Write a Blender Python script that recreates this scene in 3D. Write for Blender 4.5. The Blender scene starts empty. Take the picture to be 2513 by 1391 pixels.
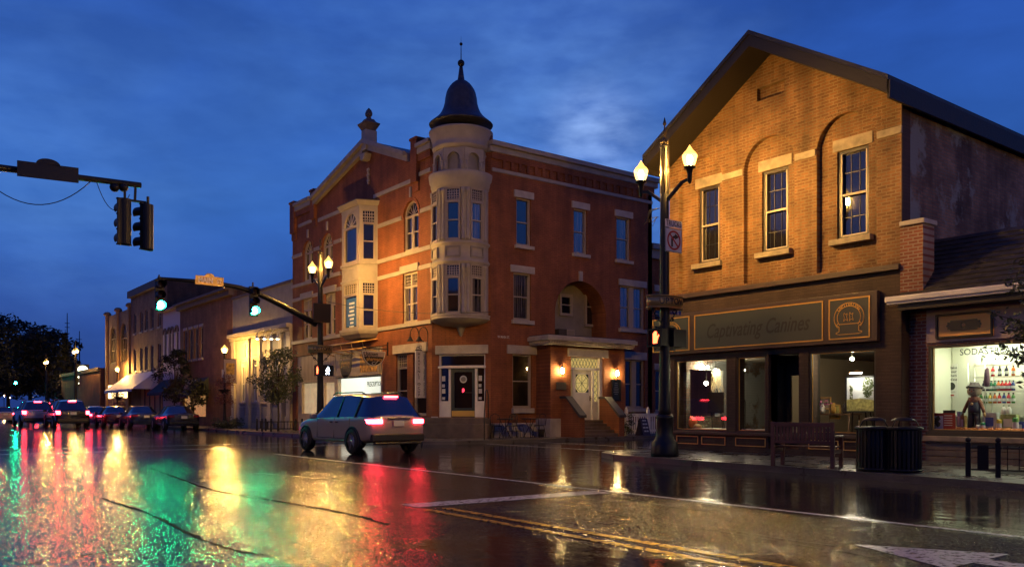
import bpy, bmesh, math, random
from mathutils import Vector, Matrix
from mathutils.geometry import tessellate_polygon
R = math.radians
V = Vector
rnd = random.Random(7)
SC = bpy.context.scene
COL = SC.collection

# ---------------------------------------------------------------- camera
FPX, CX, HY, CH = 2073.0, 1256.5, 1004.0, 1.2      # focal length, centre and horizon in photo pixels, camera height in metres
ANG = math.atan2(1566.0, 2073.0)
FWD = V((math.sin(ANG), math.cos(ANG), 0)); RGT = V((math.cos(ANG), -math.sin(ANG), 0))
cam_d = bpy.data.cameras.new('camera'); cam = bpy.data.objects.new('camera', cam_d); COL.objects.link(cam)
cam.location = (0, 0, CH); cam.rotation_euler = (R(90), 0, -ANG)
cam_d.sensor_width = 36; cam_d.lens = FPX / 2513 * 36; cam_d.shift_y = (HY - 695.5) / 2513
cam_d.clip_start = .1; cam_d.clip_end = 3000
SC.camera = cam

def ray(px, py=HY):
    u = (px - CX) / FPX
    return FWD + RGT * u + V((0, 0, (HY - py) / FPX))
def onx(px, py, X):
    r = ray(px, py); p = r * (X / r.x); return V((p.x, p.y, p.z + CH))
def ony(px, py, Y):
    r = ray(px, py); p = r * (Y / r.y); return V((p.x, p.y, p.z + CH))
def gnd(px, py, z=0.0):
    r = ray(px, py); p = r * ((z - CH) / r.z); return V((p.x, p.y, z))
def deep(px, py, Z):
    p = ray(px, py) * Z; return V((p.x, p.y, p.z + CH))

# ---------------------------------------------------------------- view, world
SC.view_settings.view_transform = 'Standard'; SC.view_settings.look = 'None'
SC.view_settings.exposure = 0; SC.view_settings.gamma = 1
SC.cycles.use_denoising = True
SC.cycles.max_bounces = 6; SC.cycles.transparent_max_bounces = 12
SC.cycles.sample_clamp_indirect = 4; SC.cycles.sample_clamp_direct = 0
SC.cycles.caustics_reflective = False; SC.cycles.caustics_refractive = False

world = bpy.data.worlds.new('World'); SC.world = world; world.use_nodes = True
def build_world():
    nt = world.node_tree; N = nt.nodes; L = nt.links; N.clear()
    out = N.new('ShaderNodeOutputWorld'); bg = N.new('ShaderNodeBackground'); L.new(bg.outputs[0], out.inputs[0])
    tc = N.new('ShaderNodeTexCoord')
    sky = N.new('ShaderNodeTexSky'); sky.sky_type = 'NISHITA'; sky.sun_disc = False
    sky.sun_elevation = R(1.0); sky.sun_rotation = R(200); sky.ozone_density = 6; sky.air_density = 1; sky.dust_density = .5
    sk = N.new('ShaderNodeVectorMath'); sk.operation = 'MULTIPLY'; sk.inputs[1].default_value = (.0045, .008, .016)
    L.new(sky.outputs[0], sk.inputs[0])
    sep = N.new('ShaderNodeSeparateXYZ'); L.new(tc.outputs['Generated'], sep.inputs[0])
    rp = N.new('ShaderNodeValToRGB'); L.new(sep.outputs[2], rp.inputs[0])
    e = rp.color_ramp.elements
    e[0].position = 0.0; e[0].color = (.013, .035, .17, 1)
    e[1].position = 1.0; e[1].color = (.010, .028, .18, 1)
    for p, c in ((.10, (.018, .054, .25)), (.22, (.025, .098, .365)), (.36, (.020, .077, .335)), (.6, (.010, .038, .24))):
        q = e.new(p); q.color = (*c, 1)
    mp = N.new('ShaderNodeMapping'); mp.inputs['Scale'].default_value = (1.6, 1.6, 4.2); mp.inputs['Rotation'].default_value = (0, R(12), R(20))
    L.new(tc.outputs['Generated'], mp.inputs[0])
    nz = N.new('ShaderNodeTexNoise'); nz.inputs['Scale'].default_value = 2.3; nz.inputs['Detail'].default_value = 7; nz.inputs['Roughness'].default_value = .55
    nz.inputs['Distortion'].default_value = .5; L.new(mp.outputs[0], nz.inputs[0])
    r2 = N.new('ShaderNodeMapRange'); r2.inputs[1].default_value = .36; r2.inputs[2].default_value = .72; r2.inputs[3].default_value = .96; r2.inputs[4].default_value = 1.38
    L.new(nz.outputs[0], r2.inputs[0])
    mul = N.new('ShaderNodeVectorMath'); mul.operation = 'SCALE'; L.new(rp.outputs[0], mul.inputs[0]); L.new(r2.outputs[0], mul.inputs['Scale'])
    add = N.new('ShaderNodeVectorMath'); add.operation = 'ADD'; L.new(mul.outputs[0], add.inputs[0]); L.new(sk.outputs[0], add.inputs[1])
    last = add
    # moonlit bright breaks in the cloud
    for (px, py, rad, gain, col) in ((1455, 335, .085, .5, (.34, .42, .54)), (1500, 370, .30, .30, (.16, .30, .5)), (1330, 200, .3, .12, (.12, .24, .5)), (1010, 150, .34, .22, (.1, .25, .5)), (60, 420, .26, .25, (.1, .22, .42)), (330, 380, .35, .14, (.08, .2, .45))):
        d = ray(px, py).normalized()
        dt = N.new('ShaderNodeVectorMath'); dt.operation = 'DISTANCE'; dt.inputs[1].default_value = d
        n3 = N.new('ShaderNodeTexNoise'); n3.inputs['Scale'].default_value = 9; n3.inputs['Detail'].default_value = 6
        L.new(mp.outputs[0], n3.inputs[0])
        L.new(tc.outputs['Generated'], dt.inputs[0])
        m = N.new('ShaderNodeMapRange'); m.interpolation_type = 'SMOOTHERSTEP'; m.inputs[1].default_value = rad; m.inputs[2].default_value = 0; m.inputs[3].default_value = 0; m.inputs[4].default_value = 1
        L.new(dt.outputs['Value'], m.inputs[0])
        k = N.new('ShaderNodeMapRange'); k.inputs[1].default_value = .38; k.inputs[2].default_value = .68; k.inputs[3].default_value = .1; k.inputs[4].default_value = gain
        L.new(n3.outputs[0], k.inputs[0])
        mm = N.new('ShaderNodeMath'); mm.operation = 'MULTIPLY'; L.new(m.outputs[0], mm.inputs[0]); L.new(k.outputs[0], mm.inputs[1])
        sc = N.new('ShaderNodeVectorMath'); sc.operation = 'SCALE'; sc.inputs[0].default_value = col; L.new(mm.outputs[0], sc.inputs['Scale'])
        a = N.new('ShaderNodeVectorMath'); a.operation = 'ADD'; L.new(last.outputs[0], a.inputs[0]); L.new(sc.outputs[0], a.inputs[1]); last = a
    L.new(last.outputs[0], bg.inputs[0]); bg.inputs[1].default_value = 1.02
build_world()

# ---------------------------------------------------------------- materials
MATS = {}
def mat(name, col=(.5, .5, .5), rough=.5, metal=0.0, spec=.5, emit=None, es=0.0, bump=0.0, bscale=20.0, var=0.0, vscale=3.0, ior=None, coat=0.0, alpha=1.0):
    if name in MATS: return MATS[name]
    m = bpy.data.materials.new(name); m.use_nodes = True; MATS[name] = m
    nt = m.node_tree; b = nt.nodes['Principled BSDF']; L = nt.links
    b.inputs['Base Color'].default_value = (*col, 1); b.inputs['Roughness'].default_value = rough; b.inputs['Metallic'].default_value = metal
    b.inputs['Specular IOR Level'].default_value = spec
    if ior: b.inputs['IOR'].default_value = ior
    if coat: b.inputs['Coat Weight'].default_value = coat; b.inputs['Coat Roughness'].default_value = .05
    if emit: b.inputs['Emission Color'].default_value = (*emit, 1); b.inputs['Emission Strength'].default_value = es
    if bump or var:
        tc = nt.nodes.new('ShaderNodeTexCoord')
    if bump:
        nz = nt.nodes.new('ShaderNodeTexNoise'); nz.inputs['Scale'].default_value = bscale; nz.inputs['Detail'].default_value = 5
        L.new(tc.outputs['Object'], nz.inputs[0])
        bp = nt.nodes.new('ShaderNodeBump'); bp.inputs['Strength'].default_value = bump; bp.inputs['Distance'].default_value = .02
        L.new(nz.outputs[0], bp.inputs['Height']); L.new(bp.outputs[0], b.inputs['Normal'])
    if var:
        nv = nt.nodes.new('ShaderNodeTexNoise'); nv.inputs['Scale'].default_value = vscale; nv.inputs['Detail'].default_value = 6
        L.new(tc.outputs['Object'], nv.inputs[0])
        mr = nt.nodes.new('ShaderNodeMapRange'); mr.inputs[1].default_value = .3; mr.inputs[2].default_value = .7; mr.inputs[3].default_value = 1 - var; mr.inputs[4].default_value = 1 + var
        L.new(nv.outputs[0], mr.inputs[0])
        sc = nt.nodes.new('ShaderNodeVectorMath'); sc.operation = 'SCALE'; sc.inputs[0].default_value = col; L.new(mr.outputs[0], sc.inputs['Scale'])
        L.new(sc.outputs[0], b.inputs['Base Color'])
        rr = nt.nodes.new('ShaderNodeMapRange'); rr.inputs[3].default_value = max(0, rough - .12); rr.inputs[4].default_value = min(1, rough + .12); L.new(nv.outputs[0], rr.inputs[0]); L.new(rr.outputs[0], b.inputs['Roughness'])
    return m

def brick_mat(name, axis, c1, c2, mortar, bw=.21, bh=.072, ms=.012, bump=.5, patch=None, rough=.75, var=.25):
    """axis: 'y' wall seen from the street (uses y,z), 'x' wall along x (uses x,z)."""
    if name in MATS: return MATS[name]
    m = bpy.data.materials.new(name); m.use_nodes = True; MATS[name] = m
    nt = m.node_tree; N = nt.nodes; L = nt.links; b = N['Principled BSDF']
    tc = N.new('ShaderNodeTexCoord'); sp = N.new('ShaderNodeSeparateXYZ'); L.new(tc.outputs['Object'], sp.inputs[0])
    cb = N.new('ShaderNodeCombineXYZ'); L.new(sp.outputs[1 if axis == 'y' else 0], cb.inputs[0]); L.new(sp.outputs[2], cb.inputs[1])
    br = N.new('ShaderNodeTexBrick'); L.new(cb.outputs[0], br.inputs['Vector'])
    br.inputs['Scale'].default_value = 1; br.inputs['Brick Width'].default_value = bw; br.inputs['Row Height'].default_value = bh
    br.inputs['Mortar Size'].default_value = ms; br.inputs['Mortar Smooth'].default_value = .2; br.inputs['Bias'].default_value = -.1
    br.inputs['Color1'].default_value = (*c1, 1); br.inputs['Color2'].default_value = (*c2, 1); br.inputs['Mortar'].default_value = (*mortar, 1)
    nz = N.new('ShaderNodeTexNoise'); nz.inputs['Scale'].default_value = 1.3; nz.inputs['Detail'].default_value = 8; L.new(tc.outputs['Object'], nz.inputs[0])
    mr = N.new('ShaderNodeMapRange'); mr.inputs[1].default_value = .3; mr.inputs[2].default_value = .7; mr.inputs[3].default_value = 1 - var; mr.inputs[4].default_value = 1 + var; L.new(nz.outputs[0], mr.inputs[0])
    sc = N.new('ShaderNodeVectorMath'); sc.operation = 'SCALE'; L.new(br.outputs[0], sc.inputs[0]); L.new(mr.outputs[0], sc.inputs['Scale'])
    mp = N.new('ShaderNodeMapping'); mp.inputs['Scale'].default_value = (2.6, 2.6, .3); L.new(tc.outputs['Object'], mp.inputs[0])
    n5 = N.new('ShaderNodeTexNoise'); n5.inputs['Scale'].default_value = 1; n5.inputs['Detail'].default_value = 6; n5.inputs['Roughness'].default_value = .6; L.new(mp.outputs[0], n5.inputs[0])
    m5 = N.new('ShaderNodeMapRange'); m5.inputs[1].default_value = .35; m5.inputs[2].default_value = .6; m5.inputs[3].default_value = 1 - var * .9; m5.inputs[4].default_value = 1.06; L.new(n5.outputs[0], m5.inputs[0])
    s5 = N.new('ShaderNodeVectorMath'); s5.operation = 'SCALE'; L.new(sc.outputs[0], s5.inputs[0]); L.new(m5.outputs[0], s5.inputs['Scale'])
    last = s5.outputs[0]
    if patch:
        n2 = N.new('ShaderNodeTexNoise'); n2.inputs['Scale'].default_value = .55; n2.inputs['Detail'].default_value = 9; n2.inputs['Roughness'].default_value = .65; L.new(tc.outputs['Object'], n2.inputs[0])
        rp = N.new('ShaderNodeValToRGB'); rp.color_ramp.elements[0].position = .50; rp.color_ramp.elements[1].position = .545; L.new(n2.outputs[0], rp.inputs[0])
        mx = N.new('ShaderNodeMix'); mx.data_type = 'RGBA'; L.new(rp.outputs[0], mx.inputs[0]); L.new(last, mx.inputs[6]); mx.inputs[7].default_value = (*patch, 1); last = mx.outputs[2]
    L.new(last, b.inputs['Base Color']); b.inputs['Roughness'].default_value = rough; b.inputs['Specular IOR Level'].default_value = .3
    n4 = N.new('ShaderNodeTexNoise'); n4.inputs['Scale'].default_value = 30; n4.inputs['Detail'].default_value = 4; L.new(tc.outputs['Object'], n4.inputs[0])
    mm = N.new('ShaderNodeMath'); mm.operation = 'MULTIPLY_ADD'; mm.inputs[1].default_value = -1.0; L.new(br.outputs['Fac'], mm.inputs[0])
    ma = N.new('ShaderNodeMath'); ma.operation = 'MULTIPLY'; ma.inputs[1].default_value = .5; L.new(n4.outputs[0], ma.inputs[0]); L.new(ma.outputs[0], mm.inputs[2])
    bp = N.new('ShaderNodeBump'); bp.inputs['Strength'].default_value = bump; bp.inputs['Distance'].default_value = .012; L.new(mm.outputs[0], bp.inputs['Height']); L.new(bp.outputs[0], b.inputs['Normal'])
    return m

def thin_glass(name, tint=(1, 1, 1), ior=1.5, rough=.0, extra=0.0):
    if name in MATS: return MATS[name]
    m = bpy.data.materials.new(name); m.use_nodes = True; MATS[name] = m
    nt = m.node_tree; N = nt.nodes; L = nt.links; N.clear()
    o = N.new('ShaderNodeOutputMaterial'); t = N.new('ShaderNodeBsdfTransparent'); t.inputs[0].default_value = (*tint, 1)
    g = N.new('ShaderNodeBsdfGlossy'); g.inputs['Roughness'].default_value = rough
    f = N.new('ShaderNodeFresnel'); f.inputs[0].default_value = ior
    a = N.new('ShaderNodeMath'); a.operation = 'MULTIPLY_ADD'; a.inputs[1].default_value = .5; a.inputs[2].default_value = extra; a.use_clamp = True; L.new(f.outputs[0], a.inputs[0])
    x = N.new('ShaderNodeMixShader'); L.new(a.outputs[0], x.inputs[0]); L.new(t.outputs[0], x.inputs[1]); L.new(g.outputs[0], x.inputs[2]); L.new(x.outputs[0], o.inputs[0])
    return m

SOD = (1.0, .56, .14)
def wet_road():
    m = bpy.data.materials.new('wet_asphalt'); m.use_nodes = True; MATS['wet_asphalt'] = m
    nt = m.node_tree; N = nt.nodes; L = nt.links; b = N['Principled BSDF']
    tc = N.new('ShaderNodeTexCoord')
    def mapped(scale3):
        mp = N.new('ShaderNodeMapping'); mp.inputs['Scale'].default_value = scale3; L.new(tc.outputs['Object'], mp.inputs[0]); return mp.outputs[0]
    def noise(sc, det=4, ro=.5, scale3=(1, 1, 1), dist=0):
        n = N.new('ShaderNodeTexNoise'); n.inputs['Scale'].default_value = sc; n.inputs['Detail'].default_value = det; n.inputs['Roughness'].default_value = ro; n.inputs['Distortion'].default_value = dist
        L.new(mapped(scale3), n.inputs[0]); return n.outputs[0]
    def rng(v, a, bb, c, d):
        r = N.new('ShaderNodeMapRange'); r.inputs[1].default_value = a; r.inputs[2].default_value = bb; r.inputs[3].default_value = c; r.inputs[4].default_value = d; L.new(v, r.inputs[0]); return r.outputs[0]
    def mth(op, a, bb):
        r = N.new('ShaderNodeMath'); r.operation = op
        for i, q in enumerate((a, bb)):
            if isinstance(q, (int, float)): r.inputs[i].default_value = q
            else: L.new(q, r.inputs[i])
        return r.outputs[0]
    sp = N.new('ShaderNodeSeparateXYZ'); L.new(tc.outputs['Object'], sp.inputs[0])
    # water lies in the gutter lane and beyond the crossing, the crown of the road drains and shows its stones
    gut = rng(mth('ADD', sp.outputs[0], mth('MULTIPLY', noise(.5, 4, .6), 1.6)), 9.0, 9.9, 0, 1)
    far = rng(mth('ADD', sp.outputs[1], mth('MULTIPLY', noise(.3, 4, .6), 6)), 22, 34, 0, .85)
    pat = rng(noise(.30, 5, .6, (1.6, .45, 1), .5), .50, .66, 0, .7)
    def inside(v, lo, hi, e=.12):
        return mth('MULTIPLY', rng(v, lo, lo + e, 0, 1), rng(v, hi - e, hi, 1, 0))
    wob = mth('MULTIPLY', mth('SUBTRACT', noise(.9, 5, .6), .5), 1.4)
    patch = mth('MULTIPLY', inside(sp.outputs[0], 5.75, 8.5), rng(mth('ADD', sp.outputs[1], mth('MULTIPLY', wob, .3)), 8.3, 8.6, 1, 0))   # resurfaced lane with open coarse stones
    pool = mth('MULTIPLY', inside(mth('ADD', sp.outputs[0], wob), 3.5, 5.15, .25), rng(mth('ADD', sp.outputs[1], wob), 6.4, 6.9, 1, 0))
    pud = mth('MULTIPLY', mth('MAXIMUM', mth('MAXIMUM', mth('MAXIMUM', gut, far), pat), pool), mth('SUBTRACT', 1, mth('MULTIPLY', patch, .95))); dry = mth('SUBTRACT', 1, pud)
    ks = (1, .55, 1)
    v1 = N.new('ShaderNodeTexVoronoi'); v1.inputs['Scale'].default_value = 112; L.new(mapped(ks), v1.inputs['Vector'])
    v2 = N.new('ShaderNodeTexVoronoi'); v2.inputs['Scale'].default_value = 62; L.new(mapped((1, .5, 1)), v2.inputs['Vector'])
    grit = mth('ADD', mth('MULTIPLY', v1.outputs['Distance'], .55), v2.outputs['Distance'])
    rough = mth('ADD', mth('ADD', mth('MULTIPLY', dry, .025), mth('MULTIPLY', patch, .0)), .10)
    L.new(rough, b.inputs['Roughness'])
    col = N.new('ShaderNodeMix'); col.data_type = 'RGBA'; L.new(rng(noise(2.2, 8, .6), .3, .7, 0, 1), col.inputs[0])
    col.inputs[6].default_value = (.010, .010, .011, 1); col.inputs[7].default_value = (.032, .029, .027, 1)
    c2 = N.new('ShaderNodeMix'); c2.data_type = 'RGBA'; c2.blend_type = 'MULTIPLY'; c2.inputs[0].default_value = 1; L.new(col.outputs[2], c2.inputs[6])
    v1c = N.new('ShaderNodeMapRange'); v1c.inputs[3].default_value = .2; v1c.inputs[4].default_value = 2.2; sc = N.new('ShaderNodeSeparateXYZ'); L.new(v1.outputs['Color'], sc.inputs[0]); L.new(sc.outputs[0], v1c.inputs[0]); L.new(v1c.outputs[0], c2.inputs[7])
    L.new(c2.outputs[2], b.inputs['Base Color']); b.inputs['IOR'].default_value = 1.5
    # per-stone wetness: some stones glint, some do not
    glint = rng(sc.outputs[1], .25, .8, .1, 1.3)
    spec = mth('ADD', mth('MULTIPLY', mth('SUBTRACT', glint, .9), dry), .9)
    L.new(spec, b.inputs['Specular IOR Level'])
    def bump(h, dist, st=1.0, prev=None):
        q = N.new('ShaderNodeBump'); q.inputs['Strength'].default_value = st; q.inputs['Distance'].default_value = dist; L.new(h, q.inputs['Height'])
        if prev: L.new(prev, q.inputs['Normal'])
        return q.outputs[0]
    # every stone is a small wet facet with its own tilt
    geo = N.new('ShaderNodeNewGeometry')
    def tilt(vor, k):
        a = N.new('ShaderNodeVectorMath'); a.operation = 'SUBTRACT'; L.new(vor.outputs['Color'], a.inputs[0]); a.inputs[1].default_value = (.5, .5, .5)
        c = N.new('ShaderNodeVectorMath'); c.operation = 'MULTIPLY'; L.new(a.outputs[0], c.inputs[0]); c.inputs[1].default_value = (k, k, 0)
        d = N.new('ShaderNodeVectorMath'); d.operation = 'SCALE'; L.new(c.outputs[0], d.inputs[0]); L.new(mth('ADD', mth('ADD', mth('MULTIPLY', dry, .92), .08), mth('MULTIPLY', patch, 1.5)), d.inputs['Scale']); return d.outputs[0]
    def vadd(a, c):
        q = N.new('ShaderNodeVectorMath'); q.operation = 'ADD'; L.new(a, q.inputs[0]); L.new(c, q.inputs[1]); return q.outputs[0]
    nn = N.new('ShaderNodeVectorMath'); nn.operation = 'NORMALIZE'; L.new(vadd(vadd(geo.outputs['Normal'], tilt(v1, ROAD_TILT)), tilt(v2, ROAD_TILT)), nn.inputs[0])
    n1 = bump(mth('MULTIPLY', grit, mth('ADD', mth('MULTIPLY', dry, .9), .12)), ROAD_GRIT, 1, nn.outputs[0])
    n2 = bump(noise(5, 3, .5, (1, .5, 1)), .0035, 1, n1)
    n3 = bump(noise(1.3, 2, .5), .008, 1, n2)
    L.new(n3, b.inputs['Normal'])
    return m
ROAD_GRIT = .0006; ROAD_TILT = .22
wet_road()

def paint_mat(name, c, wear=.45):
    m = bpy.data.materials.new(name); m.use_nodes = True; MATS[name] = m
    nt = m.node_tree; N = nt.nodes; L = nt.links; b = N['Principled BSDF']
    tc = N.new('ShaderNodeTexCoord'); n = N.new('ShaderNodeTexNoise'); n.inputs['Scale'].default_value = 14; n.inputs['Detail'].default_value = 8; n.inputs['Roughness'].default_value = .7
    L.new(tc.outputs['Object'], n.inputs[0]); rp = N.new('ShaderNodeValToRGB'); rp.color_ramp.elements[0].position = wear; rp.color_ramp.elements[1].position = wear + .1; L.new(n.outputs[0], rp.inputs[0])
    mx = N.new('ShaderNodeMix'); mx.data_type = 'RGBA'; L.new(rp.outputs[0], mx.inputs[0]); mx.inputs[6].default_value = (.03, .03, .03, 1); mx.inputs[7].default_value = (*c, 1)
    L.new(mx.outputs[2], b.inputs['Base Color']); b.inputs['Roughness'].default_value = .24
    bp = N.new('ShaderNodeBump'); bp.inputs['Strength'].default_value = .5; bp.inputs['Distance'].default_value = .004
    n2 = N.new('ShaderNodeTexNoise'); n2.inputs['Scale'].default_value = 70; L.new(tc.outputs['Object'], n2.inputs[0]); L.new(n2.outputs[0], bp.inputs['Height']); L.new(bp.outputs[0], b.inputs['Normal'])
    return m
paint_mat('white_paint', (.62, .62, .62), .40); paint_mat('yellow_paint', (.75, .42, .05), .42)

mat('kerb', (.09, .08, .07), .3, bump=.5, bscale=30, var=.3, vscale=2)
mat('black_metal', (.012, .012, .013), .42, spec=.3, bump=.1, bscale=60)
mat('dark_bronze', (.06, .045, .03), .3, metal=.6)
mat('gold', (.62, .38, .12), .4, metal=.4)
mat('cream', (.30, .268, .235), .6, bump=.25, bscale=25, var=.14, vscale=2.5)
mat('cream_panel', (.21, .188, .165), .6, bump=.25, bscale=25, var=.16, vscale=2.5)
mat('stone', (.36, .325, .29), .7, bump=.4, bscale=18, var=.16, vscale=3)
mat('sash', (.31, .265, .215), .5, bump=.1)
mat('white_trim', (.62, .60, .56), .5, bump=.1, var=.1)
mat('pane', (.010, .010, .013), .04, spec=1.0, ior=1.75, bump=.05, bscale=2)
mat('pane_dim', (.008, .006, .006), .05, spec=.6, ior=1.6)
def curtain_mat():
    m = mat('curtain_pane', (.05, .05, .065), .04, spec=1.0, ior=1.9); nt = m.node_tree; L = nt.links; b = nt.nodes['Principled BSDF']
    tc = nt.nodes.new('ShaderNodeTexCoord'); mp = nt.nodes.new('ShaderNodeMapping'); mp.inputs['Scale'].default_value = (14, 14, .35); L.new(tc.outputs['Object'], mp.inputs[0])
    n = nt.nodes.new('ShaderNodeTexNoise'); n.inputs['Scale'].default_value = 1; n.inputs['Detail'].default_value = 3; L.new(mp.outputs[0], n.inputs[0])
    r = nt.nodes.new('ShaderNodeValToRGB'); r.color_ramp.elements[0].position = .42; r.color_ramp.elements[0].color = (.006, .006, .008, 1); r.color_ramp.elements[1].position = .6; r.color_ramp.elements[1].color = (.13, .11, .10, 1); L.new(n.outputs[0], r.inputs[0]); L.new(r.outputs[0], b.inputs['Base Color'])
curtain_mat()
def paving_mat():
    m = mat('concrete', (.085, .078, .072), .26, spec=.6); nt = m.node_tree; L = nt.links; N = nt.nodes; b = N['Principled BSDF']
    tc = N.new('ShaderNodeTexCoord'); br = N.new('ShaderNodeTexBrick'); L.new(tc.outputs['Object'], br.inputs['Vector']); br.inputs['Scale'].default_value = 1; br.inputs['Brick Width'].default_value = 1.5; br.inputs['Row Height'].default_value = 1.5; br.offset = 0; br.inputs['Mortar Size'].default_value = .012
    br.inputs['Color1'].default_value = (.10, .088, .078, 1); br.inputs['Color2'].default_value = (.06, .052, .048, 1); br.inputs['Mortar'].default_value = (.012, .011, .010, 1)
    n = N.new('ShaderNodeTexNoise'); n.inputs['Scale'].default_value = 1.4; n.inputs['Detail'].default_value = 9; n.inputs['Roughness'].default_value = .65; L.new(tc.outputs['Object'], n.inputs[0])
    mr = N.new('ShaderNodeMapRange'); mr.inputs[1].default_value = .3; mr.inputs[2].default_value = .7; mr.inputs[3].default_value = .45; mr.inputs[4].default_value = 1.5; L.new(n.outputs[0], mr.inputs[0])
    sc = N.new('ShaderNodeVectorMath'); sc.operation = 'SCALE'; L.new(br.outputs[0], sc.inputs[0]); L.new(mr.outputs[0], sc.inputs['Scale']); L.new(sc.outputs[0], b.inputs['Base Color'])
    rr = N.new('ShaderNodeMapRange'); rr.inputs[1].default_value = .35; rr.inputs[2].default_value = .65; rr.inputs[3].default_value = .16; rr.inputs[4].default_value = .5; L.new(n.outputs[0], rr.inputs[0]); L.new(rr.outputs[0], b.inputs['Roughness'])
    n2 = N.new('ShaderNodeTexNoise'); n2.inputs['Scale'].default_value = 45; n2.inputs['Detail'].default_value = 3; L.new(tc.outputs['Object'], n2.inputs[0]); mm = N.new('ShaderNodeMath'); mm.operation = 'MULTIPLY_ADD'; mm.inputs[1].default_value = -1.5; L.new(br.outputs['Fac'], mm.inputs[0]); L.new(n2.outputs[0], mm.inputs[2])
    bp = N.new('ShaderNodeBump'); bp.inputs['Strength'].default_value = .6; bp.inputs['Distance'].default_value = .006; L.new(mm.outputs[0], bp.inputs['Height']); L.new(bp.outputs[0], b.inputs['Normal'])
paving_mat()
mat('slate', (.035, .035, .045), .4, bump=.6, bscale=9, var=.4, vscale=6)
mat('roof_dark', (.02, .02, .024), .5, bump=.5, bscale=12, var=.3, vscale=3)
mat('bark', (.06, .045, .03), .9, bump=.8, bscale=30)
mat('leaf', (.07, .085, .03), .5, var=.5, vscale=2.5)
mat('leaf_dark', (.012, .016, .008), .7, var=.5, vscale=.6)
mat('globe_sodium', (.8, .6, .3), .3, emit=SOD, es=5800)
mat('globe_far', (.8, .6, .3), .3, emit=SOD, es=5200)
mat('signal_green', (.05, .5, .3), .3, emit=(.01, .95, .34), es=430)
mat('signal_off', (.03, .02, .02), .1)
mat('black', (.006, .006, .007), .5)
mat('rubber', (.012, .012, .012), .8)
thin_glass('shop_glass', (.97, .98, .97), 1.4)
def frosted(name, tr, glow, es):
    m = bpy.data.materials.new(name); m.use_nodes = True; MATS[name] = m
    nt = m.node_tree; N = nt.nodes; L = nt.links; N.clear(); o = N.new('ShaderNodeOutputMaterial'); t = N.new('ShaderNodeBsdfTransparent'); t.inputs[0].default_value = (1, .93, .8, 1)
    e = N.new('ShaderNodeEmission'); e.inputs[0].default_value = (*glow, 1); e.inputs[1].default_value = es; x = N.new('ShaderNodeMixShader'); x.inputs[0].default_value = 1 - tr
    L.new(t.outputs[0], x.inputs[1]); L.new(e.outputs[0], x.inputs[2]); L.new(x.outputs[0], o.inputs[0])
frosted('globe_glass', .72, (1, .62, .17), 9); frosted('globe_glass_top', .14, (1, .56, .12), 2.6)

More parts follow.
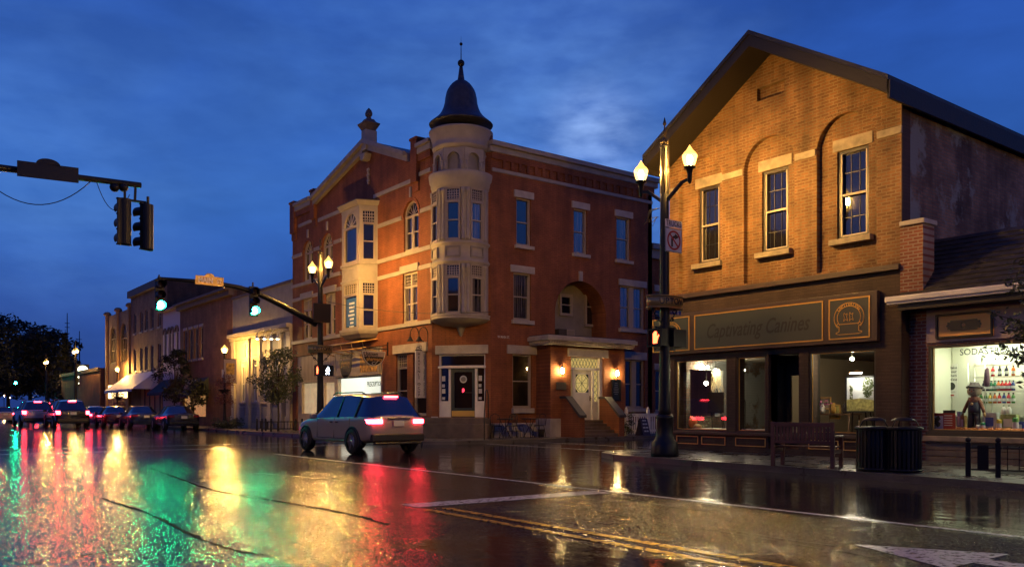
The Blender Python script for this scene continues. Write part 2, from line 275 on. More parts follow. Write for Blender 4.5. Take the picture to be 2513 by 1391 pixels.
# ---------------------------------------------------------------- mesh builder
ORG = {}
class MB:
    def __init__(self, T=None):
        self.v = []; self.f = []; self.m = []; self.s = []; self.T = T or Matrix.Identity(4); self.mi = 0; self.sm = False
    def add(self, vs, fs, sm=None):
        o = len(self.v); T = self.T
        self.v += [T @ V(p) for p in vs]
        for q in fs: self.f.append([o + i for i in q]); self.m.append(self.mi); self.s.append(self.sm if sm is None else sm)
        return self
    def box(self, x0, x1, y0, y1, z0, z1):
        p = [(x, y, z) for z in (z0, z1) for y in (y0, y1) for x in (x0, x1)]
        return self.add(p, [(0, 2, 3, 1), (4, 5, 7, 6), (0, 1, 5, 4), (2, 6, 7, 3), (0, 4, 6, 2), (1, 3, 7, 5)])
    def cbox(self, c, sx, sy, sz, rz=0, rx=0, ry=0):
        M = Matrix.Translation(V(c)) @ Matrix.Rotation(rz, 4, 'Z') @ Matrix.Rotation(ry, 4, 'Y') @ Matrix.Rotation(rx, 4, 'X')
        p = [M @ V((x * sx / 2, y * sy / 2, z * sz / 2)) for z in (-1, 1) for y in (-1, 1) for x in (-1, 1)]
        return self.add(p, [(0, 2, 3, 1), (4, 5, 7, 6), (0, 1, 5, 4), (2, 6, 7, 3), (0, 4, 6, 2), (1, 3, 7, 5)])
    def quad(self, a, b, c, d): return self.add([a, b, c, d], [(0, 1, 2, 3)])
    def bar(self, a, b, w, h=None, up=V((0, 0, 1))):
        a, b = V(a), V(b); h = h or w; d = (b - a).normalized()
        sx = d.cross(up); sx = sx.normalized() if sx.length > 1e-4 else V((1, 0, 0)); sy = sx.cross(d).normalized()
        p = [q + sx * i * w / 2 + sy * j * h / 2 for q in (a, b) for j in (-1, 1) for i in (-1, 1)]
        return self.add(p, [(0, 2, 3, 1), (4, 5, 7, 6), (0, 1, 5, 4), (2, 6, 7, 3), (0, 4, 6, 2), (1, 3, 7, 5)])
    def tube(self, path, r, n=8, cap=True):
        path = [V(p) for p in path]; k = len(path); rs = r if isinstance(r, (list, tuple)) else [r] * k
        vs = []; pn = None
        for i, p in enumerate(path):
            d = (path[min(i + 1, k - 1)] - path[max(i - 1, 0)]).normalized()
            if pn is None:
                a = V((0, 0, 1)) if abs(d.z) < .9 else V((1, 0, 0)); pn = d.cross(a).normalized()
            else:
                pn = (pn - d * pn.dot(d)); pn = pn.normalized() if pn.length > 1e-6 else d.orthogonal().normalized()
            q = d.cross(pn)
            vs += [p + (pn * math.cos(2 * math.pi * j / n) + q * math.sin(2 * math.pi * j / n)) * rs[i] for j in range(n)]
        fs = [(i * n + j, i * n + (j + 1) % n, (i + 1) * n + (j + 1) % n, (i + 1) * n + j) for i in range(k - 1) for j in range(n)]
        if cap: fs += [tuple(range(n))[::-1], tuple((k - 1) * n + j for j in range(n))]
        return self.add(vs, fs, True)
    def lathe(self, prof, c=(0, 0, 0), n=20, sm=True, a0=0.0, cap=True, axis='z'):
        c = V(c); vs = []
        for r, z in prof:
            for j in range(n):
                a = a0 + 2 * math.pi * j / n; x, y = r * math.cos(a), r * math.sin(a)
                vs.append(c + (V((x, y, z)) if axis == 'z' else (V((x, z, y)) if axis == 'y' else V((z, x, y)))))
        k = len(prof)
        fs = [(i * n + j, i * n + (j + 1) % n, (i + 1) * n + (j + 1) % n, (i + 1) * n + j) for i in range(k - 1) for j in range(n)]
        if cap: fs += [tuple(range(n))[::-1], tuple((k - 1) * n + j for j in range(n))]
        return self.add(vs, fs, sm)
    def ball(self, c, r, n=12, m=8, sq=(1, 1, 1)):
        c = V(c); vs = [c + V((0, 0, -r * sq[2]))]
        for i in range(1, m):
            t = math.pi * i / m
            for j in range(n):
                a = 2 * math.pi * j / n; vs.append(c + V((r * sq[0] * math.sin(t) * math.cos(a), r * sq[1] * math.sin(t) * math.sin(a), -r * sq[2] * math.cos(t))))
        vs.append(c + V((0, 0, r * sq[2]))); e = len(vs) - 1
        fs = [(0, 1 + (j + 1) % n, 1 + j) for j in range(n)] + [(e, e - n + j, e - n + (j + 1) % n) for j in range(n)]
        fs += [(1 + i * n + j, 1 + i * n + (j + 1) % n, 1 + (i + 1) * n + (j + 1) % n, 1 + (i + 1) * n + j) for i in range(m - 2) for j in range(n)]
        return self.add(vs, fs, True)
    def prism(self, pts, d0, d1, holes=(), plane='xz'):
        """outline in (s,z), extruded over d (frame y)"""
        loops = [list(pts)] + [list(h) for h in holes]
        flat = [q for lp in loops for q in lp]
        tris = tessellate_polygon([[V((a, b, 0)) for a, b in lp] for lp in loops])
        mk = (lambda a, b, d: (a, d, b)) if plane == 'xz' else (lambda a, b, d: (a, b, d))
        vs = [mk(a, b, d1) for a, b in flat] + [mk(a, b, d0) for a, b in flat]; k = len(flat)
        fs = [tuple(t) for t in tris] + [tuple(i + k for i in t)[::-1] for t in tris]
        o = 0
        for lp in loops:
            n = len(lp)
            fs += [(o + i, o + (i + 1) % n, o + (i + 1) % n + k, o + i + k) for i in range(n)]
            o += n
        return self.add(vs, fs)
    def build(self, name, mats, parent=None, org=None, bevel=0.0, subsurf=0, recalc=True):
        o3 = ORG.get(parent, V((0, 0, 0))) if parent else V(org or (0, 0, 0))
        me = bpy.data.meshes.new(name); me.from_pydata([tuple(p - o3) for p in self.v], [], self.f)
        mats = mats if isinstance(mats, (list, tuple)) else [mats]
        for q in mats: me.materials.append(MATS[q] if isinstance(q, str) else q)
        for i, p in enumerate(me.polygons): p.material_index = self.m[i]; p.use_smooth = self.s[i]
        if recalc and len(self.f) < 60000:
            bm = bmesh.new(); bm.from_mesh(me); bmesh.ops.recalc_face_normals(bm, faces=bm.faces); bm.to_mesh(me); bm.free()
        me.update()
        o = bpy.data.objects.new(name, me); COL.objects.link(o)
        if parent: o.parent = parent; ORG[o] = o3
        else: o.location = o3; ORG[o] = o3
        if bevel:
            b = o.modifiers.new('bevel', 'BEVEL'); b.width = bevel; b.segments = 2; b.limit_method = 'ANGLE'
        if subsurf:
            b = o.modifiers.new('subsurf', 'SUBSURF'); b.levels = subsurf; b.render_levels = subsurf
        return o
def tag(o, label=None, cat=None, group=None, kind=None):
    if label: o['label'] = label
    if cat: o['category'] = cat
    if group: o['group'] = group
    if kind: o['kind'] = kind
    return o
def thing(name, label, cat, loc=(0, 0, 0), group=None):
    o = bpy.data.objects.new(name, None); COL.objects.link(o); o.location = loc; o.empty_display_size = .2
    ORG[o] = V(loc); return tag(o, label, cat, group)
def struct(o): o['kind'] = 'structure'; return o
def copy_tree(o, parent=None):
    c = o.copy(); COL.objects.link(c)
    if parent: c.parent = parent
    for ch in KIDS.get(o, None) or [q for q in o.children]: copy_tree(ch, c)
    return c
KIDS = {}
def frame(o, s, n):
    """matrix: local x = s along the wall, y = outward, z = up"""
    s = V(s).normalized(); n = V(n).normalized(); o = V(o)
    return Matrix(((s.x, n.x, 0, o.x), (s.y, n.y, 0, o.y), (s.z, n.z, 1, o.z), (0, 0, 0, 1)))
def rect(a, b, c, d): return [(a, c), (b, c), (b, d), (a, d)]
def arch(a, b, c, sp, n=14, rise=None):
    r = (b - a) / 2; m = (a + b) / 2; rise = rise or r
    return [(a, c), (b, c)] + [(m + r * math.cos(math.pi * i / n), sp + rise * math.sin(math.pi * i / n)) for i in range(n + 1)]
FONT_CACHE = {}
def text_geo(txt, size=1.0, shear=0.0, bold=0.0, sx=1.0):
    key = (txt, shear, bold)
    if key not in FONT_CACHE:
        cu = bpy.data.curves.new('t', 'FONT'); cu.body = txt; cu.align_x = 'CENTER'; cu.align_y = 'CENTER'; cu.size = 1; cu.shear = shear; cu.offset = bold; cu.resolution_u = 3
        ob = bpy.data.objects.new('t', cu); COL.objects.link(ob); bpy.context.view_layer.update()
        me = bpy.data.meshes.new_from_object(ob.evaluated_get(bpy.context.evaluated_depsgraph_get()))
        FONT_CACHE[key] = ([tuple(v.co) for v in me.vertices], [tuple(p.vertices) for p in me.polygons])
        bpy.data.objects.remove(ob); bpy.data.curves.remove(cu); bpy.data.meshes.remove(me)
    vs, fs = FONT_CACHE[key]
    return [(x * size * sx, y * size) for x, y, _ in vs], fs
def put_text(mb, txt, c, size, flip=False, d=0.004, shear=0, bold=0, sx=1.0, rot=0.0):
    """text in a wall frame: c=(s,z); flip when local x runs right-to-left for the reader"""
    vs, fs = text_geo(txt, size, shear, bold, sx); k = -1 if flip else 1
    ca, sa = math.cos(rot), math.sin(rot)
    mb.add([(c[0] + k * (x * ca - z * sa), d, c[1] + x * sa + z * ca) for x, z in vs], fs)

def window(parent, T, s0, s1, z0, z1, d=-.12, fw=.06, cols=1, lattice=0, arched=False, fm='sash', gm='pane', sill=None, lintel=None, nx=4, nz=4, sash=True, mull=.10, label=None):
    """lattice = height share of the upper leaded light"""
    w = MB(T); zt = z1
    spring = z1 - (s1 - s0) / 2 if arched else z1
    out = arch(s0, s1, z0, spring) if arched else rect(s0, s1, z0, z1)
    inn = arch(s0 + fw, s1 - fw, z0 + fw, spring) if arched else rect(s0 + fw, s1 - fw, z0 + fw, z1 - fw)
    w.prism(out, d - .06, d + .045, [inn])
    a, b = s0 + fw, s1 - fw; top = (spring if arched else z1 - fw)
    lz = top - lattice * (z1 - z0) if lattice else top
    if arched:
        w.box(a, b, d - .05, d + .035, spring - .05, spring + .03)
        m = (a + b) / 2; r = (b - a) / 2
        for i in range(1, 6):
            an = math.pi * i / 6; w.bar((m, d, spring), (m + r * math.cos(an), d, spring + r * math.sin(an)), .022, .03, V((0, 1, 0)))
    if lattice:
        w.box(a, b, d - .05, d + .04, lz - .045, lz + .045)
        for c in range(cols):
            ca = a + (b - a) * c / cols; cb = a + (b - a) * (c + 1) / cols
            for i in range(1, nx): w.box(ca + (cb - ca) * i / nx - .012, ca + (cb - ca) * i / nx + .012, d - .03, d + .01, lz + .045, top)
            for i in range(1, nz): q = lz + (top - lz) * i / nz; w.box(ca, cb, d - .03, d + .008, q - .012, q + .012)
    for c in range(1, cols):
        q = a + (b - a) * c / cols; w.box(q - mull / 2, q + mull / 2, d - .055, d + .042, z0 + fw, top)
    if sash:
        for c in range(cols):
            ca = a + (b - a) * c / cols + (mull / 2 if c else 0); cb = a + (b - a) * (c + 1) / cols - (mull / 2 if c < cols - 1 else 0)
            zm = (z0 + fw + lz) / 2
            w.box(ca, cb, d - .03, d + .025, zm - .022, zm + .022)
            e = .032
            w.box(ca, ca + e, d - .03, d + .02, z0 + fw, lz - .045); w.box(cb - e, cb, d - .03, d + .02, z0 + fw, lz - .045)
            w.box(ca + e, cb - e, d - .03, d + .018, z0 + fw, z0 + fw + e)
    o = w.build('window', fm, parent)
    if label: o['label'] = label
    g = MB(T); g.prism(arch(s0 + .02, s1 - .02, z0 + .02, spring) if arched else rect(s0 + .02, s1 - .02, z0 + .02, z1 - .02), d - .045, d - .035)
    g.build('pane', gm, o)
    if sill:
        k = MB(T); k.box(s0 - sill[0], s1 + sill[0], -.1, sill[2], z0 - sill[1], z0 - .002); k.build('sill', sill[3] if len(sill) > 3 else 'stone', o, bevel=.008)
    if lintel:
        k = MB(T); k.box(s0 - lintel[0], s1 + lintel[0], -.02, lintel[2], z1 + .002, z1 + lintel[1]); k.build('lintel', lintel[3] if len(lintel) > 3 else 'stone', o, bevel=.01)
    return o
SOUTH = lambda x, y, z: frame((x, y, z), (1, 0, 0), (0, -1, 0))
WEST = lambda x, y, z: frame((x, y, z), (0, -1, 0), (-1, 0, 0))
mat('sign_white', (.7, .7, .68), .35); mat('ink_black', (.015, .015, .015), .4); mat('sign_red', (.45, .03, .02), .4); mat('sign_blue', (.02, .05, .32), .4); mat('bronze_sign', (.40, .27, .10), .35, metal=.5)
# ================================================================ ground
def sheet(name, pts, z, m, kind='structure'):
    mb = MB(); mb.T = Matrix.Identity(4)
    tris = tessellate_polygon([[V((x, y, 0)) for x, y in pts]])
    mb.add([(x, y, z) for x, y in pts], [tuple(t) for t in tris])
    o = mb.build(name, m); o['kind'] = kind; return o
X0 = 17.4
mat('earth', (.02, .022, .015), .9)
sheet('ground', [(-900, -900), (900, -900), (900, 900), (-900, 900)], -.06, 'earth')
sheet('road', [(-14, -60), (14.9, -60), (14.9, 16.2), (140, 16.2), (140, 24.4), (15.2, 24.4), (15.2, 420), (-14, 420)], 0, 'wet_asphalt')
def raised(name, pts, z=.12, m='concrete', kerb=True):
    mb = MB(); mb.prism(pts, -.05, z, plane='xy'); o = mb.build(name, m); o['kind'] = 'structure'
    return o
def kerb(name, path, w=.16, z=.125):
    mb = MB()
    for a, b in zip(path, path[1:]): mb.bar((*a, z / 2 - .02), (*b, z / 2 - .02), w, z + .04)
    o = mb.build(name, 'kerb'); o['kind'] = 'structure'; return o
near = [(60, 3.0), (60, 16.0), (15.9, 16.0), (15.2, 15.85), (14.65, 15.4), (14.25, 14.6), (14.05, 13.4), (13.9, 10), (13.55, 6.5), (13.2, 3), (13.1, -20), (60, -20)]
raised('pavement', near); kerb('kerb', [(30, 16.08), (15.9, 16.08), (15.15, 15.92), (14.57, 15.45), (14.17, 14.63), (13.97, 13.4), (13.82, 10), (13.47, 6.5), (13.12, 3), (13.02, -20)])
far_ = [(120, 24.2), (120, 26.6), (16.9, 26.9), (17.6, 27.9), (17.6, 420), (14.9, 420), (14.9, 34), (13.9, 32), (13.85, 27), (14.1, 25.6), (14.8, 24.6), (15.8, 24.2)]
raised('pavement', far_, .12); kerb('kerb', [(120, 24.12), (15.8, 24.12), (14.74, 24.53), (14.03, 25.55), (13.77, 27), (13.82, 32.03), (14.82, 34.03), (14.82, 420)])
def marking(name, pts, m='white_paint', z=.004): return sheet(name, pts, z, m)
def strip(name, a, b, w, m='white_paint', z=.004):
    a, b = V((*a, 0)), V((*b, 0)); n = (b - a).normalized().cross(V((0, 0, 1))) * w / 2
    return marking(name, [tuple((a - n).xy), tuple((a + n).xy), tuple((b + n).xy), tuple((b - n).xy)], m, z)
strip('lane_line', (8.6, -4), (8.6, 22), .11)
strip('centre_line', (5.28, -4), (5.28, 8.7), .11, 'yellow_paint'); strip('centre_line', (5.55, -4), (5.55, 8.7), .11, 'yellow_paint')
strip('stop_line', (5.3, 9.15), (8.45, 9.02), .42)
strip('crosswalk_line', (17.0, 24.0), (17.0, 16.4), .12); strip('crosswalk_line', (19.4, 24.0), (19.4, 16.4), .12)
strip('crosswalk_line', (-9, 26.1), (13.7, 26.1), .15); strip('crosswalk_line', (-9, 29.0), (13.7, 29.0), .15)
# turn arrow, nose towards the crossing
marking('lane_arrow', [(6.85, .6), (6.85, 3.1), (6.45, 3.1), (6.95, 4.15), (7.5, 3.1), (7.12, 3.1), (7.12, 2.1), (7.7, 2.35), (7.75, 2.75), (8.25, 2.2), (7.8, 1.55), (7.75, 1.95), (7.12, 1.6), (7.12, .6)], 'white_paint')
mat('tar', (.004, .004, .004), .75, spec=.12, bump=.5, bscale=30)
def cat(P, i, t):
    a, b, c, d = P[max(i - 1, 0)], P[i], P[i + 1], P[min(i + 2, len(P) - 1)]
    return .5 * (2 * b + (c - a) * t + (2 * a - 5 * b + 4 * c - d) * t * t + (3 * b - a - 3 * c + d) * t ** 3)
def seam(pts, w):
    P = [gnd(*q) for q in pts]; Q = []
    for i in range(len(P) - 1):
        n = 12
        for k in range(n): Q.append(cat(P, i, k / n) + V((rnd.uniform(-1, 1), rnd.uniform(-1, 1), 0)) * w * .12)
    Q.append(P[-1]); mb = MB(); L = []
    for i, p in enumerate(Q):
        d = (Q[min(i + 1, len(Q) - 1)] - Q[max(i - 1, 0)]).normalized(); n = d.cross(V((0, 0, 1))) * w * (.05 + .26 * abs(math.sin(i * .37 + len(Q)) * math.sin(i * .93)) + rnd.uniform(0, .07))
        L.append((p - n + V((0, 0, .003)), p + n + V((0, 0, .003))))
    mb.add([q for ab in L for q in ab], [(2 * i, 2 * i + 1, 2 * i + 3, 2 * i + 2) for i in range(len(L) - 1)])
    struct(mb.build('road_seam', 'tar'))
seam([(250, 1222), (370, 1262), (470, 1312), (560, 1345), (650, 1362)], .10)
seam([(370, 1148), (450, 1178), (540, 1206), (700, 1232), (860, 1262), (950, 1286)], .12)
seam([(310, 1192), (440, 1180), (500, 1172)], .05)
seam([(20, 1391), (210, 1362), (430, 1327)], .05)
seam([(590, 1157), (700, 1166), (850, 1180), (1000, 1193), (1180, 1205)], .06)
seam([(1250, 1252), (1400, 1248), (1500, 1260), (1900, 1325), (2180, 1375)], .05)
seam([(1500, 1218), (1620, 1238), (1750, 1255)], .09)
seam([(1750, 1292), (1900, 1318), (2060, 1340)], .07)
seam([(30, 1170), (120, 1160), (200, 1182)], .06)
# ================================================================ corner hotel, painted brick with a round turret
brick_mat('red_brick_y', 'y', (.25, .086, .034), (.20, .068, .028), (.17, .062, .028), bump=.5, var=.24)
brick_mat('red_brick_x', 'x', (.25, .086, .034), (.20, .068, .028), (.17, .062, .028), bump=.5, var=.24)
mat('foundation', (.36, .33, .32), .8, bump=.9, bscale=4, var=.25, vscale=2)
mat('brown_stone', (.12, .085, .06), .6, bump=.8, bscale=8, var=.3)
mat('slate_cap', (.05, .045, .04), .6, bump=.3)
SC0 = .9016
YA = onx(1060, HY, X0).y; YB = 26.33; XB = 18.87; YE = onx(718, HY, X0).y; XE = ony(1600, HY, YB).x
BZ = .12
hotel = thing('hotel', 'three storey red painted brick hotel with round cream corner turret and bell shaped slate roof', 'building', (21, 29, BZ))
TL = frame((X0, 0, 0), (0, 1, 0), (-1, 0, 0))      # street front: s = world y
TR = frame((0, YB, 0), (1, 0, 0), (0, -1, 0))      # side front: s = world x
cA = V((X0, YA, 0)); cB = V((XB, YB, 0)); chd = (cB - cA).normalized()
TC = frame(cA, chd, (-chd.y * -1 * -1, chd.x * -1, 0)) if False else frame(cA, chd, V((chd.y, -chd.x, 0)))
CW = (cB - cA).length
def L_(px, py): p = onx(px, py, X0); return p.y, p.z
def R_(px, py): p = ony(px, py, YB); return p.x, p.z
def mean(*a): return sum(a) / len(a)
# --- heights
zTop = L_(1040, 352)[1]                    # parapet top beside the turret
# gable
apx, apz = L_(905, 352); g1, gz1 = L_(775, 497); g2, gz2 = L_(1006, 392); gz = mean(gz1, gz2)
pz = mean(L_(742, 498)[1], L_(1040, 355)[1])
outl = [(YA, BZ), (YE, BZ), (YE, pz), (g1, pz), (g1, gz), (apx, apz), (g2, gz), (g2, pz), (YA, pz)]
# openings
z3s = L_(1010, 615)[1]; z3t = L_(1010, 492)[1]
winL3 = [(L_(988, 0)[0], L_(1030, 0)[0]), (L_(790, 0)[0], L_(818, 0)[0]), (L_(743, 0)[0], L_(770, 0)[0])]
w3 = 1.18
winL3 = [(mean(a, b) - w3 / 2, mean(a, b) + w3 / 2) for a, b in winL3]
z2s = L_(1005, 792)[1]; z2t = L_(1005, 668)[1]
winL2 = [(L_(983, 0)[0], L_(1030, 0)[0]), (L_(797, 0)[0], L_(823, 0)[0]), (L_(740, 0)[0], L_(768, 0)[0])]
winL2 = [(mean(a, b) - w3 / 2, mean(a, b) + w3 / 2) for a, b in winL2]
g_s0, g_s1 = L_(997, 0)[0], L_(970, 0)[0]
z1s, z1t = .95, L_(985, 868)[1]
holesL = [arch(a, b, z3s, z3t - w3 / 2) for a, b in winL3] + [rect(a, b, z2s, z2t) for a, b in winL2]
gw = [(YA + .25, YA + .95), (g_s0 + .0, g_s0 + .95)]
gw = [(L_(1046, 0)[0], L_(1014, 0)[0]), (L_(999, 0)[0], L_(972, 0)[0])]
holesL += [rect(a, b, z1s, z1t) for a, b in gw]
pm0, pm1 = L_(938, 0)[0], L_(728, 0)[0]
zSF = L_(880, 856)[1]
holesL += [rect(pm0, pm1, BZ + .01, zSF)]
holesL = [h for h in holesL]
mb = MB(TL); mb.prism(outl, -.3, 0, holesL); mb.build('wall', 'red_brick_y', hotel)
# side front
zRt = R_(1210, 350)[1]
w3R = [(1267, 1303), (1408, 1441), (1513, 1547)]
z3Rt = mean(R_(1285, 488)[1], R_(1424, 515)[1], R_(1530, 532)[1]); z3Rs = mean(R_(1285, 602)[1], R_(1424, 624)[1], R_(1530, 640)[1])
z2Rt, z2Rs = mean(R_(1282, 672)[1], R_(1551, 702)[1]), mean(R_(1282, 784)[1], R_(1551, 809)[1])
z1Rt, z1Rs = mean(R_(1282, 868)[1], R_(1560, 884)[1]), mean(R_(1282, 1000)[1], R_(1558, 1002)[1])
hR = [rect(R_(a, 0)[0], R_(b, 0)[0], z3Rs, z3Rt) for a, b in w3R]
wr2 = [(1260, 1303), (1522, 1582)]; hR += [rect(R_(a, 0)[0], R_(b, 0)[0], z2Rs, z2Rt) for a, b in wr2]
ar0, ar1 = R_(1362, 0)[0], R_(1487, 0)[0]; arz0 = R_(1420, 842)[1]; arzt = R_(1425, 690)[1]; ars = arzt - (ar1 - ar0) / 2
hR += [arch(ar0, ar1, arz0, ars, 24)]
wr1 = [(1258, 1305), (1535, 1582)]; hR += [rect(R_(a, 0)[0], R_(b, 0)[0], z1Rs, z1Rt) for a, b in wr1]
mb = MB(TR); mb.prism([(XB, BZ), (XE, BZ), (XE, zRt), (XB, zRt)], -.3, 0, hR); mb.build('wall', 'red_brick_x', hotel)
# chamfer with its door opening
dz0, dz1 = BZ + .78, L_(1060, 868)[1] - .03
mb = MB(TC); mb.prism([(0, BZ), (CW, BZ), (CW, zTop), (0, zTop)], -.3, 0, [rect(.28, CW - .22, dz0, dz1)]); mb.build('wall', 'red_brick_x', hotel)
# back, side and roof
mb = MB(); mb.box(X0 + .3, XE, YE, YE + .2, BZ, pz - .3); mb.box(XE - .25, XE, YB, YE, BZ, zRt - .15); mb.build('wall', 'red_brick_y', hotel)
mb = MB(); mb.box(X0 + .3, XE, YB + 1.3, YE, pz - .55, pz - .5)
mb.add([(X0 + .1, g2, gz + .02), (X0 + .1, apx, apz + .1), (X0 + .1, g1, gz + .02), (X0 + 8, g2, gz + .02), (X0 + 8, apx, apz + .1), (X0 + 8, g1, gz + .02)], [(0, 1, 4, 3), (1, 2, 5, 4), (3, 4, 5)])
mb.build('roof', 'slate', hotel)
# ---- cream string courses on the street front
def band(px0, px1, py0, py1, h, proj=.05, name='string_course', z=None):
    s0, zz0 = L_(px0, py0); s1, zz1 = L_(px1, py1); zz = z if z is not None else mean(zz0, zz1)
    m = MB(TL); m.box(s0, s1, -.02, proj, zz - h, zz); m.build(name, 'cream', hotel, bevel=.012)
bayL, bayR = L_(838, 0)[0], L_(928, 0)[0]
zS = mean(L_(918, 479)[1], L_(1000, 443)[1])
for a, b in ((1012, 918), (838, 782)): band(a, b, 400, 400, .17, z=zS)
band(1058, 1028, 400, 400, .16, z=zS + .12); band(768, 734, 400, 400, .16, z=zS + .12)
zB2 = mean(L_(927, 550)[1], L_(1058, 506)[1])
w_r, w_m, w_l = [(a, b) for a, b in winL3]
def bandz(s0, s1, zt, h, proj=.05, T=TL, name='string_course'):
    m = MB(T); m.box(s0, s1, -.02, proj, zt - h, zt); m.build(name, 'cream', hotel, bevel=.012)
bandz(YA, w_r[0] - .16, zB2, .17); bandz(w_r[1] + .16, bayR, zB2, .17); bandz(bayL, w_m[0] - .16, zB2, .17); bandz(w_m[1] + .16, w_l[0] - .16, zB2, .17); bandz(w_l[1] + .16, YE, zB2, .17)
bandz(YA, bayR, z3s + .0, .17, .08); bandz(bayL, YE, z3s, .17, .08)
zB4 = mean(L_(926, 681)[1], L_(1050, 646)[1])
for (a, b) in winL2:
    bandz(a - .14, b + .14, z2t + .30, .31, .08)
ed = [YA] + [q for a, b in winL2 for q in (a - .14, b + .14)] + [YE]
bandz(ed[0], ed[1], zB4, .17); bandz(ed[2], bayR, zB4, .17); bandz(bayL, ed[3], zB4, .17); bandz(ed[4], ed[5], zB4, .17); bandz(ed[6], ed[7], zB4, .17)
bandz(YA, bayR, z2s, .17, .08); bandz(bayL, YE, z2s, .17, .08)
# keystones above the arched windows and in the gable
for (a, b) in winL3:
    m = MB(TL); c = mean(a, b); m.box(c - .07, c + .07, -.02, .06, z3t + .14, z3t + .55); m.build('keystone', 'cream', hotel, bevel=.01)
    m = MB(TL); n = 16; r0, r1 = w3 / 2, w3 / 2 + .13
    po = [(c + r1 * math.cos(math.pi * i / n), z3t - w3 / 2 + r1 * math.sin(math.pi * i / n)) for i in range(n + 1)]
    pi_ = [(c + r0 * math.cos(math.pi * i / n), z3t - w3 / 2 + r0 * math.sin(math.pi * i / n)) for i in range(n, -1, -1)]
    m.prism(po + pi_, -.01, .035); m.build('arch_ring', 'red_brick_y', hotel)
m = MB(TL)
for i in range(6):
    q = L_(892, 420)[1]; m.box(apx - .09 + (i % 2) * .04, apx + .09 - (i % 2) * .04, -.02, .06, q - .12 * i - .1, q - .12 * i)
m.build('keystone', 'cream', hotel, bevel=.008)
# raking cornice, piers, parapet cornice, corbels
m = MB(TL)
for (s, z) in ((g1, gz), (g2, gz)):
    sg = 1 if s > apx else -1
    m.prism([(s, z - .12), (apx, apz - .30), (apx, apz + .12), (s, z + .24)], -.05, .18); m.prism([(s, z + .1), (apx, apz - .05), (apx, apz + .16), (s, z + .28)], .18, .34)
m.build('raking_cornice', 'cream', hotel)
def pier(s0, s1, zb, zt, T=TL, m_='red_brick_y'):
    m = MB(T); m.box(s0, s1, -.3, .16, zb + .35, zt); m.prism([(s0, zb), (s1, zb), (s1, zb + .35), (s0, zb + .35)], -.02, .06); m.box(s0 - .04, s1 + .04, -.34, .2, zt, zt + .10); m.build('pier', m_, hotel)
p0 = L_(1026, 0)[0]; pier(p0 - .12, p0 + .34, zS - .6, pz + .28); p1 = L_(772, 0)[0]; pier(p1 - .25, p1 + .2, zS - .3, pz + .25); pier(YE - .55, YE, zS - .6, pz + .12)
for a, b in ((YA - .1, p0 - .14), (p1 + .2, YE - .6)):
    m = MB(TL); m.box(a, b, -.3, .16, pz - .34, pz - .1); m.box(a, b, -.3, .26, pz - .1, pz + .06); m.build('cornice', 'cream', hotel, bevel=.02)
for a, b in ((YA, p0 - .14), (p1 + .24, YE - .6)):
    m = MB(TL); n = max(2, int((b - a) / .42))
    for i in range(n):
        c = a + (b - a) * (i + .5) / n; m.prism(arch(c - .13, c + .13, zS + .22, zS + .55, 8), .0, .012)
    m.box(a, b, -.02, .10, pz - .62, pz - .34); m.build('corbel_course', 'red_brick_y', hotel)
# side parapet: cornice, frieze of little arches, string
m = MB(TR); m.box(XB - .1, XE + .25, -.3, .14, zRt - .38, zRt - .16); m.box(XB - .1, XE + .3, -.35, .26, zRt - .16, zRt + .03); m.build('cornice', 'cream', hotel, bevel=.02)
m = MB(TR); m.box(XB, XE + .06, -.02, .09, zRt - .62, zRt - .38)
n = 20
for i in range(n + 1):
    c = XB + .6 + (XE - XB - 1.0) * i / n; m.box(c - .07, c + .07, -.02, .085, zRt - .92, zRt - .62)
m.build('corbel_course', 'red_brick_x', hotel)
zRs = R_(1215, 413)[1]; bandz(XB + .05, XE, zRs, .14, .05, TR)
# gable finial block
m = MB(TL); f0 = apx
m.box(f0 - .22, f0 + .22, -.3, .26, apz - .35, apz + .55)
m.prism([(f0 - .28, apz - .5), (f0 + .28, apz - .5), (f0 + .14, apz - .8), (f0 - .14, apz - .8)], .0, .34)
m.build('gable_block', 'cream', hotel, bevel=.03)
m = MB(); c = V((X0, f0, apz)); m.lathe([(.30, .52), (.50, .78), (.53, .84), (.34, .92), (.24, 1.04), (.12, 1.08), (.10, 1.14), (.16, 1.22), (.17, 1.32), (.12, 1.44), (.03, 1.54), (.0, 1.56)], c, 4, sm=False, a0=math.pi / 4); m.build('finial', 'brown_stone', hotel)
# ---- windows on the street front
for a, b in winL3: window(hotel, TL, a, b, z3s, z3t, arched=True, cols=2, fw=.09, mull=.16, gm='pane')
for i, (a, b) in enumerate(winL2): window(hotel, TL, a, b, z2s, z2t, cols=2, lattice=.24, fw=.08, mull=.16, gm='curtain_pane' if i == 0 else 'pane', nx=4, nz=4)
for a, b in gw:
    window(hotel, TL, a, b, z1s, z1t, lattice=.2, fw=.07, gm='pane_dim', nx=5, nz=5)
m = MB(TL); m.box(gw[0][0] - .12, gw[1][1] + .16, -.02, .09, z1t + .0, z1t + .36); m.build('lintel', 'stone', hotel, bevel=.012)
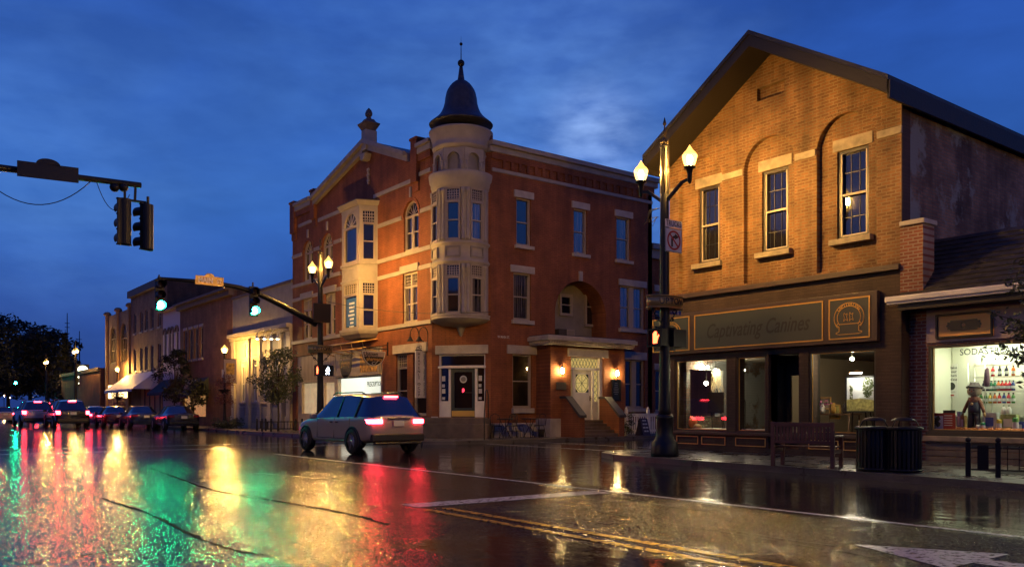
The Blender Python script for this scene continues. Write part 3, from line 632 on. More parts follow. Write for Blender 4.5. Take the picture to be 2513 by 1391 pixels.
# ---- windows on the side front
for i, (a, b) in enumerate(w3R): window(hotel, TR, R_(a, 0)[0], R_(b, 0)[0], z3Rs, z3Rt, fw=.06, sill=(.1, .14, .12), lintel=(.12, .28, .06), gm=('pane', 'curtain_pane', 'curtain_pane')[i])
window(hotel, TR, R_(1260, 0)[0], R_(1303, 0)[0], z2Rs, z2Rt, fw=.06, sill=(.1, .16, .12), lintel=(.16, .28, .06), gm='curtain_pane')
window(hotel, TR, R_(1522, 0)[0], R_(1582, 0)[0], z2Rs, z2Rt, cols=2, mull=.26, fw=.06, sill=(.1, .16, .12), lintel=(.1, .28, .06), gm='curtain_pane')
window(hotel, TR, R_(1535, 0)[0], R_(1582, 0)[0], z1Rs, z1Rt, cols=2, mull=.26, fw=.06, sill=(.1, .16, .12), lintel=(.1, .34, .06), gm='pane_dim')
# ground floor cafe window: real glass, a small lit room behind
a, b = R_(1258, 0)[0], R_(1305, 0)[0]
window(hotel, TR, a, b, z1Rs, z1Rt, fw=.06, sill=(.05, .2, .12), lintel=(.28, .34, .06), gm='shop_glass')
m = MB(TR); m.box(a - .9, b + .9, -2.6, -2.5, .9, 4.0); m.box(a - .9, a - .8, -2.5, -.31, .9, 4.0); m.box(b + .8, b + .9, -2.5, -.31, .9, 4.0); m.box(a - .8, b + .8, -2.5, -.31, z1Rt + .1, z1Rt + .15); m.box(a - .8, b + .8, -2.5, -.31, .85, .9); m.build('cafe_room', 'brown_stone', hotel)
# arched loggia with inner wall
zc = arz0
m = MB(TR)
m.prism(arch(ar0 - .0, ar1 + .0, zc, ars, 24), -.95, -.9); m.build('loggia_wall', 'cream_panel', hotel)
m = MB(TR); n = 24; r = (ar1 - ar0) / 2; cx = mean(ar0, ar1)
pts = [(cx + r * math.cos(math.pi * i / n), ars + r * math.sin(math.pi * i / n)) for i in range(n + 1)]
pts = [(ar1, zc)] + pts + [(ar0, zc)]
m.add([(s, -.3, z) for s, z in pts] + [(s, -.92, z) for s, z in pts], [(i, i + 1, i + 1 + len(pts), i + len(pts)) for i in range(len(pts) - 1)])
m.build('loggia_vault', 'red_brick_x', hotel)
m = MB(TR); m.box(ar0, ar1, -.95, -.0, zc - .1, zc - .01); m.build('loggia_floor', 'cream_panel', hotel)
TI = frame((0, YB + .9, 0), (1, 0, 0), (0, -1, 0))
def RI(px, py): p = ony(px, py, YB + .9); return p.x, p.z
window(hotel, TI, RI(1433, 0)[0], RI(1463, 0)[0], RI(1447, 802)[1], RI(1447, 705)[1], d=.06, fw=.08, gm='pane')
window(hotel, TI, RI(1371, 0)[0], RI(1402, 0)[0], RI(1386, 775)[1], RI(1386, 722)[1], d=.06, fw=.08, gm='pane_dim', lattice=.001, sash=True)
mb = MB(TR); k = R_(1424, 685); mb.box(k[0] - .09, k[0] + .09, -.02, .07, k[1] - .08, k[1] + .32); mb.build('keystone', 'stone', hotel, bevel=.01)
# foundation
m = MB(TR)
m.box(XB, XB + 9, -.02, .05, BZ - .02, BZ + .55); m.build('foundation', 'foundation', hotel, bevel=.02)
# ---- portico
PY = YB - .9
def P_(px, py): p = ony(px, py, PY); return p.x, p.z
TP = frame((0, PY, 0), (1, 0, 0), (0, -1, 0))
px0, px1 = P_(1351, 0)[0], P_(1533, 0)[0]
pzt = P_(1440, 850)[1]
d0, d1 = P_(1401, 0)[0], P_(1481, 0)[0]; dzb, dzt = P_(1440, 1030)[1], P_(1440, 876)[1]
portico = None
m = MB(TP); m.prism([(px0, BZ), (px1, BZ), (px1, pzt), (px0, pzt)], -.25, 0, [rect(d0, d1, dzb, dzt)]); m.box(px0, px0 + .25, -.9, -.25, BZ, pzt); m.box(px1 - .25, px1, -.9, -.25, BZ, pzt)
m.build('porch_wall', 'red_brick_x', hotel)
m = MB(TP); m.box(px0 - .03, d0 - .1, 0, .03, BZ - .02, BZ + .72); m.box(px0 - .03, px0, -.9, 0, BZ - .02, BZ + .72); m.build('foundation', 'foundation', hotel, bevel=.015)
m = MB(TP); ez = P_(1440, 838)[1]
q0, q1 = px0 - .45, px1 + .35
m.box(q0 + .12, q1 - .12, -.9, .30, pzt - .02, pzt + .14); m.box(q0, q1, -.9, .42, pzt + .14, pzt + .30); m.box(q0 + .06, q1 - .06, -.9, .36, pzt + .30, pzt + .34)
for i in range(56):
    c = q0 + .14 + (q1 - q0 - .28) * i / 55; m.box(c - .022, c + .022, .30, .36, pzt + .03, pzt + .13)
for i in range(12):
    c = -.85 + 1.1 * i / 11; m.box(q0 + .06, q0 + .12, c - .022, c + .022, pzt + .03, pzt + .13)
m.build('porch_cornice', 'stone', hotel, bevel=.015)
m = MB(TP); m.box(q0 + .1, q1 - .1, -.9, .3, pzt + .34, pzt + .37); m.build('porch_roof', 'roof_dark', hotel)
m = MB(TP); m.box(d0 - .18, d1 + .22, -.02, .07, dzt, dzt + .32); m.build('lintel', 'stone', hotel, bevel=.012)
# door set back in the porch
dd = -.22; m = MB(TP)
zt1 = P_(1440, 905)[1]                      # transom bar
m.box(d0, d0 + .06, dd - .05, dd + .1, dzb, dzt); m.box(d1 - .16, d1, dd - .05, dd + .16, dzb, dzt); m.box(d0, d1, dd - .05, dd + .1, dzt - .06, dzt); m.box(d0, d1 - .16, dd - .05, dd + .12, zt1 - .05, zt1 + .05)
dl, dr = P_(1414, 0)[0], P_(1459, 0)[0]
m.box(dl - .09, dl, dd - .05, dd + .1, dzb, zt1); m.box(dr, dr + .09, dd - .05, dd + .1, dzb, zt1); m.box(dr + .09, d1 - .16, dd - .05, dd + .05, dzb, dzb + .75)
m.build('door_frame', 'white_trim', hotel, bevel=.006)
mat('amber_glass', (.35, .3, .12), .3, emit=(1, .75, .25), es=.42, var=.5, vscale=14)
mat('lead', (.02, .02, .02), .5)
for a, b, c, e in ((d0 + .06, d1 - .16, zt1 + .05, dzt - .06), (d0 + .06, dl - .09, dzb + .6, zt1 - .05), (dr + .09, d1 - .16, dzb + .75, zt1 - .05)):
    m = MB(TP); m.box(a, b, dd - .02, dd, c, e); g = m.build('leaded_light', 'amber_glass', hotel)
    m = MB(TP); n = max(1, int((b - a) / .16))
    for i in range(n):
        x0, x1 = a + (b - a) * i / n, a + (b - a) * (i + 1) / n; mm = (x0 + x1) / 2
        k = max(1, int((e - c) / .22))
        for j in range(k):
            y0, y1 = c + (e - c) * j / k, c + (e - c) * (j + 1) / k
            m.bar((x0, dd + .006, y0), (x1, dd + .006, y1), .012); m.bar((x1, dd + .006, y0), (x0, dd + .006, y1), .012)
    m.build('leading', 'lead', g)
m = MB(TP); zg0, zg1 = P_(1436, 962)[1], P_(1436, 918)[1]
m.prism(rect(dl, dr, dzb, zt1 - .05), dd - .03, dd + .02, [rect(dl + .15, dr - .15, zg0, zg1)])
for q in (.08, .42): m.box(dl + .14, dr - .14, dd + .02, dd + .035, dzb + q, dzb + q + .26)
door = m.build('door', 'white_trim', hotel, bevel=.006)
m = MB(TP); m.box(dl + .15, dr - .15, dd - .01, dd, zg0, zg1); m.build('door_glass', 'amber_glass', door)
m = MB(TP); cx_, cz_ = (dl + dr) / 2, (zg0 + zg1) / 2; hw, hh = (dr - dl) / 2 - .15, (zg1 - zg0) / 2
ring = [(cx_ + hw * .93 * math.cos(t * math.pi / 12), dd + .006, cz_ + hh * .93 * math.sin(t * math.pi / 12)) for t in range(25)]
for p, q in zip(ring, ring[1:]): m.bar(p, q, .014)
for i in range(8):
    an = math.pi * i / 4; m.bar((cx_, dd + .006, cz_), (cx_ + hw * .9 * math.cos(an), dd + .006, cz_ + hh * .9 * math.sin(an)), .012)
for i in range(4):
    an = math.pi * (i + .5) / 2
    m.prism([(cx_ + math.copysign(hw, math.cos(an)), cz_ + math.copysign(hh, math.sin(an))), (cx_ + math.copysign(hw * .55, math.cos(an)), cz_ + math.copysign(hh, math.sin(an))), (cx_ + math.copysign(hw, math.cos(an)), cz_ + math.copysign(hh * .55, math.sin(an)))], dd, dd + .008)
m.build('leading', 'lead', door)
m = MB(TP); m.ball((dr - .07, dd + .06, dzb + .88), .03); m.box(dr - .09, dr - .05, dd + .02, dd + .035, dzb + .78, dzb + .98); m.build('handle', 'dark_bronze', door)
# steps and cheek walls
SY = PY - 1.15
ck = [(ony(1425, 0, SY).x, ony(1433, 0, SY).x), (ony(1521, 0, SY).x, ony(1530, 0, SY).x)]
n = 5
m = MB()
for i in range(n):
    m.box(ck[0][1], ck[1][0], SY + .05 + i * .22, PY, BZ + (dzb - BZ) * i / n, BZ + (dzb - BZ) * (i + 1) / n - .001)
m.build('steps', 'brown_stone', hotel, bevel=.012)
for a, b in ck:
    w_ = .16
    T2 = frame((0, 0, 0), (0, 1, 0), (1, 0, 0)); m = MB(T2)
    prof = [(SY, BZ), (SY, BZ + .78), (PY - .38, BZ + 1.5), (PY, BZ + 1.5), (PY, BZ)]
    m.prism(prof, a - .04, b + .04); c = m.build('cheek_wall', 'red_brick_x', hotel)
    m = MB(T2); m.prism([(SY - .06, BZ + .76), (SY - .06, BZ + .86), (PY - .36, BZ + 1.6), (PY, BZ + 1.6), (PY, BZ + 1.502), (PY - .38, BZ + 1.502), (SY, BZ + .782)], a - .09, b + .09); m.build('coping', 'slate_cap', c)
# corner door steps
m = MB(TC); m.box(-.5, CW + .15, 0, .95, BZ - .01, dz0 - .24); m.box(-.2, CW, 0, .7, dz0 - .24, dz0 - .02); m.build('stoop', 'brown_stone', hotel, bevel=.02)
m = MB(TC); m.box(-.02, .26, -.02, .04, BZ, BZ + .8); m.build('foundation', 'foundation', hotel)
# corner door
mat('dark_green', (.02, .035, .035), .35); mat('brass', (.75, .5, .12), .35, metal=.8)
o0, o1 = .28, CW - .22; m = MB(TC); zt_ = dz0 + (dz1 - dz0) * .80; dm0, dm1 = o0 + (o1 - o0) * .25, o0 + (o1 - o0) * .77
m.prism(rect(o0, o1, dz0, dz1), -.2, -.06, [rect(o0 + .06, o1 - .06, zt_ + .05, dz1 - .06), rect(o0 + .06, dm0 - .09, dz0 + .62, zt_ - .06), rect(dm0, dm1, dz0 + .0, zt_ - .06), rect(dm1 + .09, o1 - .06, dz0 + .62, zt_ - .06)])
m.box(o0 - .02, o1 + .02, -.06, .03, zt_ - .05, zt_ + .03)
m.build('door_frame', 'white_trim', hotel, bevel=.008)
m = MB(TC)
for r_ in ((o0 + .06, o1 - .06, zt_ + .05, dz1 - .06), (o0 + .06, dm0 - .09, dz0 + .62, zt_ - .06), (dm1 + .09, o1 - .06, dz0 + .62, zt_ - .06)): m.box(r_[0], r_[1], -.16, -.15, r_[2], r_[3])
m.build('pane', 'pane_dim', hotel)
m = MB(TC); m.prism(rect(dm0, dm1, dz0, zt_ - .06), -.17, -.11, [rect(dm0 + .13, dm1 - .13, dz0 + .36, zt_ - .2)]); door2 = m.build('door', 'dark_green', hotel)
m = MB(TC); m.box(dm0 + .13, dm1 - .13, -.15, -.145, dz0 + .36, zt_ - .2); m.build('door_glass', 'pane_dim', door2)
m = MB(TC); m.box(dm0 + .03, dm1 - .03, -.11, -.10, dz0 + .03, dz0 + .25); m.build('kick_plate', 'brass', door2)
m = MB(TC); m.bar((dm0 + .5, -.06, dz0 + .95), (dm1 - .05, -.06, dz0 + .95), .025); m.build('handle', 'dark_bronze', door2)
mat('sticker', (.55, .55, .5), .5); mat('red_glow', (.3, .01, .02), .5, emit=(1, .04, .08), es=2.5)
m = MB(TC); cxx = (dm0 + dm1) / 2; m.lathe([(.145, -.14), (.145, -.135)], (cxx, 0, zt_ - .48), 24, axis='y', sm=False); m.build('door_decal', 'sticker', door2)
m = MB(TC); m.lathe([(.10, -.133), (.10, -.13)], (cxx, 0, zt_ - .48), 20, axis='y', sm=False); m.build('door_decal', 'cream_panel', door2)
m = MB(TC); m.prism([(cxx - .05, dz0 + .95), (cxx + .0, dz0 + .95), (cxx + .05, dz0 + 1.03), (cxx + .02, dz0 + 1.12), (cxx - .05, dz0 + 1.1)], -.14, -.132); m.build('neon_sign', 'red_glow', door2)
m = MB(TC)
for s_ in (o0 + .08, dm1 + .12):
    for j, (w_, h_) in enumerate(((.13, .1), (.14, .18), (.12, .12), (.14, .2))): m.box(s_, s_ + w_, -.148, -.144, dz0 + .68 + j * .24, dz0 + .68 + j * .24 + h_)
m.build('window_stickers', 'sticker', hotel)
m = MB(TC); m.box(.16, CW - .1, -.02, .08, dz1, dz1 + .34); m.build('lintel', 'stone', hotel, bevel=.012)

# ---- turret
tc_ = V((mean(X0, XB), mean(YA, YB), 0)); TZ = tc_.dot(FWD)
def tz(py, r=1.15): return CH + (HY - py) * (TZ - r) / FPX
def tzc(py): return CH + (HY - py) * TZ / FPX
ang = [R(220 + 50 * k) for k in (-1, 0, 1)]
RR = 1.10
def ring(name, prof, m_='cream', n=48, cap=False):
    m = MB(); m.lathe([(r, z) for r, z in prof], tc_, n, cap=cap); return m.build(name, m_, hotel)
ring('turret_base', [(.02, tzc(826)), (.07, tzc(822)), (.10, tzc(815)), (.13, tzc(812)), (.16, tzc(806)), (.20, tzc(803)), (.45, tz(797, .6)), (.78, tz(793, .9)), (1.02, tz(786)), (1.15, tz(780)), (1.17, tz(779)), (1.17, tz(776)), (1.13, tz(775)), (1.18, tz(773)), (1.18, tz(769)), (RR, tz(768))])
ring('turret_cornice', [(RR, tz(646)), (1.13, tz(644)), (1.17, tz(640)), (1.17, tz(637)), (1.12, tz(635)), (1.12, tz(632)), (RR, tz(631)), (RR, tz(600)), (1.13, tz(597)), (1.17, tz(594)), (1.17, tz(590)), (RR, tz(587))])
ring('turret_cornice', [(RR, tz(458)), (1.13, tz(456)), (1.15, tz(448)), (1.17, tz(446)), (1.17, tz(440)), (1.22, tz(434)), (1.24, tz(426)), (1.25, tz(420)), (1.25, tz(416)), (1.12, tz(414)), (1.02, tz(413))])
ring('turret_cornice', [(1.02, tz(357)), (1.07, tz(355)), (1.10, tz(349)), (1.12, tz(346)), (1.08, tz(344)), (1.12, tz(332)), (1.17, tz(320)), (1.21, tz(312)), (1.24, tz(309)), (1.24, tz(305)), (1.1, tz(303))])
# drum walls between the window bays
def drum(name, z0, z1, r0, bays, hw, m_='cream', arched=False):
    """curved wall with openings: bays = centre angles, hw = half angle"""
    m = MB(); n = 96; k = [2 * math.pi * i / n for i in range(n)]
    for i in range(n):
        a = k[i]; b = a + 2 * math.pi / n; c = (a + b) / 2
        if any(abs((c - q + math.pi) % (2 * math.pi) - math.pi) < hw for q in bays): continue
        P = [tc_ + V((r * math.cos(t), r * math.sin(t), z)) for z in (z0, z1) for r in (r0, r0 - .14) for t in (a, b)]
        m.add(P, [(0, 1, 5, 4), (2, 3, 7, 6), (0, 2, 6, 4), (1, 3, 7, 5)])
    return m.build(name, m_, hotel)
def tframe(a, r): 
    n = V((math.cos(a), math.sin(a), 0)); s = V((-math.sin(a), math.cos(a), 0)); return frame(tc_ + n * r, s, n)
HW = R(14.5)
for (zb, zt) in ((tz(768), tz(646)), (tz(587), tz(458))):
    drum('turret_wall', zb, zt, RR, ang, HW)
    for a in ang:
        T = tframe(a, RR * math.cos(HW)); h = RR * math.sin(HW) + .01
        window(hotel, T, -h, h, zb, zt, d=.0, fw=.05, lattice=.235, gm='pane' if a != ang[2] else 'curtain_pane', nx=5, nz=5)
    m = MB()
    for a in ang:
        for da in (-1, 1):
            t = a + da * R(20.5); p = tc_ + V((math.cos(t), math.sin(t), 0)) * (RR + .01)
            m.lathe([(.075, zb), (.075, zb + .12), (.055, zb + .14), (.055, zt - .2), (.08, zt - .17), (.085, zt)], p, 10)
    m.build('turret_columns', 'cream', hotel)
for q in range(-2, 3):
    a = R(220 + 25 * q); T = tframe(a, RR); m = MB(T); h = .30 if q % 2 == 0 else .13
    if q % 2 == 0:
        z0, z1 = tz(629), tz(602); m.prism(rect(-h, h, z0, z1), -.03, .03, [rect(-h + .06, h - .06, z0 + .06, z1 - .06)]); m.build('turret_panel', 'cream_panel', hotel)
za0, za1 = tz(413), tz(357)
NA = 8; anga = [R(220 + 45 * k) for k in range(NA)]
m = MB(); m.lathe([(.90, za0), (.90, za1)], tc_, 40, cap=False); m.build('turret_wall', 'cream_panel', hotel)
m = MB()
for a in anga:
    T = tframe(a, 1.02 * math.cos(R(22.5))); m.T = T; h = 1.02 * math.sin(R(22.5)) + .005; wv = .24
    m.prism(rect(-h, h, za0, za1), -.02, .05, [arch(-wv, wv, za0 + .02, za1 - .42, 12)])
    m.box(-h, -wv + .01, .03, .08, za1 - .48, za1 - .42); m.box(wv - .01, h, .03, .08, za1 - .48, za1 - .42)
    n = 12; m.prism([(wv * 1.25 * math.cos(math.pi * i / n), za1 - .42 + wv * 1.25 * math.sin(math.pi * i / n)) for i in range(n + 1)] + [(wv * math.cos(math.pi * i / n), za1 - .42 + wv * math.sin(math.pi * i / n)) for i in range(n, -1, -1)], .05, .08)
    m.lathe([(.05, za0), (.05, za1 - .5)], (-h + .07, .05, 0), 8); m.lathe([(.05, za0), (.05, za1 - .5)], (h - .07, .05, 0), 8)
m.build('turret_arcade', 'cream', hotel)
prof = [(327, 941), (330, 935), (300, 910), (262, 880), (230, 850), (202, 810), (184, 770), (170, 720), (162, 660), (152, 615), (140, 585), (118, 550), (95, 522), (62, 495), (38, 486), (30, 440), (17, 345)]
m = MB(); m.lathe([(h * .00425 * .885, tzc(80 + v / 4.092)) for h, v in prof], tc_, 32); 
spire = m.build('turret_roof', 'slate', hotel)
m = MB(); zb_ = tzc(80 + 310 / 4.092); m.ball((*tc_.xy, zb_), .135, 16, 10); m.lathe([(.022, zb_), (.012, tzc(80 + 118 / 4.092))], tc_, 8); m.ball((*tc_.xy, tzc(80 + 118 / 4.092)), .062, 12, 8); m.lathe([(.01, tzc(80 + 118 / 4.092)), (.003, tzc(80 + 40 / 4.092))], tc_, 6)
m.build('finial', 'black_metal', hotel)

# ---- canted bay on the street front
bx = X0 - .72
fs0, fs1 = onx(882, HY, bx).y, onx(839, HY, bx).y
b0, b1 = L_(927, 0)[0], None
b1 = fs1 + (fs0 - b0)
bz0, bz1 = L_(925, 803)[1], L_(925, 503)[1]
plan = [(X0, b0), (bx, fs0), (bx, fs1), (X0, b1)]
def bayprism(z0, z1, o, name, m_='cream', o2=None):
    o2 = o if o2 is None else o2
    def off(k): return [(X0 + .05, b0 - k), (bx - k, fs0 - k * .55), (bx - k, fs1 + k * .55), (X0 + .05, b1 + k)]
    P, Q = off(o), off(o2); m = MB()
    m.add([(x, y, z0) for x, y in P] + [(x, y, z1) for x, y in Q], [(0, 1, 5, 4), (1, 2, 6, 5), (2, 3, 7, 6), (0, 3, 2, 1), (4, 5, 6, 7), (0, 4, 7, 3)]); return m.build(name, m_, hotel, bevel=.01)
def bpz(px, py, X): return onx(px, py, X).z
zw2b, zw2t = bpz(860, 807, bx), bpz(860, 694, bx)
zw3b, zw3t = bpz(860, 646, bx), bpz(860, 520, bx)
bayprism(zw2b - .12, zw2b - .02, .10, 'bay_sill'); bayprism(zw2b - .26, zw2b - .12, .04, 'bay_corbel', o2=.10); bayprism(zw2b - .42, zw2b - .26, -.14, 'bay_corbel', o2=.02)
bayprism(zw2t + .02, zw2t + .12, .06, 'bay_sill'); bayprism(zw2t + .12, zw3b - .14, 0, 'bay_apron'); bayprism(zw3b - .14, zw3b - .02, .07, 'bay_sill')
bayprism(zw3t + .0, zw3t + .16, .02, 'bay_frieze'); bayprism(zw3t + .16, zw3t + .34, .08, 'bay_cornice', o2=.2); bayprism(zw3t + .34, zw3t + .38, .20, 'bay_roof', 'slate')
faces = [((bx, fs0), (bx, fs1)), ((X0, b0), (bx, fs0)), ((bx, fs1), (X0, b1))]
for i, (p, q) in enumerate(faces):
    p3, q3 = V((*p, 0)), V((*q, 0)); s = (q3 - p3).normalized(); nn = V((-s.y, s.x, 0)); nn = nn if nn.dot(V((-1, 0, 0))) > 0 or nn.dot(V((-1, -1, 0))) > .0 else -nn
    cdir = (p3 + q3) / 2 - V((X0 + .2, (b0 + b1) / 2, 0)); nn = nn if nn.dot(cdir) > 0 else -nn
    T = frame(p3, s, nn); Ln = (q3 - p3).length; mg = .2 if i == 0 else .10
    for (zb, zt, ar) in ((zw2b, zw2t, False), (zw3b, zw3t, i == 0)):
        hole = arch(mg, Ln - mg, zb + .02, zt - (Ln - 2 * mg) / 2 * .0 - ((Ln - 2 * mg) / 2 if ar else 0) - .04) if ar else rect(mg, Ln - mg, zb + .02, zt - .04)
        m = MB(T); m.prism(rect(0, Ln, zb - .03, zt + .03), -.1, 0, [hole]); m.build('bay_wall', 'cream', hotel)
        window(hotel, T, mg, Ln - mg, zb + .02, zt - .04, d=-.03, fw=.05, arched=ar, lattice=0 if ar else .24, gm='pane' if i == 0 else 'pane_dim', nx=5 if i else 6, nz=4 if i else 5, sash=(i > 0))
    if i < 2:
        m = MB(T); z0, z1 = zw2t + .2, zw3b - .2; m.prism(rect(.12, Ln - .12, z0, z1), .0, .02, [rect(.2, Ln - .2, z0 + .08, z1 - .08)]); m.build('bay_panel', 'cream', hotel)
# banner in the bay window
mat('banner_blue', (.02, .09, .28), .5); mat('ink_white', (.75, .78, .8), .6)
p3, q3 = V((bx, fs0, 0)), V((bx, fs1, 0)); T = frame(p3, (0, 1, 0), (-1, 0, 0)); Ln = (q3 - p3).length
m = MB(T); m.box(.36, Ln - .36, -.045, -.04, zw2b + .12, zw2t - .68); bn = m.build('banner', 'banner_blue', hotel)
m = MB(T)
for i in range(9):
    zq = zw2t - .95 - i * .17; w0_ = (.26, .26, .22, .26, .2, .16, .2, .26, .24)[i]
    k = -w0_
    while k < w0_: q = rnd.uniform(.04, .09); m.box(Ln / 2 - .04 + k, Ln / 2 - .04 + k + q, -.04, -.036, zq, zq + .09); k += q + .03
m.build('lettering', 'ink_white', bn)
# ================================================================ gable fronted brick shop
brick_mat('buff_brick_y', 'y', (.20, .096, .036), (.115, .054, .022), (.19, .125, .066), ms=.014, bump=1.0, var=.38)
brick_mat('buff_brick_x', 'x', (.20, .125, .10), (.12, .078, .062), (.11, .11, .11), bump=1.0, var=.5, patch=(.19, .21, .23))
mat('shop_paint', (.055, .034, .026), .45, bump=.2, var=.2); brick_mat('painted_brick_y', 'y', (.065, .042, .032), (.05, .034, .027), (.05, .033, .026), bump=.6, var=.2)
mat('sign_green', (.045, .055, .05), .4); mat('sign_gold', (.62, .36, .08), .35, metal=.3); mat('sign_letter', (.022, .022, .022), .45)
mat('fascia', (.014, .0115, .0095), .6, bump=.3); mat('dark_frame', (.035, .03, .026), .4)
gA = onx(2212, 0, X0).y; gB = onx(1643, 0, X0).y
def G_(px, py): p = onx(px, py, X0); return p.y, p.z
gm_ = (gA + gB) / 2
gbl = thing('shop_building', 'buff brick building with a steep front gable above a dark shopfront', 'building', (20, gm_, BZ))
TG = frame((X0, 0, 0), (0, 1, 0), (-1, 0, 0))
zApex = onx(1892, 130, X0).z; slope = .62; zEv = zApex - slope * (gB - gA) / 2
zB = (G_(1700, 714)[1] + G_(2200, 652)[1]) / 2
rec = [(G_(1777, 0)[0], G_(1662, 0)[0]), (G_(1949, 0)[0], G_(1826, 0)[0]), (G_(2150, 0)[0], G_(2005, 0)[0])]
rw = 1.46; rec = [((a + b) / 2 - rw / 2, (a + b) / 2 + rw / 2) for a, b in rec]
zsp = G_(2005, 375)[1]
holes = [arch(a, b, zB + .04, zsp, 20) for a, b in rec]
v0, v1 = G_(1925, 0)[0], G_(1858, 0)[0]; vz0, vz1 = G_(1858, 250)[1], G_(1858, 218)[1]
holes.append(rect(v0, v1, vz0, vz1))
m = MB(TG); m.prism([(gA, zB), (gB, zB), (gB, zEv), (gm_, zApex), (gA, zEv)], -.13, 0, holes); m.build('gable_wall', 'buff_brick_y', gbl)
wins = [(1706, 1759, 456, 643), (1862, 1927, 411, 614), (2046, 2124, 361, 584)]
WN = []
zt_ = sum(G_((a + b) / 2, c)[1] for a, b, c, d in wins) / 3; zb_ = sum(G_((a + b) / 2, d)[1] for a, b, c, d in wins) / 3
for a, b, c, d in wins: WN.append((G_(b, 0)[0], G_(a, 0)[0]))
m = MB(TG); m.prism([(gA, zB), (gB, zB), (gB, zEv - .2), (gm_, zApex - .2), (gA, zEv - .2)], -.35, -.132, [rect(a, b, zb_, zt_) for a, b in WN]); m.build('recess_wall', 'buff_brick_y', gbl)
# brick arch rings of headers
for a, b in rec:
    c = (a + b) / 2; m = MB(TG); r0, r1 = rw / 2 + .01, rw / 2 + .2; k = 30
    for i in range(k):
        t0, t1 = math.pi * (i + .08) / k, math.pi * (i + .92) / k
        m.prism([(c + r0 * math.cos(t0), zsp + r0 * math.sin(t0)), (c + r1 * math.cos(t0), zsp + r1 * math.sin(t0)), (c + r1 * math.cos(t1), zsp + r1 * math.sin(t1)), (c + r0 * math.cos(t1), zsp + r0 * math.sin(t1))], -.01, .008)
    m.build('arch_ring', 'buff_brick_y', gbl)
mat('worn_stone', (.24, .20, .145), .75, bump=.6, bscale=10, var=.3, vscale=5)
mat('win_dark', (.03, .026, .022), .4)
mat('curtain', (.16, .12, .09), .8, var=.4, vscale=8)
for i, (a, b) in enumerate(WN):
    T2 = frame((X0 + .13, 0, 0), (0, 1, 0), (-1, 0, 0))
    o = window(gbl, T2, a, b, zb_, zt_, d=-.10, fw=.07, fm='win_dark', gm='pane', sill=(.12, .13, .16, 'worn_stone'), lintel=(.1, .27, .02, 'worn_stone'))
    m = MB(T2); zm = (zb_ + zt_) / 2
    m.box(a + .07, b - .07, -.07, -.055, zb_ + .07, zb_ + .1); m.box(a + .07, b - .07, -.075, -.05, zm - .03, zm + .02)
    for (q0, q1, w_) in ((a + .07, a + .10, 0), (b - .10, b - .07, 0)): m.box(q0, q1, -.08, -.055, zb_ + .07, zt_ - .07)
    m.build('storm_sash', 'sash', o)
    m = MB(T2)
    for q in (1, 2): c = a + .07 + (b - a - .14) * q / 3; m.box(c - .006, c + .006, -.128, -.12, zb_ + .07, zt_ - .07)
    for q in (.25, .5, .75): c = zb_ + (zt_ - zb_) * q; m.box(a + .07, b - .07, -.128, -.12, c - .01, c + .01)
    m.build('muntins', 'black', o)
# spring-line band pieces
zbd = (G_(2180, 318)[1] + G_(1975, 375)[1]) / 2
for a, b in ((gA - .02, rec[2][0] - .02), (rec[2][1] + .02, rec[1][0] - .02), (rec[1][1] + .02, rec[0][0] - .02), (rec[0][1] + .02, gB)):
    m = MB(TG); m.box(a, b, -.02, .035, zt_ + .0, zt_ + .16); m.build('band', 'worn_stone', gbl, bevel=.008)
# shop front zone
gz = BZ
sw = [(G_(1785, 0)[0], G_(1656, 0)[0]), (G_(1880, 0)[0], G_(1806, 0)[0]), (G_(1961, 0)[0], G_(1886, 0)[0]), (G_(2150, 0)[0], G_(1985, 0)[0])]
zw0, zw1 = (G_(1720, 1060)[1] + G_(2060, 1062)[1]) / 2, (G_(1720, 880)[1] + G_(2060, 859)[1]) / 2
zh = G_(1700, 866)[1]
T0 = TG
m = MB(T0); m.prism([(gA, gz), (gB, gz), (gB, zB), (gA, zB)], -.35, .01, [rect(sw[0][0], sw[0][1], zw0, zw1), rect(sw[1][0], sw[1][1], zw0, zw1), rect(sw[2][0], sw[2][1], gz + .12, zw1), rect(sw[3][0], sw[3][1], zw0 + .02, zw1)])
m.build('shopfront_wall', 'painted_brick_y', gbl)
m = MB(T0); m.box(gA, gB + .05, .0, .11, zB - .14, zB - .02); m.build('ledge', 'shop_paint', gbl, bevel=.01)
# window joinery
for (a, b), fm_ in ((sw[0], 'sash'), (sw[1], 'sash'), (sw[3], 'dark_frame')):
    m = MB(T0); m.prism(rect(a, b, zw0, zw1), -.12, -.02, [rect(a + .05, b - .05, zw0 + .04, zw1 - .04)]); w_ = m.build('display_window', 'dark_frame', gbl)
    m = MB(T0); m.box(a + .05, b - .05, -.075, -.068, zw0 + .04, zw1 - .04); m.build('pane', 'shop_glass', w_)
    m = MB(T0); m.prism(rect(a + .05, b - .05, zw0 + .04, zw1 - .04), -.066, -.05, [rect(a + .065, b - .065, zw0 + .055, zw1 - .055)]); m.build('bead', 'sign_gold', w_)
for a, b in ((sw[0][0] + .05, (sw[0][0] + sw[0][1]) / 2 - .06), ((sw[0][0] + sw[0][1]) / 2 + .06, sw[0][1] - .08), (sw[1][0], sw[1][1]), (sw[3][0], (sw[3][0] + sw[3][1]) / 2 - .06), ((sw[3][0] + sw[3][1]) / 2 + .06, sw[3][1])):
    m = MB(T0); z0, z1 = gz + .16, zw0 - .14; m.prism(rect(a, b, z0, z1), .01, .03, [rect(a + .018, b - .018, z0 + .018, z1 - .018)]); m.build('panel_moulding', 'gold', gbl)
m = MB(T0); m.box(sw[3][0], sw[0][1], .0, .08, zw0 - .09, zw0 - .01); m.build('sill', 'shop_paint', gbl, bevel=.01)
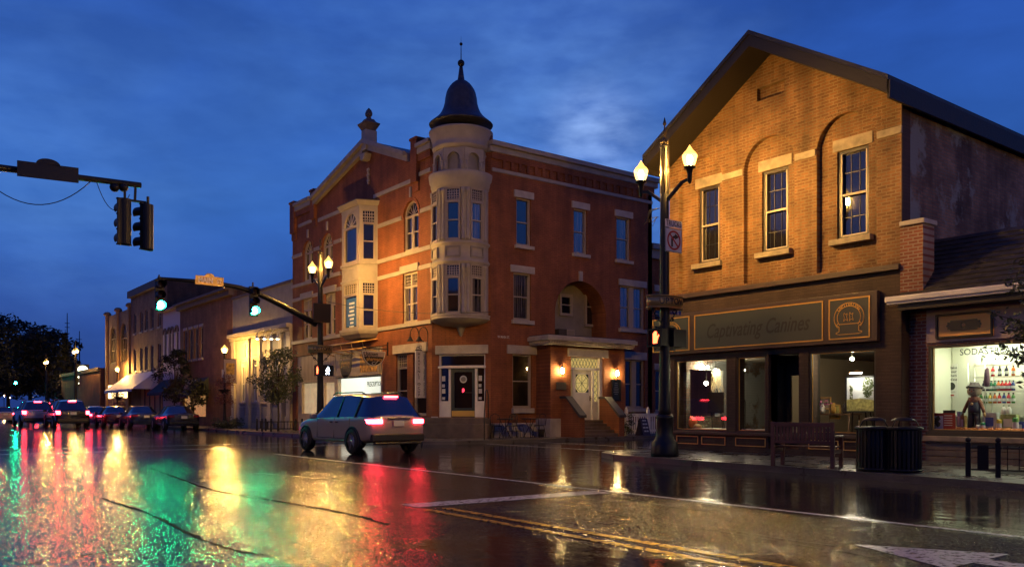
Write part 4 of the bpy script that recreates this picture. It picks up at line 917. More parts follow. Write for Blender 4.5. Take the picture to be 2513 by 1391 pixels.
# recessed door
a, b = sw[2]
m = MB(T0); m.prism(rect(a, b, gz + .12, zw1), -.8, -.74, [rect(a + .1, b - .1, gz + .5, zw1 - .5)]); dr_ = m.build('door', 'dark_frame', gbl)
m = MB(T0); m.box(a + .1, b - .1, -.78, -.77, gz + .5, zw1 - .5); m.build('door_glass', 'shop_glass', dr_)
m = MB(T0); m.box(a + .06, a + .10, -.72, -.66, gz + 1.0, gz + 1.3); m.build('handle', 'dark_bronze', dr_)
m = MB(T0)
for q0, q1 in ((a - .04, a), (b, b + .04)): m.box(q0, q1, -.8, -.1, gz, zw1)
m.build('door_reveal', 'dark_frame', gbl)
# signboard
sx0, sx1 = G_(2160, 0)[0], gB + .02
zs0, zs1 = (G_(1700, 862)[1] + G_(2155, 840)[1]) / 2 - .02, (G_(1690, 770)[1] + G_(2155, 715)[1]) / 2 + .02
m = MB(T0); m.box(sx0, sx1, .0, .12, zs0, zs1); m.build('signboard', 'shop_paint', gbl, bevel=.01)
def signpanel(pa, pb):
    a, b = G_(pb, 0)[0], G_(pa, 0)[0]; z0, z1 = zs0 + .09, zs1 - .10
    m = MB(T0); m.box(a, b, .12, .128, z0, z1); s = m.build('sign_panel', 'sign_green', gbl)
    m = MB(T0); m.prism(rect(a, b, z0, z1), .128, .14, [rect(a + .028, b - .028, z0 + .028, z1 - .028)]); m.build('gilt_border', 'sign_gold', s)
    return s, (a + b) / 2, (z0 + z1) / 2, b - a, z1 - z0
s, cx, cz, w_, h_ = signpanel(1712, 2028)
m = MB(T0); put_text(m, 'Captivating Canines', (cx, cz - .02), .52, True, .134, shear=.35, bold=.012, sx=w_ * .9 / (.52 * 9.0)); m.build('lettering', 'sign_letter', s)
def emblem(s, cx, cz, h):
    m = MB(T0); R0, R1 = h * .36, h * .28; cz2 = cz + h * .02
    for rr in (R0, R1):
        pts = [(cx + rr * 1.1 * math.cos(math.pi * (-.22 + 1.44 * i / 24)), .136, cz2 + rr * math.sin(math.pi * (-.22 + 1.44 * i / 24))) for i in range(25)]
        for p, q in zip(pts, pts[1:]): m.bar(p, q, .012)
    # base scroll
    z0, z1 = cz - h * .38, cz - h * .18
    base = [(-.34, 0), (-.34, -.03), (-.26, -.05), (.26, -.05), (.34, -.03), (.34, 0), (.26, .02), (.26, .14), (.34, .18), (.3, .22), (.2, .2), (-.2, .2), (-.3, .22), (-.34, .18), (-.26, .14), (-.26, .02), (-.34, 0)]
    pts = [(cx + x * h, .136, z0 + .04 + y * h) for x, y in base]
    for p, q in zip(pts, pts[1:]): m.bar(p, q, .012)
    # two small terriers sketched inside
    for dx in (-.09, .06):
        dg = [(-.05, .06), (-.03, .1), (0, .05), (.05, .08), (.03, .0), (.06, -.1), (.0, -.06), (-.05, -.11), (-.03, -.02), (-.05, .06)]
        pts = [(cx - (x + dx) * h, .136, cz2 + .02 + y * h) for x, y in dg]
        for p, q in zip(pts, pts[1:]): m.bar(p, q, .008)
    m.build('emblem', 'sign_gold', s)
    m = MB(T0); n = 11; word = 'CAPTIVATING'
    for i, ch in enumerate(word):
        t = math.pi * (.78 - .56 * i / (n - 1)); rr = (R0 + R1) / 2 + .0
        put_text(m, ch, (cx - rr * 1.1 * math.cos(t), cz2 + rr * math.sin(t)), h * .105, True, .138, rot=t - math.pi / 2, bold=.02)
    m.build('lettering', 'sign_gold', s)
s, cx, cz, w_, h_ = signpanel(2042, 2143); emblem(s, cx, cz, h_)
s, cx, cz, w_, h_ = signpanel(1610, 1700); emblem(s, cx, cz, h_)
# body of the building
XBK = 34
TS_ = frame((0, gA, 0), (1, 0, 0), (0, -1, 0))
m = MB(TS_); m.box(X0 + .35, XBK, -.3, 0, gz, zEv); m.build('side_wall', 'buff_brick_x', gbl)
m = MB(); m.prism([(X0 + .35, gz), (XBK, gz), (XBK, zEv), (X0 + .35, zEv)], gB - .3, gB, [rect(X0 + .5, X0 + 1.9, 1.0, 2.3)])
m.build('side_wall', 'buff_brick_x', gbl)
m = MB(); m.box(XBK - .2, XBK, gA, gB, gz, zEv); m.build('back_wall', 'buff_brick_x', gbl)
# roof: two slopes, rake fascia and soffit
ov, oe = .84, .18; xr = X0 - ov
def rz(y, o=0): return zApex + .17 - slope * abs(y - gm_) + o
e0, e1 = gA - oe, gB + oe
m = MB(); 
for ya, yb in ((e0, gm_), (e1, gm_)):
    P = [(x, y, rz(y, o)) for o in (0.06, .16) for x in (xr - .03, XBK) for y in (ya, yb)]
    m.add(P, [(0, 1, 3, 2), (4, 5, 7, 6), (0, 1, 5, 4), (2, 3, 7, 6), (0, 2, 6, 4), (1, 3, 7, 5)])
m.build('roof', 'roof_dark', gbl)
m = MB()
for ya, yb in ((e0, gm_), (e1, gm_)):
    P = [(x, y, rz(y, o)) for o in (-.22, .055) for x in (xr, xr + .05) for y in (ya, yb)]
    m.add(P, [(0, 1, 3, 2), (4, 5, 7, 6), (0, 1, 5, 4), (2, 3, 7, 6), (0, 2, 6, 4), (1, 3, 7, 5)])
    P = [(x, y, rz(y, o)) for o in (-.2, -.16) for x in (xr + .05, X0) for y in (ya, yb)]
    m.add(P, [(0, 1, 3, 2), (4, 5, 7, 6), (0, 1, 5, 4), (2, 3, 7, 6), (0, 2, 6, 4), (1, 3, 7, 5)])
    m.box(xr, XBK, ya - .03, ya + .03, rz(ya, -.32), rz(ya, .06))
m.build('fascia', 'fascia', gbl)
m = MB(); m.box(X0, X0 + .34, gA - .015, gA + .0, gz, zEv); m.build('corner_strip', 'painted_brick_y', gbl)
# ---- the shop inside
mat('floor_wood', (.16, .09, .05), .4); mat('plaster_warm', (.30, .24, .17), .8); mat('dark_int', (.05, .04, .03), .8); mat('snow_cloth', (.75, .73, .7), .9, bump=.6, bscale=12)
m = MB(); m.box(X0 + .4, X0 + 5, gA + .3, gB - .3, gz + .1, gz + .14); m.build('shop_floor', 'floor_wood', gbl)
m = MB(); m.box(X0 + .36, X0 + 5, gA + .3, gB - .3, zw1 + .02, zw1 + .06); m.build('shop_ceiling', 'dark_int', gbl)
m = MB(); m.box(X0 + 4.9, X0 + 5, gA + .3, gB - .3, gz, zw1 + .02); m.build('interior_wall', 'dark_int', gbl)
ym = sw[1][0] - .12
m = MB(); m.box(X0 + 1.1, X0 + 4.9, sw[1][0] + .02, sw[1][0] + .1, gz + .14, zw1); m.build('partition', 'plaster_warm', gbl)
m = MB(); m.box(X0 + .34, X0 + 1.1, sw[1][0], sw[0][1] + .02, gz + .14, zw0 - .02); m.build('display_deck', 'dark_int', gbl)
m = MB(); m.box(X0 + 2.85, X0 + 2.95, sw[1][1] - .05, sw[0][0] + .25, gz + .14, zw1); m.build('interior_post', 'plaster_warm', gbl)
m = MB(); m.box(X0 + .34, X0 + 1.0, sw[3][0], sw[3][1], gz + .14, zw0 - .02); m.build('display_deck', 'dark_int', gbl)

# ================================================================ small single storey shop
brick_mat('dark_brick_y', 'y', (.22, .075, .045), (.15, .05, .032), (.26, .2, .16), ms=.012, bump=.8, var=.2)
XS = X0 + .3
def S_(px, py, X=XS): p = onx(px, py, X); return p.y, p.z
TSh = frame((XS, 0, 0), (0, 1, 0), (-1, 0, 0))
sA, sB = 2.5, gA - .02
shp = thing('corner_shop', 'low dark brick shop with a steep shingled roof and one bright display window', 'building', (20, 6, BZ))
zt = S_(2300, 745)[1]; wa, wb = 5.2, S_(2280, 0)[0]; wz0, wz1 = (S_(2285, 1058)[1]), (S_(2285, 850)[1] + S_(2500, 833)[1]) / 2
m = MB(TSh); m.prism([(sA, BZ), (sB, BZ), (sB, zt), (sA, zt)], -.25, 0, [rect(wa, wb, wz0, wz1)]); m.build('wall', 'dark_brick_y', shp)
mat('lilac_panel', (.36, .29, .29), .6, bump=.2); mat('stone_rows', (.12, .10, .085), .7, bump=.8, bscale=9, var=.25)
m = MB(TSh); m.box(wa, wb + .04, 0, .03, wz1 + .06, S_(2280, 752)[1]); m.build('fascia_panel', 'lilac_panel', shp)
m = MB(TSh); m.box(wa - .1, wb + .1, 0, .10, wz0 - .20, wz0 - .09); m.build('sill', 'worn_stone', shp, bevel=.01)
m = MB(TSh); m.box(wa - .05, wb + .05, 0, .05, wz0 - .09, wz0 - .0); m.build('sill_board', 'dark_frame', shp)
m = MB(TSh)
for i in range(5): m.box(wa - .1, wb + .06, 0, .04 + .006 * (i % 2), BZ - .02 + i * .128, BZ + .10 + i * .128)
m.build('stone_base', 'stone_rows', shp, bevel=.012)
m = MB(TSh); m.prism(rect(wa, wb, wz0, wz1), -.1, .03, [rect(wa + .06, wb - .06, wz0 + .04, wz1 - .05)]); wn = m.build('display_window', 'dark_frame', shp)
m = MB(TSh); m.prism(rect(wa + .06, wb - .06, wz0 + .04, wz1 - .05), -.04, -.02, [rect(wa + .085, wb - .085, wz0 + .05, wz1 - .06)]); m.build('bead', 'gold', wn)
m = MB(TSh); m.box(wa + .06, wb - .06, -.055, -.05, wz0 + .04, wz1 - .05); m.build('pane', 'shop_glass', wn)
# roof, gutter
xe = X0 - .15; ze = onx(2210, 729, xe).z; xt = ony(2288, 0, gA).x; ztp = ony(2288, 590, gA).z
mat('shingle', (.03, .028, .028), .45, bump=1.0, bscale=7, var=.5, vscale=7)
m = MB(); m.add([(xe, sA, ze), (xe, sB - .0, ze), (xt, sB, ztp), (xt, sA, ztp), (xt + 8, sB, ztp + .1), (xt + 8, sA, ztp + .1)], [(0, 1, 2, 3), (3, 2, 4, 5)])
rows = 12
for i in range(rows):
    t0, t1 = i / rows, (i + 1) / rows; x0, x1 = xe + (xt - xe) * t0, xe + (xt - xe) * t1; z0, z1 = ze + (ztp - ze) * t0, ze + (ztp - ze) * t1
    m.add([(x0 - .012, sA, z0 + .03), (x0 - .012, sB, z0 + .03), (x1, sB, z1 + .008), (x1, sA, z1 + .008), (x0, sA, z0), (x0, sB, z0)], [(0, 1, 2, 3), (0, 1, 5, 4)])
m.build('roof', 'shingle', shp)
m = MB(); m.box(xe - .12, xe + .0, sA, sB + .25, ze - .1, ze + .02); m.box(xe - .09, xe + .02, sA, sB + .22, ze - .15, ze - .1); m.build('gutter', 'white_trim', shp, bevel=.02)
m = MB(); m.box(xe - .02, XS, sA, sB, ze - .28, ze - .14); m.build('soffit', 'fascia', shp)
m = MB(TSh); q = S_(2219, 0)[0]; m.tube([(q, .06, BZ + .02), (q, .06, ze - .3)], .035); m.build('downpipe', 'lilac_panel', shp)
m = MB(); m.box(XS + .25, XS + 9, sA, sA + .2, BZ, zt); m.box(XS + 9, XS + 9.2, sA, sB, BZ, zt); m.build('back_wall', 'dark_brick_y', shp)
# brick pier between the two shops
a, b = onx(2268, 0, X0).y, gA
m = MB(); pzb, pzt = ze + .03, onx(2240, 541, X0).z
m.box(X0 - .05, X0 + .42, a, b + .0, pzb, pzt - .1); pr = m.build('pier', 'dark_brick_y', shp)
m = MB(); m.box(X0 - .10, X0 + .46, a - .05, b - .003, pzt - .1, pzt); m.build('pier_cap', 'stone', pr, bevel=.01)
# interior
mat('white_wall', (.78, .78, .66), .8)
m = MB(); xb = XS + 2.0
m.box(xb, xb + .1, wa - .4, sB - .1, BZ, wz1 + .3); m.box(XS + .26, xb, wb + .02, wb + .1, BZ, wz1 + .3); m.box(XS + .26, xb, wa - .4, wb + .1, wz1 + .12, wz1 + .16); m.box(XS + .26, xb, wa - .4, wb + .1, wz0 - .06, wz0 - .0)
m.box(XS + .26, xb, wa - .5, wa - .4, BZ, wz1 + .3)
m.build('interior_wall', 'white_wall', shp)
mat('fluorescent', (.8, .8, .7), .5, emit=(.94, 1.0, .70), es=30)
for q in (6.2, 7.8):
    m = MB(); m.box(XS + .36, XS + .7, q - .55, q + .55, wz1 + .09, wz1 + .115); m.build('ceiling_light', 'fluorescent', shp)
# ================================================================ buildings further along the street
def Y_(px): return onx(px, HY, X0).y
def Zf(px, py): return onx(px, py, X0).z
brick_mat('brown_brick_y', 'y', (.22, .10, .05), (.17, .075, .04), (.15, .09, .06), bw=.3, bh=.1, bump=.4)
brick_mat('brown_brick_x', 'x', (.13, .07, .045), (.10, .055, .035), (.09, .06, .045), bw=.3, bh=.1, bump=.4)
brick_mat('orange_brick_y', 'y', (.34, .19, .10), (.28, .15, .08), (.22, .15, .1), bw=.3, bh=.1, bump=.4)
mat('white_brick', (.62, .60, .56), .7, bump=.4); mat('grey_render', (.26, .25, .23), .7, bump=.3, var=.15, vscale=2); mat('limestone', (.42, .37, .29), .6, bump=.3, var=.15, vscale=2)
def block(name, label, y0, y1, h, m_, depth=16, side='brown_brick_x', holes=(), roof='roof_dark'):
    b = thing(name, label, 'building', (X0 + 6, (y0 + y1) / 2, BZ))
    m = MB(TL); m.prism([(y0, BZ), (y1, BZ), (y1, h), (y0, h)], -.3, 0, holes); m.build('wall', m_, b)
    m = MB(); m.box(X0 + .3, X0 + depth, y0, y0 + .25, BZ, h); m.build('side_wall', side, b); m = MB(); m.box(X0 + .3, X0 + depth, y1 - .25, y1, BZ, h); m.build('side_wall', side, b)
    m = MB(); m.box(X0 + .3, X0 + depth, y0 + .25, y1 - .25, h - .5, h - .4); m.build('roof', roof, b)
    return b
# pale limestone bank
y0, y1 = YE + .02, Y_(570); h = Zf(650, 712)
zl = Zf(645, 812)
bays = [(Y_(625), Y_(606)), (Y_(655), Y_(640)), (Y_(603), Y_(584))]
bays = []
yy = [Y_(q) for q in (706, 677, 651, 627, 596)]
for q in yy[:]: bays.append((q - .45, q + .45))
zb0, zb1 = BZ + 1.5, zl - 1.5
hs = [rect(a, b, zb0, zb1) for a, b in bays[1:]] + [rect(bays[0][0] - .1, bays[0][1] + .1, BZ + .05, 2.7)]
bank = block('bank_building', 'pale limestone bank front with tall narrow windows between flat pilasters', y0, y1, zl, 'limestone', 14, 'grey_render', hs)
m = MB(TL); m.prism([(y0, zl), (y1, zl), (y1, h), (y0, h)], -.3, -.02); m.build('attic_wall', 'grey_render', bank)
m = MB(); m.box(X0 + .3, X0 + 14, y0, y0 + .2, zl, h); m.box(X0 + .3, X0 + 14, y0 + .2, y1, h - .4, h - .3); m.build('attic_wall', 'grey_render', bank)
m = MB(TL); m.box(y0, y1, 0, .35, zl - .12, zl + .1); m.box(y0, y1, 0, .2, zl - .3, zl - .12); m.build('cornice', 'limestone', bank, bevel=.02)
m = MB(TL); m.box(y0, y1, -.32, .06, h - .0, h + .14); m.build('coping', 'brown_stone', bank)
m = MB(); m.box(X0 + 2, X0 + 3.2, y0 + .4, y0 + 2.4, h, h + .65); m.build('chimney', 'brown_brick_y', bank)
for q in [(a[1] + b[0]) / 2 for a, b in zip(bays, bays[1:])] + [y1 - .4, y0 + .3]:
    m = MB(TL); m.box(q - .24, q + .24, 0, .12, BZ, zl - .3); m.box(q - .3, q + .3, 0, .16, BZ, BZ + .7); m.box(q - .28, q + .28, 0, .15, zl - .55, zl - .35); m.build('pilaster', 'limestone', bank, bevel=.012)
mat('blue_pane', (.10, .12, .14), .1, spec=.8, ior=1.8)
for a, b in bays[1:]:
    window(bank, TL, a, b, zb0, zb1, fw=.07, cols=2, lattice=.12, nx=2, nz=2, sill=(.05, .12, .1, 'limestone'), gm='blue_pane', fm='white_trim', mull=.06)
    m = MB(TL); m.box(a, b, .0, .05, zb1 + .2, zl - .62); m.build('spandrel', 'grey_render', bank)
    m = MB(TL); m.box(a, b, .0, .05, BZ + .3, zb0 - .3); m.build('spandrel', 'grey_render', bank)
a, b = bays[0]; m = MB(TL); m.box(a - .1, b + .1, -.2, -.12, BZ + .05, 2.7); dd_ = m.build('door', 'white_trim', bank)
m = MB(TL); m.box(a + .05, b - .05, -.12, -.11, 1.1, 2.3); m.build('door_glass', 'pane_dim', dd_)
# brown brick building
y0, y1 = Y_(570) + .02, Y_(442); h = Zf(505, 733)
wy = [Y_(q) for q in (455, 468, 481, 494)]
z0, z1 = Zf(470, 882), Zf(470, 808)
sf0, sf1 = Y_(505), Y_(448)
hs = [rect(q - .36, q + .36, z0, z1) for q in wy] + [rect(sf0, sf1, BZ + .6, 2.5)]
bb = block('brick_building', 'plain brown brick two storey building with four tall upper windows and a dark awning', y0, y1, h, 'brown_brick_y', 14, holes=hs)
for q in wy: window(bb, TL, q - .36, q + .36, z0, z1, fw=.07, sill=(.08, .15, .1), lintel=(.08, .2, .04), gm='pane')
m = MB(TL); m.box(y0 - .1, y1 + .1, -.3, .5, h, h + .14); m.box(y0 - .05, y1 + .05, -.1, .25, h - .3, h); m.build('cornice', 'brown_stone', bb)
mat('warm_window', (.2, .12, .05), .3, emit=(1, .5, .14), es=.35, var=.7, vscale=2)
m = MB(TL); m.box(sf0, sf1, -.2, -.15, BZ + .6, 2.5); m.build('shop_window', 'warm_window', bb)
mat('awning_dark', (.012, .018, .016), .7)
def awning(p, y0, y1, zt, zb, out, m_):
    m = MB(TL); m.add([(y0, 0, zt), (y1, 0, zt), (y1, out, zb), (y0, out, zb), (y1, out, zb - .2), (y0, out, zb - .2), (y0, 0, zb), (y1, 0, zb)], [(0, 1, 2, 3), (3, 2, 4, 5), (0, 3, 6), (1, 2, 7)]); return m.build('awning', m_, p)
awning(bb, Y_(512), Y_(486), 3.3, 2.1, 1.3, 'awning_dark')
mat('pale_fascia', (.5, .45, .36), .6)
m = MB(TL); m.box(Y_(484), Y_(450), 0, .1, 2.55, 3.2); m.build('fascia_board', 'pale_fascia', bb)
# white painted
y0, y1 = Y_(442) + .02, Y_(400); h = Zf(420, 762)
wy = [Y_(q) for q in (409, 419, 425, 437)]; wy = [y0 + (y1 - y0) * t for t in (.16, .42, .6, .86)]
z0, z1 = Zf(420, 875), Zf(420, 806)
hs = [arch(q - .34, q + .34, z0, z1 - .34) for q in wy]
wb_ = block('painted_building', 'narrow white painted brick building with four arched upper windows', y0, y1, h, 'white_brick', 12, holes=hs)
for q in wy:
    window(wb_, TL, q - .34, q + .34, z0, z1, fw=.06, arched=True, gm='pane_dim')
    m = MB(TL); m.prism([(q + .48 * math.cos(math.pi * i / 10), z1 - .34 + .48 * math.sin(math.pi * i / 10)) for i in range(11)] + [(q + .35 * math.cos(math.pi * i / 10), z1 - .34 + .35 * math.sin(math.pi * i / 10)) for i in range(10, -1, -1)], 0, .08); m.build('window_hood', 'brown_stone', wb_)
m = MB(TL); m.box(y0, y1, -.3, .4, h, h + .12); m.build('cornice', 'grey_render', wb_)
awning(wb_, y0 + .2, y1 - .2, 3.4, 2.4, 1.2, 'awning_dark')
# tall three storey
y0, y1 = Y_(400) + .02, Y_(321); h = Zf(360, 704)
wy = [Y_(q) for q in (331, 347, 359, 373, 391)]
zz = [(Zf(360, 908), Zf(360, 850)), (Zf(360, 810), Zf(360, 760))]
hs = [rect(q - .42, q + .42, a, b) for q in wy for a, b in zz]
tb = block('tall_building', 'tall three storey brick building with rows of narrow dark windows behind a white awning', y0, y1, h, 'orange_brick_y', 16, holes=hs)
for q in wy:
    for a, b in zz: window(tb, TL, q - .42, q + .42, a, b, fw=.08, sill=(.05, .15, .08), gm='pane_dim')
m = MB(TL); m.box(y0, y1, -.3, .3, h - .4, h + .15); m.build('cornice', 'brown_stone', tb)
mat('awning_white', (.75, .72, .7), .6, bump=.5, bscale=5)
awning(tb, Y_(388), Y_(315), 4.2, 2.75, 1.9, 'awning_white')
mat('yellow_wall', (.55, .34, .12), .6)
m = MB(TL); m.box(y0 + .1, y0 + 6.2, 0, .06, BZ, 2.8); m.build('shop_panelling', 'yellow_wall', tb)
m = MB(TL)
for i in range(4): m.box(y0 + .4 + i * 1.5, y0 + .55 + i * 1.5, .06, .12, BZ, 2.8)
m.build('shop_posts', 'brown_stone', tb)
# arched brick
y0, y1 = Y_(321) + .02, Y_(262); h = Zf(290, 768)
wy = [(Y_(303), 1.3), (Y_(277), 1.1)]
z0, z1 = Zf(290, 890), Zf(290, 797)
hs = [arch(q - w, q + w, z0, z1 - w) for q, w in wy]
ab = block('arcaded_building', 'brick building with two tall arched window bays and round topped piers on the parapet', y0, y1, h, 'orange_brick_y', 14, holes=hs)
for q, w in wy:
    window(ab, TL, q - w, q + w, z0, z1, fw=.1, arched=True, cols=3, gm='pane_dim', fm='brown_stone')
for q in (y0 + .3, (y0 + y1) / 2, y1 - .3):
    m = MB(TL); m.box(q - .24, q + .24, -.3, .15, BZ, h + .15); m.lathe([(.34, h + .15), (.34, h + .32), (.2, h + .46), (0, h + .5)], (q, 0, 0), 12); m.build('pier', 'orange_brick_y', ab)
mat('lit_shop', (.5, .4, .2), .5, emit=(1, .68, .28), es=4.5)
for i in range(4):
    m = MB(TL); a = y0 + .8 + i * (y1 - y0 - 1.4) / 4; m.box(a, a + (y1 - y0 - 2.4) / 4, .0, .05, 2.2, 3.4); m.build('lit_window', 'lit_shop', ab)
# low dark building beyond
y0, y1 = Y_(262) + 3, Y_(262) + 24
lb = block('low_building', 'low dark building beyond the arcaded brick one', y0, y1, 5.2, 'brown_brick_y', 18)
m = MB(TL); m.box(y0, y1, 0, .2, 4.9, 5.25); m.build('cornice', 'brown_stone', lb)
# building glimpsed east of the hotel
nb_ = thing('neighbour_building', 'dark narrow building glimpsed between the hotel and the gabled brick shop', 'building', (32, 28, BZ))
xa = XE + .5; TN = frame((0, YB + .6, 0), (1, 0, 0), (0, -1, 0)); xh = ony(1640, 0, YB + .6).x + 3; zh_ = ony(1612, 615, YB + .6).z
m = MB(TN); m.prism([(xa, BZ), (xh, BZ), (xh, zh_), (xa, zh_)], -.25, 0, [rect(xa + .35, xa + 1.1, 4.6, 6.6), rect(xa + .35, xa + 1.1, 1.1, 3.0)]); m.box(xa, xa + .25, -9, -.25, BZ, zh_); m.build('wall', 'red_brick_x', nb_)
window(nb_, TN, xa + .35, xa + 1.1, 4.6, 6.6, sill=(.1, .15, .1), lintel=(.1, .3, .05), gm='pane_dim'); window(nb_, TN, xa + .35, xa + 1.1, 1.1, 3.0, sill=(.1, .15, .1), lintel=(.1, .3, .05), gm='pane_dim')
m = MB(TN); m.box(xa - .1, xh, -9, .3, zh_, zh_ + .25); m.box(xa - .05, xh, -.3, .15, zh_ - .4, zh_); m.build('cornice', 'cream', nb_)
# ================================================================ buildings on the near side of the street, behind the photographer, seen only in reflections
mat('dim_glass', (.02, .02, .03), .1); mat('room_glow', (.3, .2, .1), .5, emit=(1, .6, .25), es=.8)
for i, (ya, yb, h) in enumerate(((-34, -22, 8.5), (-22, -9, 9.5), (-9, 3, 7.5), (3, 14.5, 10), (26, 37, 10.5), (37, 60, 14), (60, 90, 8))):
    t = thing('street_building', ['plain brick building across the street, first from the south', 'plain brick building across the street, second from the south', 'low brick building just behind the viewpoint', 'tall brick corner building across the crossing from the gabled shop', 'brick corner building across the street from the hotel', 'long brick building across the street from the bank', 'far brick building across the street from the painted one'][i], 'building', (-16, (ya + yb) / 2, 0))
    T = frame((-13.5, 0, 0), (0, 1, 0), (1, 0, 0)); ws = []; n = int((yb - ya) / 2.4)
    for k in range(n): c = ya + (yb - ya) * (k + .5) / n; ws += [rect(c - .5, c + .5, z, z + 1.8) for z in ((4.2, 7.2) if h > 9 else (4.2,))]
    m = MB(T); m.prism([(ya, 0), (yb, 0), (yb, h), (ya, h)], -.3, 0, ws); m.box(ya, yb, -8, -7.8, 0, h); m.box(ya, ya + .2, -7.8, -.3, 0, h); m.box(yb - .2, yb, -7.8, -.3, 0, h); m.box(ya, yb, -7.8, -.3, h - .3, h - .2); m.build('wall', 'brown_brick_y', t)
    m = MB(T); m.box(ya + .2, yb - .2, -.5, -.4, .2, h - .4); m.build('glazing', 'dim_glass', t); m = MB(T); m.box(ya, yb, -.2, .3, h, h + .3); m.build('cornice', 'brown_stone', t)
raised('pavement', [(-13.9, -60), (-10, -60), (-10, 15.8), (-13.9, 15.8)]); raised('pavement', [(-13.9, 25), (-10, 25), (-10, 300), (-13.9, 300)])

t = thing('side_street_building', 'dark brick building further east on the side street', 'building', (44, 34, BZ)); T = frame((0, YB + 1.2, 0), (1, 0, 0), (0, -1, 0))
m = MB(T); m.box(34, 70, -8, 0, BZ, 6.2); m.build('wall', 'brown_brick_x', t); m = MB(T); m.box(33.9, 70.1, -8, .2, 6.2, 6.5); m.build('cornice', 'brown_stone', t)
# ================================================================ things on and beside the hotel
def local(name, label, cat, loc, group=None):
    t = thing(name, label, cat, loc, group); ORG[t] = V((0, 0, 0)); return t
mat('sconce_glow', (.8, .7, .5), .3, emit=(1, .66, .25), es=420); mat('iron', (.01, .01, .01), .7)
for px, py, lb_ in ((1380, 909, 'lit wall lantern left of the porch door'), (1515, 916, 'lit wall lantern right of the porch door')):
    p = ony(px, py, PY - .14); t = local('wall_lantern', lb_, 'lantern', p, 'porch wall lanterns')
    m = MB(); m.lathe([(.0, .20), (.03, .18), (.10, .13), (.075, .12)], (0, 0, 0), 8); m.lathe([(.07, -.13), (.03, -.17), (0, -.2)], (0, 0, 0), 8)
    for i in range(4): a = math.pi / 4 + i * math.pi / 2; m.bar((.075 * math.cos(a), .075 * math.sin(a), -.13), (.085 * math.cos(a), .085 * math.sin(a), .12), .012)
    m.bar((0, .14, .0), (0, .08, .14), .025); m.box(-.04, .04, .12, .14, -.12, .12); m.build('cage', 'iron', t)
    m = MB(); m.lathe([(.0, -.11), (.05, -.10), (.055, .06), (.03, .1), (0, .11)], (0, 0, 0), 10); m.build('bulb', 'sconce_glow', t)
mat('plaque_bronze', (.10, .08, .05), .5, metal=.4, bump=.6, bscale=40)
p = ony(1377, 947, PY - .02); t = local('plaque', 'small dull bronze plaque under the left porch lantern', 'plaque', p); m = MB(SOUTH(0, 0, 0)); m.box(-.26, .26, -.01, .02, -.15, .15); m.build('plate', 'plaque_bronze', t, bevel=.01)
p = ony(1512, 957, PY - .03); t = local('menu_board', 'black framed menu board under the right porch lantern', 'menu board', p)
m = MB(SOUTH(0, 0, 0)); m.prism(rect(-.25, .25, -.45, .45), -.02, .05, [rect(-.2, .2, -.4, .4)]); m.build('frame', 'iron', t, bevel=.01); m = MB(SOUTH(0, 0, 0)); m.box(-.2, .2, -.01, .0, -.4, .4); mb_ = m.build('board', 'dark_green', t)
m = MB(SOUTH(0, 0, 0))
for i in range(7): w_ = rnd.uniform(.08, .15); m.box(-w_, w_, .001, .004, .28 - i * .075, .295 - i * .075)
m.build('writing', 'sticker', mb_)
# small street name plate on the wall
p = ony(1236, 827, YB - .012); t = local('street_name_plate', 'tiny white street name lettering on the red side wall near the turret', 'street sign', p); m = MB(SOUTH(0, 0, 0)); m.box(-.3, .3, -.01, .0, -.06, .06); pl = m.build('plate', 'red_brick_x', t); m = MB(SOUTH(0, 0, 0)); put_text(m, 'W MAIN ST.', (0, 0), .13, False, .003, bold=.015, sx=.85); m.build('lettering', 'sticker', pl)
# air conditioner in the loggia
p = ony(1393, 822, YB - .02); t = local('air_conditioner', 'boxy air conditioner with slatted grille standing in the arched loggia', 'air conditioner', (p.x, p.y + .25, arz0))
m = MB(); m.box(-.42, .42, -.2, .3, 0, .55); m.build('casing', 'dark_int', t, bevel=.01)
m = MB(); 
for i in range(8): m.box(.04 + i * .045, .06 + i * .045, -.225, -.2, .04, .51)
m.build('grille', 'sash', t); m = MB(); m.prism(rect(-.0, .42, .0, .55), -.215, -.2, [rect(.03, .39, .04, .51)]); m.build('rim', 'sash', t)
# vertical cafe sign
ys = YA + .62; a, b = ony(1019, 0, ys).x, ony(1047, 0, ys).x; z1_, z0_ = ony(1030, 862, ys).z, ony(1030, 976, ys).z
t = local('cafe_sign', 'tall narrow white hanging sign reading HEAVENLY CUP at the hotel corner', 'shop sign', ((a + b) / 2, ys, (z0_ + z1_) / 2)); hw, hh = (b - a) / 2, (z1_ - z0_) / 2
m = MB(); m.box(-hw, hw, -.03, .03, -hh, hh); bd = m.build('board', 'white_trim', t, bevel=.01)
m = MB(SOUTH(0, -.031, 0)); st_ = 2 * hh / 13.4
for i, ch in enumerate('HEAVENLY'): put_text(m, ch, (-hw * .42, hh - st_ * (i + .8)), .15, False, .003, bold=.02)
for i, ch in enumerate('CUP'): put_text(m, ch, (-hw * .42, hh - st_ * (i + 10.6)), .15, False, .003, bold=.02)
for r_ in (.06, .045): 
    pts = [(-hw * .42 + r_ * math.cos(k * .4), .003, hh - st_ * 9.4 + r_ * .7 * math.sin(k * .4)) for k in range(17)]
    for p, q in zip(pts, pts[1:]): m.bar(p, q, .01)
for w_, zz in (('ESPRESSO', .55), ('PASTRIES', 0), ('CATERING', -.55)): put_text(m, w_, (hw * .5, zz * hh * 1.15), .11, False, .003, rot=-math.pi / 2, bold=.01)
m.build('lettering', 'ink_black', bd)
m = MB(); m.bar((-hw, 0, hh + .05), (X0 - (a + b) / 2, 0, hh + .05), .03); m.bar((X0 - (a + b) / 2 - .02, 0, hh - .1), (X0 - (a + b) / 2 - .02, 0, hh + .42), .03)
